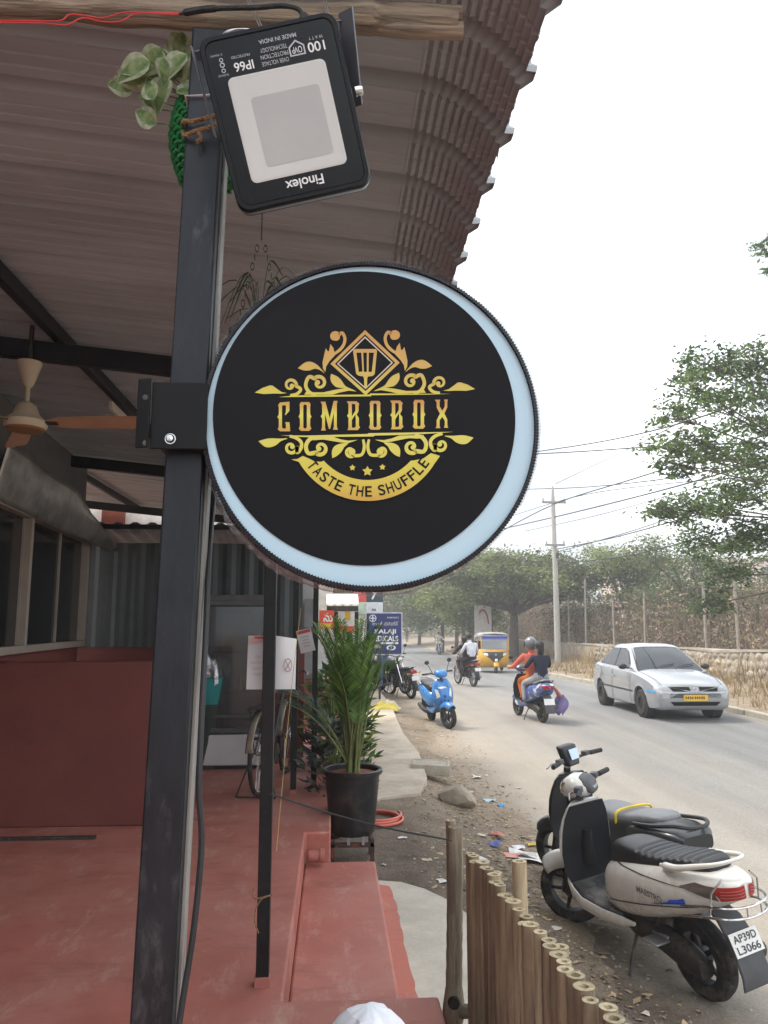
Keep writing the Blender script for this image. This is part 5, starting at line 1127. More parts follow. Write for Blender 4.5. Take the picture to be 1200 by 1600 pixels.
def scooter(name, label, loc, rz, paint, inner=black_plastic, seat_m=None, style='plain', roll=0, steer=0, plate=None, mirrors=True, tail=red_lens, rim_m=None, face='blank'):
    t = thing(name, label, 'scooter', loc, rot=(Matrix.Rotation(rz,3,'Z') @ Matrix.Rotation(roll,3,'X')).to_euler())
    seat_m = seat_m or M('seat_vinyl', (.018,.018,.02), .42, var=.2, bump=.05, bscale=200); rim_m = rim_m or M('scooter_rim', (.05,.05,.052), .45, .4)
    WB = 1.24; FR = Matrix.Translation((WB,0,0))
    moto_wheel(t, 0, .232, .10, rim_m)
    fw = moto_wheel(t, WB, .232, .092, rim_m); fw.rotation_euler = (0,0,steer)
    # rear body
    if style == 'ather': keys = [(.64,.42,.66,.10),(.52,.40,.73,.16),(.25,.42,.77,.18),(0,.46,.80,.18),(-.2,.50,.82,.165),(-.36,.55,.81,.14),(-.44,.62,.79,.10)]
    else: keys = [(.66,.34,.58,.12),(.58,.33,.65,.175),(.42,.34,.70,.205),(.2,.40,.74,.215),(.03,.46,.77,.205),(-.13,.53,.79,.185),(-.26,.60,.79,.15),(-.35,.65,.775,.105),(-.40,.68,.76,.05)]
    rb = body_loft(keys, 3.0).build('rear_body', paint, t, smooth=50); bv = bvh_of(rb)
    # seat
    sk = [(.60,.62,.70,.07),(.57,.60,.755,.12),(.48,.62,.785,.145),(.30,.66,.79,.15),(.12,.70,.80,.145),(-.04,.735,.83,.14),(-.16,.76,.845,.125),(-.23,.77,.84,.09),(-.255,.785,.82,.05)]
    secs = []
    for i, q in enumerate(interp_secs(sk, 16)):
        secs.append(sup(q[0],(q[1]+q[2])/2,max(q[3],.01),max((q[2]-q[1])/2,.01),3.2,24))
    if style == 'maestro':      # pleats across the rear two thirds of the cushion
        for i, sc in enumerate(secs):
            x = sc[0][0]
            if -.2 < x < .32: secs[i] = [(p[0],p[1],p[2]-(.014*(1-abs(math.sin(x*math.pi/.058))**.6) if p[2] > sum(a[2] for a in sc)/24+.01 else 0)) for p in sc]
    MB().loft(secs).build('seat', seat_m, t, smooth=60)
    # under body: engine and belt case
    b = MB(); b.loft([sup(x,z,.05,h,3,14,.09) for x, z, h in ((-.12,.23,.05),(0,.25,.085),(.2,.29,.075),(.42,.30,.07),(.5,.31,.03))]); b.ball((.30,0,.34),(.16,.12,.11)); b.build('engine', dark_metal, t, smooth=50)
    b = MB(); b.tube(smoothpath([(.35,-.06,.28),(.2,-.13,.24),(0,-.15,.26),(-.28,-.16,.33)],5),[.018]*4+[.03,.045,.05,.05,.05,.05,.05,.05,.05,.048,.046,.045],12); b.build('exhaust', dark_metal, t)
    # floorboard
    b = MB(); b.loft([[(x,-w_,z0),(x,w_,z0),(x,w_,z1),(x,-w_,z1)] for x, w_, z0, z1 in ((.50,.15,.27,.345),(.62,.175,.265,.35),(.85,.18,.27,.355),(.98,.165,.31,.40))]); b.build('floorboard', M('floor_rubber', (.05,.05,.05), .8, dirt=(.24,.22,.2), dscale=6, dlo=.42, dhi=.7), t, bevel=.012)
    b = MB()
    for s in (-1,1): b.loft([sup(x,z,.012,h,2.5,10,s*w_) for x, z, w_, h in ((.36,.33,.17,.012),(.45,.315,.178,.03),(.65,.30,.19,.036),(.85,.305,.19,.036),(.95,.34,.182,.04),(1.0,.40,.17,.03))])
    b.build('floor_trim', paint, t, smooth=50)
    # leg shield: inner panel and painted front apron
    prof = [(.36,.165,.955,.015),(.46,.195,.985,.02),(.58,.205,.985,.02),(.72,.195,.965,.02),(.82,.175,.945,.018),(.90,.14,.925,.015)]
    b = MB(); b.loft([[(x-.02*0+ .035*(abs(y)/w_)**2*0, y, z) for y in np.linspace(-w_,w_,9)]+[(x+.05-.045*(abs(y)/w_)**2, y, z) for y in np.linspace(w_,-w_,9)] for z, w_, x, dd in prof]); b.build('leg_shield', inner, t, smooth=40)
    ap = [(.33,.10,.06),(.42,.16,.09),(.52,.195,.12),(.62,.208,.135),(.72,.20,.125),(.80,.18,.10),(.87,.15,.07),(.915,.11,.035)]
    b = MB(); secs = []
    for z, w_, dp in ap:
        xb = float(np.interp(z,[q[0] for q in prof],[q[2] for q in prof]))+.012
        secs.append([(xb+dp*(1-(abs(y)/w_)**2.6)+.02, y, z) for y in np.linspace(-w_,w_,15)]+[(xb, y, z) for y in np.linspace(w_*1.03,-w_*1.03,7)])
    b.loft(secs); apn = b.build('front_apron', paint, t, smooth=50)
    b = MB(); b.tube([(.985,0,.50),(.965,0,.72)],[.07,.05],10,sq=(.7,1)); b.build('glove_panel', inner, t)
    # front fender, fork
    b = MB(); b.loft([[(rr_*math.cos(a), y, .232+rr_*math.sin(a)-abs(y)*1.4*abs(y)*4) for y, rr_ in ((-.075,.20),(-.07,.25),(-.04,.272),(0,.278),(.04,.272),(.07,.25),(.075,.20))] for a in np.linspace(R(48),R(128),14)], closed=False, caps=False); fd = b.build('front_fender', paint, t, smooth=60, solid=.004); fd.location = (WB,0,0); fd.rotation_euler = (0,0,steer)
    b = MB()
    for s in (-1,1): b.cyl((WB,s*.065,.232),(1.12,s*.07,.52),.016,n=8)
    b.cyl((1.12,0,.5),(.99,0,.95),.028,n=10); b.build('fork', dark_metal, t)
    # handlebar, cowl
    hb = bpy.data.objects.new('handlebar', None); col.objects.link(hb); hb.parent = t; hb.location = (.97,0,.98); hb.rotation_euler = (0,0,steer)
    if style == 'ather':
        b = MB(); b.loft([[(x, y*w_, z) for y, x, z in pts_] for w_, pts_ in ((1,[(-.10,-.09,.02),(-.085,-.10,.13),(.085,-.10,.13),(.10,-.09,.02),(.085,.05,-.06),(.07,.10,.06),(-.07,.10,.06),(-.085,.05,-.06)]),)] if False else [[(x+dx,y*sw,z) for x, y, z in ((-.075,-.075,-.01),(-.075,.075,-.01),(-.03,.10,.15),(-.03,-.10,.15))] for dx, sw in ((0,1),(.05,1.05),(.09,.8))]); b.build('cowl', inner, hb, bevel=.02)
        sc = MB(); sc.add([(-.071,-.055,.045),(-.071,.055,.045),(-.050,.062,.125),(-.050,-.062,.125)],[(0,1,2,3)]); s_ = sc.build('screen', M('dash_screen', (.30,.38,.52), .12, emit=(.35,.45,.65,.25)), hb); s_.location = (-.008,0,0)
    else:
        b = MB(); b.loft([sup(x,z,w_,h,2.4,16) for x, z, w_, h in ((-.085,.02,.05,.03),(-.07,.03,.10,.055),(-.01,.035,.135,.075),(.05,.03,.125,.08),(.10,.02,.09,.06),(.125,.015,.05,.035))]); cw = b.build('cowl', paint, hb, smooth=50)
        b = MB(); b.loft([sup(x,z,w_,h,3,14) for x, z, w_, h in ((-.11,.015,.06,.02),(-.095,.03,.085,.045),(-.06,.055,.10,.045),(-.02,.09,.07,.02))]); b.build('dash', M('dash_grey', (.07,.07,.075), .5), hb, smooth=40)
        b = MB(); b.add([(-.116,-.045,.028),(-.116,.045,.028),(-.085,.06,.075),(-.085,-.06,.075)],[(0,1,2,3)]); b.build('speedometer', M('dial_grey', (.22,.23,.24), .25), hb)
    for s in (-1,1):
        b = MB(); b.tube([(-.02,s*.10,.03),(-.05,s*.2,.045),(-.075,s*.25,.05)],.013,8); b.build('bar', dark_metal, hb)
        b = MB(); b.tube([(-.07,s*.235,.05),(-.10,s*.36,.05)],[.0185,.018],10); b.build('grip', M('grip_rubber', (.025,.025,.027), .8), hb)
        b = MB(); b.tube([(-.02,s*.18,.04),(.0,s*.24,.04),(-.04,s*.36,.035)],.006,6); b.build('brake_lever', alloy, hb)
        b = MB(); b.box((-.05,s*.19,.055),(.05,.06,.04)); b.build('switch_box', M('dash_grey', (.07,.07,.075)), hb, bevel=.008)
        if mirrors: mirror(hb, -.02, s*.17, .06, s)
    # lamps
    b = MB()
    if style in ('plain','maestro'):
        if face == 'apron':
            bva = bvh_of(apn)
            for s in (-1,1): b = MB(); patch(b,bva,[(1.3,s*.085,.60),(1.3,s*.15,.56),(1.3,s*.165,.74),(1.3,s*.12,.72)],(-1,0,0),5,5,.006); b.build('headlight', clear_lens, t)
            g = MB(); patch(g,bva,[(1.3,-.10,.745),(1.3,.10,.745),(1.3,.12,.775),(1.3,-.12,.775)],(-1,0,0),8,2,.004); g.build('trim_strip', chrome, t)
            e_ = MB(); e_.lathe([(.001,.004),(.018,.003),(.02,0)],12,T=Matrix.Translation((1.155,0,.60)) @ Matrix.Rotation(R(90),4,'Y')); e_.build('emblem', dark_print, t)
        else:
            bva = bvh_of(cw); patch(b,bva,[(.3,-.08,-.01),(.3,.08,-.01),(.3,.10,.07),(.3,-.10,.07)],(-1,0,0),8,4,.005); b.build('headlight', M('headlight_glass', (.20,.16,.13), .08, coat=1), hb)
        # tail lamp
        for s in (-1,1): tb = MB(); patch(tb,bv,[(-.9,s*.012,.685),(-.9,s*.115,.665),(-.9,s*.15,.735),(-.9,s*.015,.752)],(1,0,0),6,4,.006); tl_ = tb.build('tail_lamp', tail, t)
        if style == 'maestro':
            for s in (-1,1):
                c_ = MB(); patch(c_,bv,[(-.10,s*.6,.70),(-.32,s*.6,.665),(-.30,s*.6,.735),(-.20,s*.6,.742)],(0,-s,0),6,4,.006); c_.build('indicator', M('smoke_lens', (.10,.075,.07), .1, coat=.8), t)
                for k_ in range(3):
                    g = MB(); patch(g,bv,[(-.9,s*.02,.70+k_*.016),(-.9,s*.12,.684+k_*.016),(-.9,s*.12,.688+k_*.016),(-.9,s*.02,.704+k_*.016)],(1,0,0),6,1,.009); g.build('lens_rib', M('pink_lens', (.45,.16,.15), .2), tl_)
    else:
        tb = MB(); patch(tb,bv,[(-.9,-.11,.735),(-.9,.11,.735),(-.9,.11,.75),(-.9,-.11,.75)],(1,0,0),6,1,.006); tb.build('tail_lamp', M('dark_lens', (.05,.012,.012), .2), t)
    # rear fender and number plate
    b = MB(); b.loft([[(x,-w_,z),(x,w_,z),(x-.012,w_*.96,z+.012),(x-.012,-w_*.96,z+.012)] for x, w_, z in ((-.16,.07,.56),(-.24,.085,.52),(-.33,.095,.40),(-.375,.10,.28),(-.375,.10,.21))]); b.build('mudguard', M('mudguard_grey', (.07,.07,.075), .6), t, smooth=50, bevel=.004)
    if plate: number_plate(t, Matrix.Translation((-.345,0,.435)) @ Matrix.Rotation(R(-90),4,'Z') @ Matrix.Rotation(R(-24),4,'X'), plate, .20, .115)
    # grab rail
    gr = [(.05,-.165,.765),(-.08,-.175,.785),(-.20,-.15,.82),(-.31,-.10,.85),(-.345,0,.86),(-.31,.10,.85),(-.20,.15,.82),(-.08,.175,.785),(.05,.165,.765)]
    if style != 'ather':
        pts = smoothpath(gr,5); n_ = len(pts); b = MB(); b.tube(pts,[.010+.016*(abs(2*i/(n_-1)-1)**1.5) if abs(2*i/(n_-1)-1) < .93 else .012 for i in range(n_)],10); b.build('grab_rail', paint if style == 'maestro' else alloy, t, smooth=60)
    # stand and foot peg
    b = MB(); b.tube([(.42,.10,.27),(.40,.20,.10),(.38,.24,.012+.24*math.tan(-roll if roll < 0 else 0))],.011,6); b.build('side_stand', dark_metal, t)
    if style == 'maestro':
        b = MB(); b.loft([[(x,.12,z),(x,.235,z),(x,.235,z+.012),(x,.12,z+.012)] for x, z in ((.10,.305),(.24,.30))]); b.cyl((.11,.13,.325),(.24,.13,.322),.012,n=8); b.build('foot_peg', alloy, t, bevel=.01)
        for s in (1,):
            text('MAESTRO', 'side_lettering', M('decal_grey', (.16,.13,.12), .4), t, (0,0,0), w=.21, h=.036, T=Matrix.Translation((.12,.2255,.595)) @ Matrix.Rotation(R(180),4,'Z') @ Matrix.Rotation(R(3),4,'X'), bold=.03)
            text('EDGE', 'side_lettering', M('decal_grey', (.16,.13,.12), .4), t, (0,0,0), w=.07, h=.018, T=Matrix.Translation((.05,.2215,.562)) @ Matrix.Rotation(R(180),4,'Z'), bold=.02)
            g = MB(); patch(g,bv,[(.14,.6,.535),(-.13,.6,.605),(-.12,.6,.635),(.02,.6,.575)],(0,-1,0),10,3,.004); g.build('blue_stripe', M('decal_blue', (.012,.05,.42), .35), t)
            g = MB(); patch(g,bv,[(.0,.6,.580),(-.13,.6,.615),(-.13,.6,.632),(-.02,.6,.602)],(0,-1,0),8,3,.006); g.build('blue_flash', M('decal_blue2', (.03,.10,.55), .35), t)
        g = MB(); patch(g,bv,[(.56,.6,.42),(-.22,.6,.606),(-.22,.6,.613),(.56,.6,.428)],(0,-1,0),24,1,.004); g.build('panel_line', dark_print, t)
        g = MB(); patch(g,bv,[(.56,.6,.655),(-.28,.6,.70),(-.28,.6,.704),(.56,.6,.661)],(0,-1,0),24,1,.003); g.build('panel_line', dark_print, t)
        # chrome crash guard round the tail
        b = MB()
        for z_, o_ in ((.60,.03),(.655,.035)): b.tube(smoothpath([(-.12,.21,z_-.05),(-.27,.20,z_-.01),(-.40,.13,z_),(-.44,0,z_),(-.40,-.13,z_),(-.27,-.20,z_-.01),(-.12,-.21,z_-.05)],5),.007,7)
        for s in (-1,1): b.tube([(-.30,s*.18,.60),(-.32,s*.17,.72),(-.34,s*.10,.78)],.005,6); b.tube([(-.435,s*.05,.60),(-.435,s*.05,.655)],.004,6)
        b.build('tail_guard', chrome, t)
    return t
white_paint = M('scooter_white', (.62,.595,.54), .28, var=.06, scale=4, coat=.5, dirt=(.36,.31,.25), dscale=5, dlo=.58, dhi=.85)
rw_ = GR(1108,1560); hd = R(109)
ws = scooter('scooter', 'dusty white scooter with blue flash and chrome tail guard, parked nearest', rw_, hd, white_paint, style='maestro', roll=R(-7), steer=R(36), plate=['AP39D','L3066'], mirrors=False)
blk_paint = M('scooter_black', (.018,.018,.02), .38, var=.15, coat=.3)
q0 = P(1005, 1300, 5.35)
bs = scooter('electric_scooter', 'black electric scooter with grey seat parked behind the white one', (2.30,5.55,float(zroad(5.55))), R(106), blk_paint, style='ather', roll=R(-5), steer=R(24), seat_m=M('grey_seat', (.15,.155,.165), .5), mirrors=False)
b = MB(); b.tube(smoothpath([(.17,.152,.69),(.165,.158,.74),(.16,.14,.80),(.16,0,.812),(.16,-.14,.80),(.165,-.158,.74)],4),.009,8); b.build('yellow_piping', M('piping_yellow', (.65,.47,.02), .5), bs)
b = MB()
b.loft([sup(x,z,w_,h,4,20) for x, z, w_, h in ((.08,.66,.17,.08),(-.08,.68,.20,.10),(-.28,.70,.20,.10),(-.42,.71,.17,.085),(-.48,.715,.12,.05))]); b.build('tail_shell', blk_paint, bs, smooth=40)
b = MB(); b.loft([sup(x,z,w_,h,5,20) for x, z, w_, h in ((.0,.48,.17,.13),(-.25,.51,.19,.14),(-.40,.53,.16,.13),(-.45,.54,.11,.09))]); b.build('tail_box', blk_paint, bs, smooth=40)
b = MB(); b.tube(smoothpath([(-.05,-.17,.77),(-.25,-.175,.80),(-.42,-.13,.83),(-.50,-.06,.825),(-.50,.06,.825),(-.42,.13,.83),(-.25,.175,.80),(-.05,.17,.77)],5),.014,8); b.build('grab_rail', black_plastic, bs)
text('ATHER', 'tail_lettering', grey_print, bs, (0,0,0), w=.14, h=.016, T=Matrix.Translation((-.26,.197,.575)) @ Matrix.Rotation(R(185),4,'Z'), space=1.3)
blue_paint = M('scooter_blue', (.035,.20,.52), .3, var=.08, coat=.5)
r2, f2 = G(672,1127), G(690,1139)
bl_ = GR(702,1139)
blue = scooter('scooter', 'bright blue scooter standing alone at the road edge, facing the camera', (bl_.x-.17,bl_.y+1.23,bl_.z), R(-82), blue_paint, inner=M('grey_inner', (.25,.25,.26), .5), roll=R(5), steer=R(20), face='apron', plate=None)
rb_paint = M('scooter_red_blue', (.06,.10,.28), .35, var=.5, scale=5, coat=.4, dirt=(.6,.6,.6), dscale=4, dlo=.52, dhi=.56)
r3 = GR(848,1129)
two = scooter('scooter', 'blue and white scooter carrying two riders away down the road', r3, R(99), rb_paint, plate=['TS 08','4512'] if False else None, mirrors=True)
number_plate(two, Matrix.Translation((-.345,0,.435)) @ Matrix.Rotation(R(-90),4,'Z') @ Matrix.Rotation(R(-14),4,'X'), [], .22, .12)

def motorcycle(name, label, loc, rz, paint, roll=0, steer=0, guard=True):
    t = thing(name, label, 'motorcycle', loc, rot=(Matrix.Rotation(rz,3,'Z') @ Matrix.Rotation(roll,3,'X')).to_euler()); WB = 1.27
    moto_wheel(t,0,.30,.09,alloy,spokes=6); w_ = moto_wheel(t,WB,.30,.08,alloy,spokes=6); w_.rotation_euler = (0,0,steer)
    MB().loft([sup(q[0],(q[1]+q[2])/2,q[3],(q[2]-q[1])/2,2.5,18) for q in interp_secs([(.50,.70,.82,.08),(.62,.68,.92,.13),(.80,.70,.95,.14),(.95,.72,.92,.09),(1.0,.76,.86,.04)],4)]).build('tank', paint, t, smooth=60)
    MB().loft([sup(q[0],(q[1]+q[2])/2,q[3],(q[2]-q[1])/2,3,16) for q in interp_secs([(.60,.76,.80,.07),(.50,.74,.82,.11),(.20,.74,.83,.13),(-.05,.77,.86,.125),(-.22,.80,.87,.08)],4)]).build('seat', M('seat_vinyl', (.018,.018,.02), .42), t, smooth=60)
    MB().loft([sup(q[0],(q[1]+q[2])/2,q[3],(q[2]-q[1])/2,2.6,16) for q in interp_secs([(.45,.55,.76,.10),(.2,.58,.77,.12),(-.1,.66,.79,.10),(-.30,.73,.80,.05)],4)]).build('side_cover', paint, t, smooth=60)
    b = MB(); b.box((.62,0,.42),(.34,.24,.20)); b.loft([sup(x,z,.09,.09,3,12) for x, z in ((.66,.5),(.72,.68))]); b.cyl((.60,-.16,.38),(.60,.16,.38),.10,n=16)
    for i in range(5): b.box((.70+i*.008,0,.53+i*.033),(.20,.22,.008))
    b.build('engine', dark_metal, t, bevel=.008)
    b = MB(); b.tube([(1.0,0,.80),(.60,0,.72),(.25,0,.70),(-.2,0,.74)],.02,8); b.tube([(.98,0,.78),(.85,0,.4),(.45,0,.26),(.3,0,.45),(.25,0,.7)],.018,8)
    for s in (-1,1): b.tube([(.38,s*.09,.34),(0,s*.085,.30)],.016,6); b.tube([(0,s*.10,.31),(.02,s*.11,.68)],[.025,.02],8)
    b.build('frame', dark_metal, t)
    b = MB(); b.tube(smoothpath([(.76,-.06,.48),(.80,-.12,.28),(.55,-.14,.22),(.1,-.15,.25),(-.22,-.16,.32)],5),[.018]*9+[.03]+[.042]*11,10); b.build('exhaust', M('exhaust_steel', (.25,.24,.23), .4, .8), t)
    b = MB()
    for s in (-1,1): b.cyl((WB,s*.08,.30),(1.03,s*.085,.92),.019,n=8)
    b.build('fork', chrome, t)
    b = MB(); b.loft([[(WB+.33*math.cos(a),y,.30+.33*math.sin(a)-abs(y)*.3) for y in (-.05,0,.05)] for a in np.linspace(R(35),R(165),10)], closed=False, caps=False); b.build('front_fender', paint, t, solid=.004, smooth=60)
    b = MB(); b.loft([[(-.0+.35*math.cos(a),y,.30+.36*math.sin(a)-abs(y)*.3) for y in (-.07,0,.07)] for a in np.linspace(R(60),R(190),12)], closed=False, caps=False); b.build('mudguard', black_plastic, t, solid=.005, smooth=60)
    b = MB(); b.tube(smoothpath([(.86,-.36,1.02),(.95,-.22,1.04),(1.0,0,.98),(.95,.22,1.04),(.86,.36,1.02)],5),.012,8); b.build('handlebar', dark_metal, t)
    for s in (-1,1): b = MB(); b.cyl((.88,s*.24,1.03),(.86,s*.37,1.02),.018,n=8); b.build('grip', rubber, t); mirror(t,.94,s*.24,1.04,s)
    b = MB(); b.lathe([(.03,-.10),(.08,-.05),(.092,.02),(.085,.03)],18,T=Matrix.Translation((1.12,0,.90)) @ Matrix.Rotation(R(90),4,'Y')); hl = b.build('headlamp', black_plastic, t); b = MB(); b.ball((1.145,0,.90),(.02,.082,.082)); b.build('lens', clear_lens, hl)
    b = MB(); b.box((-.33,0,.73),(.06,.16,.09)); b.build('tail_lamp', red_lens, t, bevel=.02)
    for s in (-1,1): b = MB(); b.cyl((-.30,s*.07,.70),(-.32,s*.17,.70),.012,n=6); b.ball((-.32,s*.18,.70),(.02,.03,.02)); b.build('indicator', M('amber_lens', (.5,.2,.03), .2), t)
    number_plate(t, Matrix.Translation((-.375,0,.57)) @ Matrix.Rotation(R(-90),4,'Z') @ Matrix.Rotation(R(-15),4,'X'), [], .20, .11)
    b = MB(); b.tube([(-.05,-.10,.80),(-.28,-.10,.86),(-.32,0,.87),(-.28,.10,.86),(-.05,.10,.80)],.010,6); b.build('grab_rail', chrome, t)
    if guard:
        for s in (-1,1): b = MB(); b.tube(smoothpath([(.80,s*.05,.62),(.82,s*.26,.58),(.82,s*.27,.36),(.72,s*.08,.28)],5),.012,7); b.build('crash_guard', chrome, t)
    b = MB(); b.tube([(.50,.10,.26),(.47,.22,.02)],.011,6); b.build('side_stand', dark_metal, t)
    b = MB(); b.cyl((.50,-.22,.30),(.50,.22,.30),.014,n=6); b.cyl((.18,-.22,.36),(.18,.22,.36),.014,n=6); b.build('foot_pegs', rubber, t)
    return t
m_dark = M('moto_black', (.025,.022,.022), .4, var=.2, coat=.3); m_red = M('moto_maroon', (.10,.02,.02), .4, var=.2, coat=.3)
g1 = GR(643,1092); motorcycle('motorcycle', 'dusty black motorcycle with big red tail lamp parked beside the yellow sack', g1, R(112), M('moto_dusty', (.09,.08,.07), .55, var=.4), roll=R(-8), steer=R(15))
g2 = GR(740,1073); moto2 = motorcycle('motorcycle', 'dark motorcycle carrying two riders past the yellow rickshaw', g2, R(104), m_red)
g3 = GR(687,1023); moto3 = motorcycle('motorcycle', 'distant motorcycle ridden towards the camera by a rider in white', (g3.x,g3.y+.6,g3.z), R(-93), m_dark)
g4 = P(594,1060,22.2); moto4 = motorcycle('motorcycle', 'motorcycle standing nose out under the medical shop sign', (g4.x,22.0,.05), R(-62), M('moto_grey', (.12,.12,.13), .4, .3), roll=R(5))
g5 = P(574,1060,23.2); motorcycle('motorcycle', 'second motorcycle parked behind the palm under the medical shop sign', (g5.x,23.0,.05), R(-105), m_dark, roll=R(-6))
# ------------------------------------------------------------------ people
skin_m = M('skin_brown', (.22,.115,.07), .6, var=.1); hair_m = M('hair_black', (.012,.010,.009), .6, var=.2)
def body(name, joints, bones, mats, parent, sub=2):
    """one continuous skinned figure: joints {n:(pos, radius)}, bones [(a, b, material)]"""
    bm = bmesh.new(); lay = bm.verts.layers.skin.verify(); vs = {}
    for k_, (p, r_) in joints.items():
        v = bm.verts.new(p); vs[k_] = v; rr = r_ if isinstance(r_, tuple) else (r_, r_); v[lay].radius = rr; v[lay].use_root = (k_ == 'pelvis')
    for a, b2, _ in bones: bm.edges.new((vs[a], vs[b2]))
    me = bpy.data.meshes.new('tmp'); bm.to_mesh(me); bm.free(); o = bpy.data.objects.new('tmp', me); col.objects.link(o)
    sk = o.modifiers.new('s','SKIN'); sk.use_smooth_shade = True; ss = o.modifiers.new('u','SUBSURF'); ss.levels = ss.render_levels = sub
    dg = bpy.context.evaluated_depsgraph_get(); m2 = bpy.data.meshes.new_from_object(o.evaluated_get(dg)); bpy.data.objects.remove(o)
    m2.materials.clear(); used = []
    for mt in mats: m2.materials.append(mt)
    segs = [(Vector(joints[a][0]), Vector(joints[b2][0]), k_, (joints[a][1][0] if isinstance(joints[a][1],tuple) else joints[a][1])) for a, b2, k_ in bones]; idx = []
    for pl_ in m2.polygons:
        c = pl_.center; best = (9, 0)
        for a, b2, k_, r_ in segs:
            ab = b2-a; t_ = max(0,min(1,(c-a).dot(ab)/max(ab.length_squared,1e-9))); d = (c-(a+ab*t_)).length-r_*.6
            if d < best[0]: best = (d, k_)
        idx.append(best[1])
    m2.polygons.foreach_set('material_index', idx); m2.polygons.foreach_set('use_smooth',[True]*len(m2.polygons)); m2.name = name
    return obj(name, m2, parent)
def person(label, T, pelvis, chest, head, hands, knees, feet, cols, hair='short', helmet=None, scale=1, lowleg=None, name='person'):
    """cols: top, trousers, shoes; coordinates in the frame of T (x forward, y left)"""
    t = thing(name, label, 'person', T.to_translation(), rot=T.to_euler())
    pv, ch, hd_ = Vector(pelvis), Vector(chest), Vector(head); up = (ch-pv).normalized(); J = {}
    neck = ch.lerp(hd_, .52); J['pelvis'] = (pv, (.145*scale,.12*scale)); J['waist'] = (pv.lerp(ch,.45), (.135*scale,.10*scale)); J['chest'] = (ch, (.165*scale,.115*scale)); J['collar'] = (ch+(neck-ch)*.55,(.085*scale,.075*scale)); J['neck'] = (neck, .052*scale); J['skull'] = (hd_, (.085*scale,.098*scale)); J['crown'] = (hd_+Vector((0,0,.075*scale)), .07*scale)
    B = [('pelvis','waist',0),('waist','chest',0),('chest','collar',0),('collar','neck',3),('neck','skull',3),('skull','crown',3)]
    for s, n_ in ((1,'l'),(-1,'r')):
        i = 0 if s == 1 else 1; sh = ch+Vector((0,s*.175*scale,.06*scale)); hn = Vector(hands[i]); el = (sh+hn)/2+Vector((-.04,s*.08,-.09))*scale; wr = el.lerp(hn,.82)
        J['sh'+n_] = (sh,.068*scale); J['el'+n_] = (el,.047*scale); J['wr'+n_] = (wr,.034*scale); J['ha'+n_] = (hn,(.045*scale,.028*scale)); J['fi'+n_] = (hn+(hn-wr).normalized()*.06*scale,.018*scale)
        B += [('chest','sh'+n_,0),('sh'+n_,'el'+n_,0),('el'+n_,'wr'+n_,cols[4] if len(cols) > 4 else 0),('wr'+n_,'ha'+n_,3),('ha'+n_,'fi'+n_,3)]
        hp_ = pv+Vector((.02,s*.10*scale,-.02)); kn = Vector(knees[i]); ft_ = Vector(feet[i]); an = ft_+Vector((-.02,0,.08*scale))
        J['hi'+n_] = (hp_,.095*scale); J['kn'+n_] = (kn,.068*scale); J['ca'+n_] = (kn.lerp(an,.35),.062*scale); J['an'+n_] = (an,.043*scale); J['to'+n_] = (ft_+Vector((.13*scale,0,.03)),.036*scale)
        B += [('pelvis','hi'+n_,1),('hi'+n_,'kn'+n_,1),('kn'+n_,'ca'+n_,1),('ca'+n_,'an'+n_,1),('an'+n_,'to'+n_,2)]
    body('body', J, B, [cols[0],cols[1],cols[2],skin_m], t)
    if helmet:
        b = MB(); b.ball(hd_+Vector((-.005,0,.045*scale)),(.145*scale,.13*scale,.145*scale),16,10); b.build('helmet', helmet, t, smooth=60)
        b = MB(); b.loft([[hd_+Vector((.135*math.cos(a)*scale*f,.132*math.sin(a)*scale*f,z_)) for a in np.linspace(-1.2,1.2,9)] for z_, f in ((-.03,1.0),(.05,1.08),(.09,1.0))], closed=False, caps=False); b.build('visor', M('visor_dark', (.02,.02,.022), .1, coat=1), t)
    else:
        b = MB(); b.ball(hd_+Vector((-.018*scale,0,.045*scale)),(.108*scale,.098*scale,.105*scale),14,10)
        if hair == 'long': b.ball(hd_+Vector((-.075*scale,0,-.03*scale)),(.055*scale,.075*scale,.14*scale),12,8)
        b.build('hair', hair_m, t, smooth=60)
        f = MB(); f.ball(hd_+Vector((.098*scale,0,-.005*scale)),(.02*scale,.014*scale,.02*scale),8,6)
        for s in (-1,1): f.ball(hd_+Vector((0,s*.09*scale,-.005*scale)),(.018*scale,.012*scale,.028*scale),8,6)
        f.build('face', skin_m, t)
    return t
def TF(root): return Matrix.Translation(root.location) @ root.rotation_euler.to_matrix().to_4x4()
cl_ = lambda n, c: M('cloth_'+n, c, .85, var=.2, scale=7, bump=.3, bscale=18)
orange, coral, navy, grey_t, dark_t, white_s, maroon, jeans, beige = cl_('orange',(.62,.15,.02)), cl_('coral',(.58,.12,.075)), cl_('navy',(.012,.015,.03)), cl_('greytrouser',(.30,.30,.31)), cl_('dark',(.018,.017,.02)), cl_('whiteshirt',(.62,.63,.68)), cl_('maroon',(.06,.02,.022)), cl_('jeans',(.10,.17,.33)), cl_('beige',(.45,.42,.36))
shoe = cl_('shoe',(.02,.018,.018))
T2 = TF(two)
person('person in orange dress and grey helmet driving the blue scooter', T2, (.38,0,.86), (.42,.02,1.24), (.45,.02,1.50), ((.87,.32,1.04),(.87,-.32,1.04)), ((.75,.15,.78),(.75,-.15,.78)), ((.72,.12,.37),(.72,-.12,.37)), [coral,orange,shoe], helmet=M('helmet_grey', (.12,.12,.125), .25, coat=.6))
person('person in navy top riding pillion on the blue scooter', T2, (.05,-.02,.88), (.10,-.03,1.22), (.16,-.05,1.47), ((.34,.20,1.08),(.34,-.20,1.08)), ((.42,.22,.74),(.42,-.22,.74)), ((.34,.24,.36),(.34,-.24,.36)), [navy,grey_t,shoe], scale=.93, hair='long')
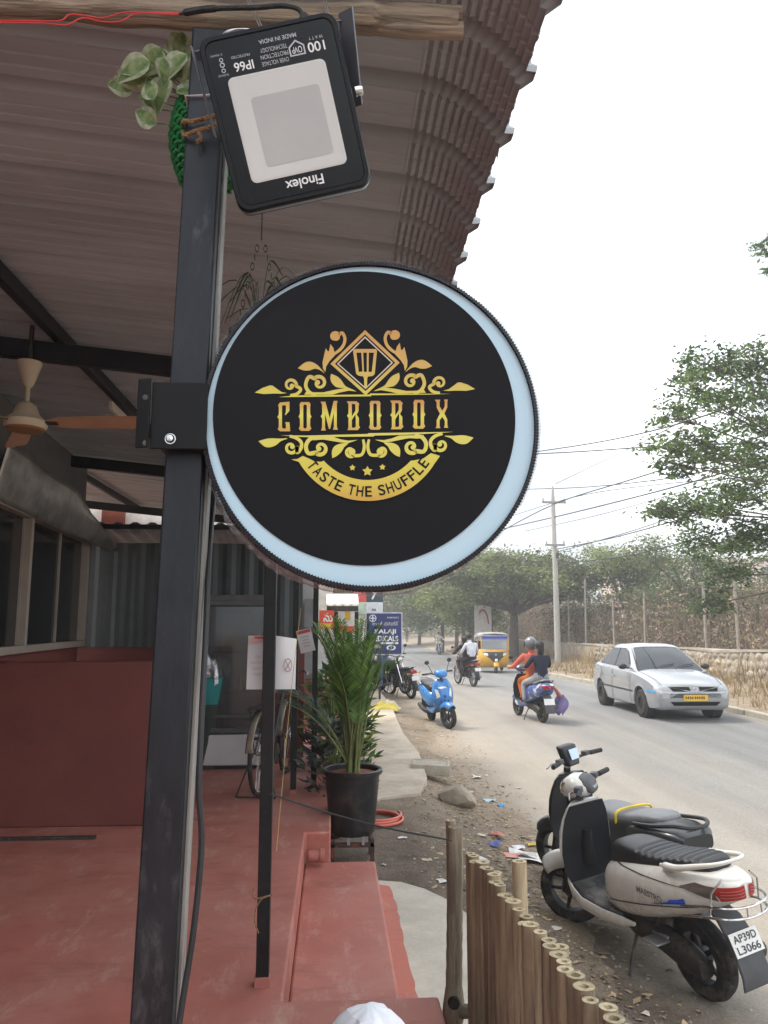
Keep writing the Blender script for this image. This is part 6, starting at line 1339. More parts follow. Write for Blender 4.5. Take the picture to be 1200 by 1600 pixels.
bg2 = thing('shopping_bag', 'purple and red bag hanging beside the pillion of the blue scooter', 'bag', r3+Vector((.40,.05,.34)))
b = MB(); b.grid(lambda u, v: ((.13*math.sqrt(max(0,1-(2*v-1)**2*.9)))*math.cos(u*6.283)*(1+.2*math.sin(u*25+v*4))+.05*(v-.5), .08*math.sin(u*6.283), (v-.5)*.36+.03*math.sin(u*19)), 26, 10); b.build('cloth', M('bag_purple', (.17,.13,.28), .7, var=.5, scale=6), bg2, smooth=40)
b = MB(); b.tube([(-.02,0,.16),(-.10,0,.30),(-.17,0,.38)],[.05,.03,.015],8); b.build('handle', M('bag_red', (.40,.10,.09), .7), bg2)
T3 = TF(moto2)
person('person in white shirt riding pillion on the dark motorcycle', T3, (.12,0,.93), (.17,.0,1.30), (.26,.03,1.58), ((.46,.24,1.02),(.50,-.24,1.05)), ((.50,.22,.80),(.50,-.22,.80)), ((.26,.22,.40),(.26,-.22,.40)), [white_s,dark_t,shoe])
person('person in dark clothes driving the dark motorcycle', T3, (.44,.02,.90), (.54,.03,1.24), (.60,.05,1.48), ((.86,.35,1.05),(.86,-.35,1.05)), ((.80,.22,.80),(.80,-.22,.80)), ((.55,.22,.34),(.55,-.22,.34)), [dark_t,maroon,M('sandal', (.5,.48,.46), .7)])
person('distant rider in white clothes coming down the road', TF(moto3), (.28,0,.90), (.32,0,1.28), (.36,0,1.55), ((.86,.34,1.05),(.86,-.34,1.05)), ((.70,.2,.80),(.70,-.2,.80)), ((.52,.22,.34),(.52,-.22,.34)), [beige,beige,shoe])
person('person in blue jeans sitting on the motorcycle under the medical sign', TF(moto4), (.25,0,.92), (.27,0,1.30), (.30,0,1.56), ((.75,.30,1.08),(.75,-.30,1.08)), ((.62,-.28,.80),(.62,.25,.80)), ((.60,-.32,.12),(.52,.25,.32)), [cl_('olive',(.16,.14,.10)),jeans,shoe])
gd = GR(636,1004)
person('far dark-clothed person standing at the bend of the road', Matrix.Translation(gd) @ Matrix.Rotation(R(90),4,'Z'), (0,0,.92), (0,0,1.35), (.02,0,1.62), ((.05,.24,.85),(.05,-.24,.85)), ((.03,.1,.5),(.03,-.1,.5)), ((0,.1,.0),(0,-.1,.0)), [dark_t,dark_t,shoe])

# ------------------------------------------------------------------ silver saloon car
cg = GR(1010,1121); cr = GR(938,1098)
silver = M('car_silver', (.36,.37,.385), .19, .35, var=.0, scale=3, coat=.7)
fr1 = Vector((cg.x,cg.y,0)); car_h = R(-90)+math.atan2((cr.x-cg.x)*.5, 2.55)*-1
car = thing('car', 'silver saloon taxi with yellow number plate coming down the road', 'car', (cg.x+.74, cg.y+1.30, cg.z), R(-91))
# local x forward, y left; half profile lofted from sill to crown of bonnet / boot
st_ = [(2.12,.40,.54,.58,.52),(2.06,.28,.60,.66,.70),(1.92,.21,.68,.76,.79),(1.6,.19,.78,.86,.83),(1.2,.19,.85,.94,.845),(.85,.19,.89,.985,.85),(.3,.18,.91,.97,.852),(-.5,.18,.93,.98,.852),(-1.1,.19,.95,1.0,.85),(-1.5,.22,.96,1.05,.83),(-1.85,.27,.95,1.05,.79),(-2.06,.32,.90,1.0,.72),(-2.13,.42,.82,.90,.60)]
P5 = [np.array(q) for q in st_]; dense = []
for i in range(len(P5)-1):
    for j in range(6): t_ = j/6; p0,p1,p2,p3 = P5[max(i-1,0)],P5[i],P5[i+1],P5[min(i+2,len(P5)-1)]; dense.append(.5*((2*p1)+(p2-p0)*t_+(2*p0-5*p1+4*p2-p3)*t_*t_+(3*p1-p0-3*p2+p3)*t_**3))
dense.append(P5[-1]); secs = []
for x, zb, zs, zt, w_ in dense:
    half = [(w_*.80,zb),(w_*.95,zb+.05),(w_*.985,zb+.16),(w_*1.0,zb+(zs-zb)*.5),(w_*.985,zb+(zs-zb)*.78),(w_*.955,zs),(w_*.88,zs+(zt-zs)*.55),(w_*.6,zs+(zt-zs)*.88),(w_*.25,zt)]
    # wheel arches
    out = []
    for y, z in half:
        for ax in (1.30,-1.25):
            d = abs(x-ax)
            if d < .36 and y > w_*.78:
                za = .30+math.sqrt(max(0,.355**2-d*d))
                if z < za: z = min(za, zs)
        out.append((x,y,z))
    secs.append(out+[(x,-y,z) for _,y,z in out[::-1]])
bd = MB().loft(secs).build('body', silver, car, smooth=38); bvc = bvh_of(bd)
# cabin
cs = [(.98,.92,.93,.78,.74),(.80,.93,1.05,.785,.70),(.50,.94,1.24,.79,.64),(.20,.95,1.405,.79,.595),(.05,.95,1.455,.79,.58),(-.3,.96,1.495,.79,.575),(-.7,.97,1.475,.785,.57),(-.95,.98,1.43,.78,.57),(-1.2,.99,1.29,.77,.58),(-1.45,1.0,1.13,.75,.60),(-1.62,1.01,1.03,.73,.66)]
secs = []
for q in interp_secs([(a,b2,c,d) for a,b2,c,d,_ in cs],4):
    wr_ = float(np.interp(q[0],[k_[0] for k_ in cs][::-1],[k_[4] for k_ in cs][::-1])); x, zb, zt, wb_ = q; f_ = min(1,(zt-zb)/.45)
    half = [(wb_,zb-.04),(wb_+(wr_-wb_)*.5*f_,zb+(zt-zb)*.45),(wr_+.015,zb+(zt-zb)*.86),(wr_-.06,zt-.01*f_),(wr_*.45,zt+.015*f_)]
    secs.append([(x,y,z) for y,z in half]+[(x,-y,z) for y,z in half[::-1]])
cb = MB().loft(secs).build('cabin', silver, car, smooth=30); bvb = bvh_of(cb)
for s in (-1,1):
    b = MB(); patch(b,bvb,[(.76,s*2,.965),(-1.42,s*2,1.01),(-.98,s*2,1.385),(.08,s*2,1.405)],(0,-s,0),16,6,.003); b.build('window_surround', M('surround_black', (.015,.015,.016), .4), car, smooth=60)
    b = MB(); patch(b,bvc,[(.98,s*2,.20),(-.92,s*2,.20),(-.92,s*2,.245),(.98,s*2,.245)],(0,-s,0),14,1,.005); b.build('sill_shade', M('surround_black', (.015,.015,.016)), car)  # the dark sill strip is painted shading along the lower body
b = MB(); patch(b,bvb,[(.99,-.74,3),(.99,.74,3),(.17,.545,3),(.17,-.545,3)],(0,0,-1),14,8,.004); b.build('windscreen_seal', M('surround_black', (.015,.015,.016)), car, smooth=60)
for s in (-.25,.2): b = MB(); b.tube([(.985,s-.1,.985),(.86,s+.15,1.055),(.80,s+.40,1.085)],.008,5); b.build('wiper', black_plastic, car)
for s in (-1,1): b = MB(); patch(b,bvc,[(2.0,s*.62,2),(.98,s*.72,2),(.98,s*.735,2),(2.0,s*.632,2)],(0,0,-1),16,1,.004); b.build('bonnet_gap', dark_print, car)
b = MB(); patch(b,bvc,[(3,-.64,.545),(3,.64,.545),(3,.64,.552),(3,-.64,.552)],(-1,0,0),16,1,.004); b.build('bumper_gap', dark_print, car)
gls = glassmat('car_glass', (.012,.016,.018), 1, .02)
b = MB(); patch(b,bvb,[(.95,-.70,3),(.95,.70,3),(.22,.52,3),(.22,-.52,3)],(0,0,-1),14,8,.008); b.build('windscreen', gls, car, smooth=60)
b = MB(); patch(b,bvb,[(-1.02,-.50,3),(-1.02,.50,3),(-1.56,.58,3),(-1.56,-.58,3)],(0,0,-1),10,6,.008); b.build('rear_window', gls, car, smooth=60)
for s in (-1,1):
    for cn, cor in (('front_window',[(.66,s*2,.985),(-.28,s*2,1.0),(-.28,s*2,1.40),(.10,s*2,1.375)]),('rear_side_window',[(-.36,s*2,1.0),(-1.30,s*2,1.03),(-.92,s*2,1.36),(-.36,s*2,1.40)])):
        b = MB(); patch(b,bvb,cor,(0,-s,0),8,5,.006); b.build(cn, glassmat('open_window', (.012,.012,.013), 1, .25) if 'open_window' not in MATS else MATS['open_window'], car, smooth=60)
    b = MB(); patch(b,bvc,[(.95,s*2,.50),(-.95,s*2,.50),(-.95,s*2,.535),(.95,s*2,.535)],(0,-s,0),14,1,.008); b.build('side_moulding', dark_print, car)
    for x0 in (.80,-.34,-1.12): b = MB(); patch(b,bvc,[(x0,s*2,.26),(x0-.018,s*2,.26),(x0-.018,s*2,.93),(x0,s*2,.93)],(0,-s,0),1,10,.006); b.build('door_gap', dark_print, car)
    for x0 in (-.18,-.98): b = MB(); patch(b,bvc,[(x0,s*2,.76),(x0-.16,s*2,.765),(x0-.16,s*2,.795),(x0,s*2,.79)],(0,-s,0),4,2,.02); b.build('door_handle', silver, car)
    m_ = MB(); m_.ball((.62,s*.93,1.02),(.07,.10,.065)); m_.tube([(.62,s*.80,.98),(.62,s*.88,1.0)],.02,6); m_.build('side_mirror', black_plastic, car)
    b = MB(); patch(b,bvc,[(3,s*.44,.585),(3,s*.74,.64),(3,s*.79,.74),(3,s*.55,.70)],(-1,0,0),6,5,.008); b.build('headlight', M('lamp_glass', (.30,.31,.32), .08, coat=1), car, smooth=60)
    b = MB(); b.lathe([(.001,.004),(.05,.006),(.07,.0)],14,T=Matrix.Translation((2.035,s*.60,.40)) @ Matrix.Rotation(R(90),4,'Y')); b.build('fog_lamp', dark_metal, car)
    for ax in (1.30,-1.25):
        wq = wheel_mesh(.30,.185,0,0).build('wheel', rubber, car); wq.location = (ax,s*.74,.30)
        b = MB(); b.lathe([(.19,.05*s),(.20,.075*s),(.185,.065*s),(.06,.045*s),(.001,.06*s)],24,T=TY)
        for k_ in range(8):
            a = k_*math.pi/4; b.tube([(0,-s*.055,0),(.17*math.cos(a),-s*.068,.17*math.sin(a))],.016,5)
        b.build('rim', M('steel_rim', (.10,.10,.105), .5, .5) if ax > 0 else alloy, wq)
        b = MB(); b.cyl((ax,s*.60,.32),(ax,s*.80,.32),.345,n=28); b.build('wheel_well', M('well_black', (.008,.008,.008), .9), car)
b = MB(); patch(b,bvc,[(3,-.46,.60),(3,.46,.60),(3,.50,.685),(3,-.50,.685)],(-1,0,0),12,3,.010); b.build('grille', M('grille_black', (.004,.004,.004), .6, spec=.2), car)
b = MB(); patch(b,bvc,[(3,-.09,.585),(3,.09,.585),(3,.10,.69),(3,-.10,.69)],(-1,0,0),4,3,.016); b.build('grille_centre', silver, car)
b = MB(); b.lathe([(.036,0),(.045,.004),(.054,0)],20,T=Matrix.Translation((2.125,0,.635)) @ Matrix.Rotation(R(90),4,'Y') @ Matrix.Diagonal((.8,1,1,1)),caps=False); b.tube([(2.13,-.04,.635),(2.13,.04,.635)],.005,6); b.build('badge', chrome, car)
for s in (-1,1):
    b = MB(); patch(b,bvc,[(3,s*.10,.588),(3,s*.50,.675),(3,s*.51,.69),(3,s*.10,.604)],(-1,0,0),8,1,.016); b.build('grille_bar', chrome, car)
b = MB(); patch(b,bvc,[(3,-.44,.315),(3,.44,.315),(3,.52,.395),(3,-.52,.395)],(-1,0,0),12,3,.008); b.build('lower_intake', M('grille_black', (.004,.004,.004)), car)
number_plate(car, Matrix.Translation((2.135,0,.475)) @ Matrix.Rotation(R(90),4,'Z'), ['TS 07 UA 4721'] if False else [], .50, .12, M('plate_yellow', (.72,.42,.02), .5))
b = MB(); [b.box((2.1385,-.20+.044*i+(.012 if i > 3 else 0),.475),(.002,.026,.052 if i % 3 else .046)) for i in range(9)]; b.build('plate_marks', dark_print, car)
b = MB(); patch(b,bvc,[(1.96,-2,.56),(1.66,-2,.58),(1.66,-2,.62),(1.96,-2,.60)],(0,1,0),6,1,.01); b.build('blue_tape', M('tape_blue', (.05,.30,.55), .4), car)
Tc = Matrix.Translation(car.location) @ car.rotation_euler.to_matrix().to_4x4()

# ------------------------------------------------------------------ auto rickshaw
rg = GR(777,1052)
auto = thing('auto_rickshaw', 'yellow auto rickshaw with blue sun strip coming towards the camera', 'rickshaw', (rg.x,rg.y+1.0,rg.z), R(-93))
yel = M('rickshaw_yellow', (.62,.33,.02), .4, var=.1, coat=.4)
# nose: rounded shell, local x forward
secs = []
for z, w_, x in ((.26,.50,.82),(.34,.60,.93),(.55,.655,1.02),(.75,.66,1.02),(.92,.64,.97),(1.02,.62,.90)):
    secs.append([(x-.42*(abs(y/w_))**2.8, y, z) for y in np.linspace(-w_,w_,17)]+[(.1,w_,z),(.1,-w_,z)])
ns = MB().loft(secs).build('nose', yel, auto, smooth=50); bvn = bvh_of(ns)
b = MB(); b.box((-.55,0,.45),(1.4,1.30,.5)); b.build('rear_body', yel, auto, bevel=.05)
secs = [[(x,-w_,z0),(x,-w_*.96,z1-.05),(x,-w_*.75,z1),(x,0,z1+.03),(x,w_*.75,z1),(x,w_*.96,z1-.05),(x,w_,z0)] for x, w_, z0, z1 in ((-1.28,.62,1.30,1.62),(-1.2,.66,1.28,1.68),(-.4,.67,1.5,1.74),(.4,.66,1.55,1.73),(.74,.63,1.56,1.68))]
MB().loft(secs, closed=False, caps=False).build('canopy', M('canopy_grey', (.30,.29,.28), .7, var=.15), auto, smooth=60, solid=.02)
b = MB(); b.box((-1.25,0,1.0),(.04,1.25,.7)); b.build('rear_cover', black_plastic, auto)
b = MB()
for s in (-1,1): b.tube([(.86,s*.60,1.0),(.72,s*.60,1.62)],.025,8); b.tube([(-.2,s*.62,.7),(-.2,s*.63,1.55)],.02,6)
b.build('pillars', yel, auto)
b = MB(); b.add([(.86,-.56,1.03),(.86,.56,1.03),(.745,.56,1.45),(.745,-.56,1.45)],[(0,1,2,3)]); b.build('windscreen', glassmat('rick_glass', (.35,.38,.40), .55, .05), auto)
b = MB(); b.add([(.750,-.57,1.45),(.750,.57,1.45),(.715,.57,1.58),(.715,-.57,1.58)],[(0,1,2,3)]); b.build('sun_strip', M('strip_blue', (.12,.13,.60), .4), auto)
b = MB(); b.box((.76,0,1.60),(.12,1.22,.06)); b.build('roof_lip', M('lip_blue', (.16,.24,.34), .4), auto, bevel=.02)
b = MB(); patch(b,bvn,[(3,-.30,.66),(3,.30,.66),(3,.56,.92),(3,-.56,.92)],(-1,0,0),10,4,.008); patch(b,bvn,[(3,-.12,.50),(3,.12,.50),(3,.28,.67),(3,-.28,.67)],(-1,0,0),8,4,.008); b.build('black_mask', dark_print, auto)
for s in (-1,1): b = MB(); patch(b,bvn,[(3,s*.32,.75),(3,s*.48,.78),(3,s*.50,.88),(3,s*.34,.86)],(-1,0,0),4,3,.016); b.build('headlight', clear_lens, auto)
b = MB(); b.lathe([(.001,.003),(.045,.002),(.05,0)],14,T=Matrix.Translation((1.035,0,.80)) @ Matrix.Rotation(R(90),4,'Y')); b.build('badge', alloy, auto)
wq = moto_wheel(auto,.98,.21,.10,alloy); moto_wheel(auto,-.85,.21,.10,alloy).location = (-.85,.55,.21); moto_wheel(auto,-.85,.21,.10,alloy).location = (-.85,-.55,.21)
b = MB(); b.loft([[(.98+.26*math.cos(a),y,.23+.27*math.sin(a)-abs(y)*.4) for y in (-.12,-.06,0,.06,.12)] for a in np.linspace(R(15),R(120),10)], closed=False, caps=False); b.build('front_fender', yel, auto, smooth=60, solid=.006)
b = MB(); b.ball((1.16,0,.56),(.05,.07,.07)); b.build('fender_lamp', M('lamp_white', (.75,.75,.75), .3), auto)
b = MB(); b.box((.25,0,.75),(.3,1.0,.12)); b.box((-.6,0,.72),(.5,1.15,.14)); b.box((-.85,0,1.05),(.1,1.15,.5)); b.build('seats', M('rick_seat', (.05,.02,.02), .6), auto)
Ta = Matrix.Translation(auto.location) @ auto.rotation_euler.to_matrix().to_4x4()
person('rickshaw driver in maroon shirt behind the windscreen', Ta, (.25,.0,.88), (.28,0,1.18), (.32,0,1.40), ((.62,.25,1.05),(.62,-.25,1.05)), ((.60,.15,.80),(.60,-.15,.80)), ((.62,.15,.40),(.62,-.15,.40)), [maroon,dark_t,shoe], scale=.9)
b = thing('standing_board', 'tall white board with a red swoosh standing behind the rickshaw', 'board', (GR(783,1044).x,GR(783,1044).y+6,float(zground(12.,45.))))
MB().box((.3,0,1.55),(1.0,.06,2.9)).build('panel', M('board_white', (.62,.58,.55), .7), b)
s_ = MB(); s_.tube(smoothpath([(.05,-.05,2.45),(.25,-.05,2.72),(.5,-.05,2.5),(.62,-.05,1.9)],6),[.02]*3+[.06]*8+[.045]*7+[.02],5,sq=(.2,1)); s_.build('swoosh', M('swoosh_red', (.35,.10,.08), .7), b)
MB().box((.83,.05,1.5),(.05,.08,3.0)).build('frame', dark_metal, b)
# ------------------------------------------------------------------ vegetation
def leaf_cloud(name, C, size, mat, parent=None, flat=.5, aspect=.45, drop=0):
    """C: n x 3 leaf positions -> one mesh of small folded leaves"""
    n = len(C); d = rng.normal(size=(n,3)); d[:,2] = d[:,2]*flat-drop; d /= np.linalg.norm(d,axis=1)[:,None]
    u = rng.normal(size=(n,3)); u[:,2] += 1.0; s_ = np.cross(d,u); s_ /= np.linalg.norm(s_,axis=1)[:,None]
    l = size*rng.uniform(.55,1.35,(n,1)); w_ = l*aspect*.5
    V = np.stack([C, C+d*l*.5+s_*w_, C+d*l, C+d*l*.5-s_*w_],1).reshape(-1,3); F = np.arange(n*4).reshape(-1,4)
    return obj(name, fast_mesh(name, V, F, mat), parent)
def clumps(cs, n, sub=9, tight=.30):
    """leaf positions gathered in sub-tufts inside ellipsoids cs = [(centre, radii)]; returns points, tuft centres"""
    pts, tc_ = [], []; vol = np.array([max(r[0]*r[1]*r[2],1e-3)**(2/3) for _, r in cs]); cnt = (n*vol/vol.sum()).astype(int)
    for (c, r), k_ in zip(cs, cnt):
        c = np.array(c); r = np.array(r); m = max(4,int(sub)); q = rng.normal(size=(m,3)); q /= np.linalg.norm(q,axis=1)[:,None]; q *= rng.uniform(.35,1,(m,1))**.6; cen = c+q*r; tc_.append(cen)
        i = rng.integers(0,m,k_); g = rng.normal(size=(k_,3))*r*tight*np.array([1,1,.75])*rng.uniform(.5,1.5,(k_,1)); pts.append(cen[i]+g)
    return np.concatenate(pts), tc_
def tree(name, label, base, height, cs, nleaf, leaf, mat, bark, tr=.2, sub=9, tight=.30, group=None, fork=.4, limbs=True, flat=.5, twigs=True, lf_=.55, tw_=.1):
    t = thing(name, label, 'tree', base, group=group); pts, tc_ = clumps(cs, nleaf, sub, tight); b = MB(); top_ = Vector((0,0,height*fork))
    lean = Vector((random.uniform(-.2,.2),random.uniform(-.2,.2),0)); b.tube(smoothpath([(0,0,-.2),lean*.5+top_*.5,lean+top_],4),[tr*1.25]+[tr*(1-.05*i) for i in range(8)],10)
    for (c, r), ce in zip(cs, tc_):
        c = Vector(c); s0 = lean+top_*random.uniform(.8,1); mid = s0.lerp(c,.5)+Vector((random.uniform(-.3,.3),random.uniform(-.3,.3),random.uniform(-.1,.4)))*min(1,height*.12)
        if limbs: pth = smoothpath([s0,mid,c],4); b.tube(pth,[tr*lf_*(1-.75*i/(len(pth)-1)) for i in range(len(pth))],7)
        if twigs:
            for e_ in ce[::1]: b.tube([c.lerp(s0,.06), Vector(e_).lerp(c,.4)+Vector((0,0,.05)), Vector(e_)],[tr*tw_,tr*tw_*.6,tr*tw_*.25],4,caps=False)
    b.build('trunk', bark, t, smooth=60)
    o = leaf_cloud('crown', pts, leaf, mat, t, flat); tag(o, kind='stuff'); return t
bark = M('bark', (.11,.085,.065), .9, var=.4, scale=5, stretch=(4,4,.8), bump=.6, bscale=20)
lf_dk = leafmat('leaf_dark', (.06,.095,.038), .35, .5, .35, .5, c2=(.13,.175,.06)); lf_md = leafmat('leaf_mid', (.12,.17,.055), .35, .5, .4, .35, c2=(.24,.28,.09))
lf_ol = leafmat('leaf_olive', (.17,.18,.075), .35, .5, .4, .3, c2=(.32,.30,.13)); lf_dry = leafmat('leaf_dry', (.30,.215,.14), .3, .5, .35, .35, c2=(.44,.33,.22))
lf_near = leafmat('leaf_near', (.062,.11,.036), .4, .5, .42, .8, c2=(.16,.23,.07))
lf_um = leafmat('leaf_umbrella', (.11,.14,.05), .35, .5, .4, .3, c2=(.23,.26,.09))
zg = lambda x, y: float(zground(x, y))
# overhanging tree on the right; its trunk stands out of view
bx2, by2 = 13.2, 15.0; bz2 = zg(bx2,by2)
cs = []
for px, py, d, r_ in ((1115,565,13.5,.55),(1165,555,14,.6),(1195,590,14.5,.7),(1075,600,13.2,.42),(1055,650,13,.38),(1120,635,13.5,.6),(1180,650,14,.7),(1090,690,13.4,.55),(1035,700,13,.35),(1060,725,13,.4),(1130,710,13.8,.6),(1190,720,14,.7),(1060,795,14.5,.55),(1030,800,14.2,.3),(1110,790,14.5,.65),(1170,780,14.5,.7),(1100,850,15,.6),(1150,840,15,.6),(1195,850,15,.6),(1130,900,15.5,.5),(1110,945,15.5,.4),(1195,388,13.8,.26),(1199,425,13.6,.12),(1300,700,14.5,1.0),(1290,830,14.5,.9),(1265,620,14,.6),(1270,400,13.8,.5)):
    q = P(px,py,d)-Vector((bx2,by2,bz2)); cs.append((tuple(q),(r_*1.1,r_*1.05,r_*.62)))
tree('roadside_tree', 'big leafy tree reaching over the road from the side, nearest', (bx2,by2,bz2), 9, cs, 23000, .105, lf_near, bark, .24, sub=15, tight=.25, fork=.36, lf_=.16, tw_=.035)
# flat-topped tree behind the utility pole
def ring(cx, cy, cz, rx, ry, n, r, zj=.3, drop=.5):
    return [((cx+rx*math.cos(a)*f,cy+ry*math.sin(a)*f,cz+random.uniform(-zj,zj)-drop*f*f),(r,r,r*.38)) for a, f in [(2*math.pi*i/n+random.random()*.4, random.uniform(.35,1)) for i in range(n)]]
q = P(802,1000,44); b0 = (q.x,44,zg(q.x,44.))
tree('umbrella_tree', 'wide flat-topped olive tree behind the utility pole', b0, 7.4, ring(0,0,6.1,4.8,4,20,1.5,.3,2.0)+ring(0,0,4.9,5.0,4,12,1.3,.3,1.6), 36000, .22, lf_um, bark, .30, sub=12, tight=.36, fork=.42, lf_=.35, tw_=.06)
def rt(px, d, h, w_, n, leaf, mat, label, tr=.2, name='roadside_tree', fl_=.6, sub=10):
    x = P(px,975,d).x; h *= random.uniform(.85,1.2); cs = ring(0,0,h*.72,w_*.5,w_*.5,7,w_*.30,h*.08)+ring(0,0,h*.5,w_*.42,w_*.42,5,w_*.26,h*.1)
    cs = [(c,(r[0],r[1],r[0]*fl_)) for c, r in cs]
    return tree(name, label, (x,d,zg(x,d)), h, cs, n, leaf, mat, bark, tr, sub=sub, tight=.36, fork=.34, group='trees along the far side of the road')
rt(690,62,7.5,7,15000,.26,lf_dk,'dark green tree overhanging the far bend of the road')
rt(742,52,6.0,5,10000,.24,lf_md,'smaller green tree between the dark tree and the umbrella tree')
rt(655,84,8,9,12000,.36,lf_md,'hazy tree at the end of the road beside the bend')
rt(610,80,7.0,8,8000,.30,lf_ol,'pale tree on the shop side at the end of the road')
rt(912,47,3.4,3.6,6000,.20,lf_dk,'dark low tree just right of the utility pole, beyond the wall')
rt(985,40,7.4,4.0,10000,.18,lf_md,'bright green tree beyond the wall, above the car roof')
rt(1045,37,4.6,3.8,8000,.17,lf_md,'olive tree beyond the wall with a thin top, above the windscreen')
rt(1105,31,6.2,4.4,8000,.15,lf_dk,'dark green bushy tree beyond the wall near the frame edge')
rt(1195,29,4.6,3.6,5000,.15,lf_ol,'pale olive tree beyond the wall at the frame edge')
rt(845,60,4.2,5,5000,.24,lf_dry,'brown half-bare tree far behind the utility pole')
rt(1000,44,7.6,3.0,2600,.16,lf_dry,'thin brown tree rising behind the bright green tree')
# bare trunks beside the far verge
for i, (px, d, h) in enumerate(((722,56,5.5),(733,54,5),(752,50,4.8),(765,49,5.2),(712,60,5.5))):
    x = P(px,975,d).x; b = MB(); b.tube(smoothpath([(0,0,-.2),(.1,0,h*.4),(-.1,.1,h*.8),(.1,0,h)],4),[.17-.008*k_ for k_ in range(13)],8)
    for s in (-1,1): b.tube([(0,0,h*.6),(s*.5,.1,h*.85),(s*.9,.1,h*1.05)],[.07,.05,.02],5)
    t = thing('tree_trunk', 'bare dark trunk on the verge, number counted from the bend' if False else ['slim dark trunk nearest the far bend','slim dark trunk second from the far bend','slim dark trunk third from the far bend','slim dark trunk fourth from the far bend','leaning dark trunk under the dark green tree'][i], 'tree', (x,d,zg(x,d)), group='dark trunks along the verge'); b.build('trunk', bark, t, smooth=60)
    o = leaf_cloud('crown', np.array([0,0,h])+rng.normal(size=(900,3))*np.array([1.0,1.0,.55]), .2, lf_dk, t); tag(o, kind='stuff')
# dry thicket behind the wall
N = 52000; xx = rng.uniform(12.9,18.5,N); yy = rng.uniform(18,66,N); hmax = 2.7+.7*np.sin(yy*.45)+.6*np.sin(yy*1.3+xx)+.45*np.sin(yy*3.1)+.4*rng.normal(size=N); tuft = np.sin(xx*2.1+yy*1.3)*np.sin(yy*2.7-xx)
zz2 = zground(xx,yy)+hmax*rng.random(N)**.85*(.75+.3*tuft); C = np.stack([xx,yy,zz2],1); k = rng.random(N) < .86
o = leaf_cloud('dry_thicket', C[k], .17, lf_dry, None, .8); tag(o, 'brown dry thicket filling the plot behind the stone wall', 'thicket', kind='stuff')
o = leaf_cloud('green_undergrowth', C[~k]*np.array([1,1,.9]), .16, lf_md, None, .7); tag(o, 'patches of green undergrowth among the dry thicket', 'undergrowth', kind='stuff')
b = MB(); M_ = 1500; V = []; F = []
for i in range(M_):
    x, y = random.uniform(12.9,17), random.uniform(18,62); z = zg(x,y); h = random.uniform(1.6,3.8); r_ = random.uniform(.008,.02); dx, dy = random.uniform(-.7,.7), random.uniform(-.7,.7); k_ = len(V)
    for j, (f, rr) in enumerate(((0,r_),(.55,r_*.8),(1,r_*.3))):
        for a in (0,2.1,4.2): V.append((x+dx*f*f+rr*math.cos(a),y+dy*f*f+rr*math.sin(a),z+h*f))
    for j in (0,3):
        for a in range(3): F.append((k_+j+a,k_+j+(a+1)%3,k_+j+3+(a+1)%3,k_+j+3+a))
o = obj('thicket_stems', fast_mesh('thicket_stems', np.array(V), np.array(F), M('dry_stem', (.20,.15,.105), .9, var=.3, island=.4))); tag(o, 'thin bare stems standing up through the dry thicket', 'stems', kind='stuff')
# dry grass on the verge
N = 16000; xx = rng.uniform(9.3,12.6,N); yy = 15+50*rng.random(N)**1.4; keep = (np.sin(xx*3+yy*1.1)+np.sin(yy*2.3))*.5+rng.random(N)*1.4-.2*(12-xx) > .55; xx, yy = xx[keep], yy[keep]; n = len(xx)
base_ = np.stack([xx,yy,zground(xx,yy)],1); d = rng.normal(size=(n,3))*.35; d[:,2] = 1; hgt = rng.uniform(.08,.38,(n,1))*(1+1.3*(xx[:,None] > 11.8)); s_ = np.stack([rng.normal(size=n),rng.normal(size=n)*.4,np.zeros(n)],1)*.012
V = np.stack([base_-s_,base_+s_,base_+d*hgt+s_*.2,base_+d*hgt-s_*.2],1).reshape(-1,3); o = obj('dry_grass', fast_mesh('dry_grass', V, np.arange(n*4).reshape(-1,4), leafmat('grass_dry', (.34,.25,.13), .3, .4, .3, 1))); tag(o, 'dry straw-coloured grass on the verge', 'grass', kind='stuff')
# distant wood closing the street
N = 16000; xx = rng.uniform(-45,80,N); yy = rng.uniform(112,135,N); hm = 6+3*np.sin(xx*.23)+2*np.sin(xx*.61+2); C = np.stack([xx,yy,hm*rng.random(N)**.8],1)
o = leaf_cloud('distant_wood', C, 1.0, lf_ol, None, .6); tag(o, 'hazy far wood closing the end of the street', 'wood', kind='stuff')

# ------------------------------------------------------------------ stone wall, wire fence, utility pole, wires
sw = thing('stone_wall', 'low rubble stone wall along the far side of the road', 'wall', (12.55,0,0))
stone_ms = [M('wall_stone_%d' % i, c, .9, var=.3, scale=4, bump=.5, bscale=12) for i, c in enumerate(((.38,.33,.26),(.32,.275,.225),(.43,.37,.29)))]
b = MB(); ys = np.arange(17,62,1.5); b.loft([[(-.16,y,zg(12.5,y)-.3),(.16,y,zg(12.5,y)-.3),(.16,y,zg(12.5,y)+.78),(-.16,y,zg(12.5,y)+.78)] for y in ys]); b.build('core', M('wall_mortar', (.36,.305,.235), .95, var=.25, scale=3, bump=.6, bscale=8), sw)
b = MB(); b.loft([[(-.2,y,zg(12.5,y)+.78+.04*math.sin(y*3)),(.2,y,zg(12.5,y)+.78),(.2,y,zg(12.5,y)+.86),(-.2,y,zg(12.5,y)+.86+.04*math.sin(y*3))] for y in ys]); b.build('coping', M('wall_coping', (.34,.30,.245), .9, var=.25, scale=2, bump=.3), sw)
rk = [rock('stone', .21,.065,.15,20+i,stone_ms[i % 3]) for i in range(6)]
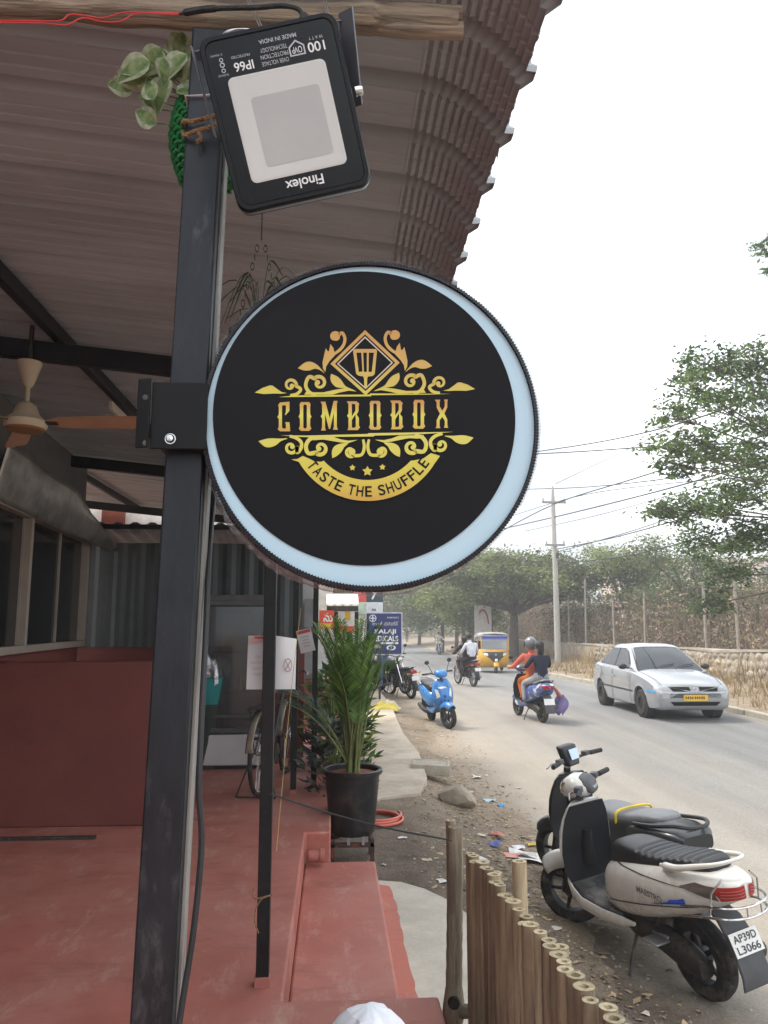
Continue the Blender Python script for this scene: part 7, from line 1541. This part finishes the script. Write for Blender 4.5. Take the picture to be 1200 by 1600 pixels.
for r_ in range(3):
    y = 19.0+random.random()*.2
    while y < 36:
        wd = random.uniform(.2,.6); o = obj('stone', rk[random.randrange(6)], sw); o.location = (-.15,y+wd/2,zg(12.5,y)+.16+r_*.245+random.uniform(-.03,.03)); o.rotation_euler = (random.uniform(-.15,.15),random.choice((0,3.14)),R(90)+random.uniform(-.1,.1)); o.scale = (wd/.40,1,random.uniform(.65,1.05)); y += wd
fpost = M('fence_post_grey', (.30,.25,.21), .85, var=.3, scale=8)
wf = thing('wire_fence', 'leaning grey posts with slack wires on top of the stone wall', 'fence', (0,0,0)); tops = []
for px, py in ((1165,868),(1112,905),(1012,925),(963,935),(917,905),(890,930)):
    d = 12.62*1200/(px-520); p = P(px,py,d); z0 = zg(12.5,d); b = MB(); b.tube([(12.62,d,z0),(12.62+random.uniform(-.05,.05),d+random.uniform(-.1,.1),p.z)],[.055,.045],7); b.build('fence_post', fpost, wf); tops.append((12.62,d,z0,p.z))
for f in (.45,.7,.93):
    for a, b2 in zip(tops, tops[1:]):
        p0 = Vector((a[0],a[1],a[2]+(a[3]-a[2])*f)); p1 = Vector((b2[0],b2[1],b2[2]+(b2[3]-b2[2])*f)); mid = (p0+p1)/2-Vector((0,0,.12)); w_ = MB(); w_.tube([p0,p0.lerp(mid,.6),mid,p1.lerp(mid,.6),p1],.009,4); w_.build('fence_wire', dark_metal, wf)
ub = P(872,1030,38.5); up_ = thing('utility_pole', 'tall concrete utility pole with two cross-arms beyond the stone wall end', 'utility pole', (ub.x,38.5,zg(ub.x,38.5)))
ph = P(863,760,38.5).z-zg(ub.x,38.5)
b = MB(); b.tube([(0,0,-.3),(0,0,ph*.9),(0,0,ph)],[.17,.11,.05],8); b.build('shaft', M('pole_concrete', (.40,.38,.345), .85, var=.15, scale=4), up_)
for f, w_ in ((.905,.62),(.66,.5)):
    b = MB(); b.box((0,-.16,ph*f),(2*w_,.09,.10)); b.build('cross_arm', M('pole_steel', (.25,.25,.24), .6), up_)
    for s in (-1,1): b = MB(); b.lathe([(.02,0),(.05,.03),(.03,.08),(.05,.12),(.02,.16)],8,T=Matrix.Translation((s*w_*.9,-.16,ph*f+.05))); b.build('insulator', M('insulator', (.35,.30,.26), .4), up_)
b = MB(); b.box((.1,-.15,ph*.60),(.12,.10,.25)); b.build('junction_box', dark_metal, up_)
wm = M('overhead_wire', (.02,.02,.022), .7)
for i, (pix, r_) in enumerate((([(780,832,46),(868,787,38.5),(1010,742,28),(1230,668,20)],.016),([(770,830,46),(900,800,36),(1100,748,24),(1260,690,18)],.016),([(830,707,34),(940,690,26),(1065,661,20),(1240,600,16)],.013),([(800,711,40),(900,706,34),(1040,697,26),(1260,690,18)],.016),([(790,765,50),(900,762,40),(1010,752,32),(1100,737,26),(1260,700,19)],.014),([(870,858,38.5),(950,842,31),(1040,818,25),(1240,760,18)],.012),([(872,880,38.5),(960,872,31),(1060,850,25),(1240,800,18)],.012),([(868,756,38.5),(960,712,30),(1010,688,26),(1080,650,22)],.009),([(800,806,48),(900,776,38),(1020,758,30),(1240,740,20)],.010),([(872,862,38.5),(980,832,30),(1100,790,24),(1240,735,18)],.010),([(820,830,50),(930,806,38),(1060,770,28),(1240,715,19)],.009))):
    b = MB(); b.tube(smoothpath([P(*q) for q in pix],6),r_*1.8,5); tag(b.build('overhead_wire', wm), ['power wire passing over the top cross-arm of the utility pole','power wire sagging just under the top cross-arm','upper thin wire rising steeply to the right above the pole','dark level cable leaving the sign rim above the pole','level cable passing behind the pole top','service wire leaving the lower cross-arm','lowest service wire below the lower cross-arm','thin stay wire from the very tip of the utility pole','thin wire sagging between the two cross-arms','thin wire rising from the lower cross-arm into the big tree','faint wire crossing the pole midway up'][i], 'wire', 'overhead wires')
# rubble on the verge
def pile(px, py, n, lab):
    for i in range(n):
        p = GR(px+random.uniform(-60,60), py+random.uniform(-8,10)); x = p.x+1.3; o = obj('rubble_stone', rk[i % 6]); f = random.uniform(.6,1.6); o.scale = (f,f*1.8,f); o.location = (x,p.y,zg(x,p.y)+.08); o.rotation_euler = (random.uniform(-.4,.4),random.uniform(-.4,.4),random.uniform(0,6)); tag(o, lab, 'stone', 'rubble stones on the verge')
pile(1160,1068,18,'broken stone in the rubble heap on the verge beside the car')
for i, (px, py, lab) in enumerate(((1130,1052,'broken slab tilted on the rubble heap right of the car'),(1105,1046,'smaller broken slab on the rubble heap by the car mirror'))):
    p = GR(px,py+16); x = p.x+1.2; o = tag(MB().box((0,0,0),(1.0,.5,.1)).build('broken_slab', stone_c, bevel=.02), lab, 'slab'); o.location = (x,p.y,zg(x,p.y)+.32); o.rotation_euler = (R(8),R(16-8*i),R(20+40*i))
p = GR(1192,1080); b = MB(); b.grid(lambda u, v: ((u-.5)*.9,(v-.5)*.4,.18*math.sin(math.pi*u)*math.sin(math.pi*v)+.03*math.sin(u*13)),12,8); o = b.build('white_sack', M('white_plastic', (.78,.79,.82), .4), smooth=50, loc=(p.x+.6,p.y,zg(p.x+.6,p.y)+.02)); tag(o, 'white plastic sack lying on the verge at the frame edge', 'sack')

# ------------------------------------------------------------------ shops and signs down the left side
sb = P(600,990,18.7); navy_s = M('sign_navy', (.025,.035,.14), .5, var=.05); 
sg = thing('medical_sign', 'navy BALAJI MEDICALS signboard standing over the parked motorcycles', 'sign', (sb.x,18.7,0))
sw_, sh_ = 54*18.7/1200, 62*18.7/1200; sz = sb.z
MB().box((0,.02,sz),(sw_+.05,.04,sh_+.05)).build('frame', M('sign_frame', (.55,.55,.56), .5), sg); MB().box((0,-.004,sz),(sw_,.012,sh_)).build('panel', navy_s, sg)
for s in (-.44,-.12): MB().box((s*sw_,.06,sz/2-.1),(.05,.05,sz)).build('post', dark_metal, sg)
k = sw_/54
def st(s, px, py, w_, h_, bold=.0, m_=white_print): text(s, 'lettering', m_, sg, ((px-600)*k,-.0115,sz-(py-990.5)*k), w=w_*k, h=h_*k, bold=bold)
st('BALAJI',602,988,33,8.5,.03); st('MEDICALS',600,998,44,8.5,.03); st('\u0c2c\u0c3e\u0c32\u0c3e\u0c1c\u0c40 \u0c2e\u0c46\u0c21\u0c3f\u0c15\u0c32\u0c4d\u0c38\u0c4d',602,975,40,6,.0,M('sign_cream', (.62,.60,.50), .5)); st('PHARMACY',614,966,18,2.5)
MB().box((8*k,-.0115,sz-(1005-990.5)*k),(28*k,.004,3*k)).build('white_strip', white_print, sg)
b = MB(); b.lathe([(4.5*k,0),(5.6*k,0)],20,caps=False,T=Matrix.Translation(((582.5-600)*k,-.0115,sz-(967-990.5)*k)) @ TY); b.box(((582.5-600)*k,-.0115,sz-(967-990.5)*k),(1.6*k,.003,8*k)); b.box(((582.5-600)*k,-.0125,sz-(967-990.5)*k),(8*k,.003,1.6*k)); b.build('cross_emblem', white_print, sg)
b = MB(); b.lathe([(2.5*k,0),(4*k,0)],16,caps=False,T=Matrix.Translation(((611-600)*k,-.0115,sz-(1012-990.5)*k)) @ TY @ Matrix.Diagonal((1.8,1,1,1))); b.box(((611-600)*k,-.0115,sz-(1012-990.5)*k),(1.4*k,.003,6*k)); b.build('emblem', white_print, sg)
MB().box(((588-600)*k,-.0115,sz-(1010-990.5)*k),(12*k,.004,5*k)).build('yellow_tag', M('tag_yellow', (.55,.47,.20), .5), sg)
hb0 = P(572,956,27); hk = 27/1200
hd_ = thing('hoarding', 'four-panel advertising hoarding in red, black and white behind the medical sign', 'hoarding', (hb0.x,27,0))
def hp_(px0, py0, px1, py1, mat, name): MB().box((((px0+px1)/2-572)*hk,0,hb0.z-((py0+py1)/2-956)*hk),((px1-px0)*hk,.05,(py1-py0)*hk)).build(name, mat, hd_)
hp_(545,920,572,941,M('hoard_red', (.60,.07,.06), .5),'red_panel'); hp_(572.2,920,598,941,M('hoard_black', (.03,.045,.055), .5),'black_panel'); hp_(545,941.2,572,959,M('hoard_photo', (.42,.50,.40), .6, var=.5, scale=3),'photo_panel'); hp_(572.2,941.2,598,959,M('hoard_grey', (.60,.62,.64), .6),'grey_panel')
for s in (-1,1): MB().box((s*.5,.05,(hb0.z-.5)/2),(.06,.06,hb0.z-.5)).build('post', dark_metal, hd_)
def ht(s, px, py, w_, h_, m_): text(s, 'lettering', m_, hd_, ((px-572)*hk,-.03,hb0.z-(py-956)*hk), w=w_*hk, h=h_*hk, bold=.02)
ht('70/-',557,934,10,4,white_print); ht('OFFER',556,928,16,2.5,white_print); ht('7',584,931,9,12,white_print); ht('88',584,953,7,4,dark_print)
nb = thing('neighbour_shop', 'pale neighbouring shop with red dado and awning beyond the terrace', 'shop', (0,11.6,0))
MB().box((-.95,1.6,1.5),(1.3,3.0,3.0)).build('wall', M('shop_grey', (.42,.42,.42), .85, var=.12), nb); MB().box((-.17,.1,.8),(.105,.2,1.75)).build('pillar', M('shop_white', (.62,.62,.60), .8), nb)
MB().box((-.6,-.02,.75),(1.6,.25,.7)).build('red_plinth', red_wall, nb); MB().box((-.6,-.2,.5),(1.7,.5,.18)).build('step', red_floor, nb)
for i in range(3): MB().box((-.32-.26*i,-.03,1.72),(.20,.06,1.1)).build('shutter_board', M('shutter_grey', (.20,.21,.21), .7), nb)
MB().box((-.12,.5,1.45),(.30,.06,.5)).build('notice_board', M('board_pale', (.60,.60,.60), .7), nb)
for i in range(4): MB().box((-.12,.46,1.28+i*.11),(.26,.012,.04)).build('board_line', grey_print, nb)
aw = thing('shop_awning', 'cream scalloped awning on dark posts above the orange shop sign', 'awning', (P(535,940,15).x,15,0)); z_ = P(535,932,15).z
b = MB(); b.grid(lambda u, v: ((u-.5)*.62,-.3+v*.7,z_-.16+v*.22-.04*abs(math.sin(u*12.5))*(v < .01)),40,4); b.build('canvas', M('awning_cream', (.62,.57,.48), .8), aw, solid=.01)
MB().box((0,-.28,z_-.24),(.60,.05,.10)).build('valance', dark_metal, aw)
for s in (-.12,.27): MB().box((s,-.2,(z_-.3)/2),(.07,.07,z_-.3)).build('post', black_paint, aw)
os_ = thing('orange_sign', 'orange-red Telugu shop sign under the cream awning', 'sign', (P(510,968,14.5).x,14.5,0)); z_ = P(510,968,14.5).z
MB().box((0,0,z_),(.27,.04,.34)).build('panel', M('sign_orange', (.62,.09,.04), .5), os_); MB().box((.0,-.022,z_-.115),(.24,.01,.09)).build('yellow_band', M('band_yellow', (.65,.40,.04), .5), os_); text('\u0c28\u0c41', 'lettering', white_print, os_, (.03,-.025,z_+.04), w=.17, h=.17, bold=.02); MB().box((0,.04,z_/2),(.05,.04,z_)).build('post', dark_metal, os_)
o2_ = thing('red_white_sign', 'red, white and yellow shop sign beside the orange sign', 'sign', (P(537,968,15.5).x,15.5,0)); z_ = P(537,968,15.5).z
MB().box((0,0,z_),(.42,.04,.50)).build('panel', M('sign_white', (.66,.64,.62), .5), o2_); MB().box((0,-.022,z_-.19),(.42,.01,.12)).build('red_band', M('sign_orange', (.62,.09,.04)), o2_); MB().box((-.17,-.022,z_),(.08,.012,.50)).build('red_side', M('sign_orange', (.62,.09,.04)), o2_); MB().box((.08,-.022,z_+.10),(.10,.012,.22)).build('yellow_mark', M('band_yellow', (.65,.40,.04)), o2_); MB().box((0,.04,z_/2),(.05,.04,z_)).build('post', dark_metal, o2_)
rs2 = thing('shop_row', 'row of low shops along the left side farther down the street', 'shops', (-2.2,17,0))
MB().box((0,8,1.6),(4.4,16,3.2)).build('wall', M('row_cream', (.50,.47,.42), .85, var=.2), rs2)
for i in range(6): MB().box((2.22,1.4+i*2.6,1.2),(.06,1.9,2.2)).build('shutter', M('row_shutter', (.25,.26,.27), .6), rs2); MB().box((2.45,1.4+i*2.6,2.7),(.5,2.2,.06)).build('canopy', M('row_canopy', (.45,.40,.33), .8), rs2)
# far apartment block glimpsed through the trees
AH = 9.0
ab = thing('apartment_block', 'pale pink apartment block glimpsed through the trees beyond the wall', 'building', (46,88,0))
MB().box((0,0,4.6),(26,10,9.2)).build('wall', M('block_pink', (.62,.50,.43), .85), ab)
for i in range(9):
    for j in range(3): w_ = MB().box((-11+i*2.7,-5.02,2.2+j*2.6),(1.3,.1,1.4)).build('window', M('block_window', (.08,.09,.10), .2), ab)

# ------------------------------------------------------------------ haze
hz = MB().box((20,150,14),(520,340,33)); hzo = obj('haze', hz.mesh('haze', [bpy.data.materials.new('haze_air')], 0)); tag(hzo, 'thin dusty haze over the street', 'haze', kind='stuff')
hm_ = hzo.data.materials[0]; hm_.use_nodes = True; n = hm_.node_tree; n.nodes.remove(n.nodes['Principled BSDF']); pv_ = n.nodes.new('ShaderNodeVolumePrincipled'); pv_.inputs['Color'].default_value = (.92,.93,.95,1); pv_.inputs['Density'].default_value = .003; pv_.inputs['Anisotropy'].default_value = .2
n.links.new(pv_.outputs[0], n.nodes['Material Output'].inputs['Volume'])
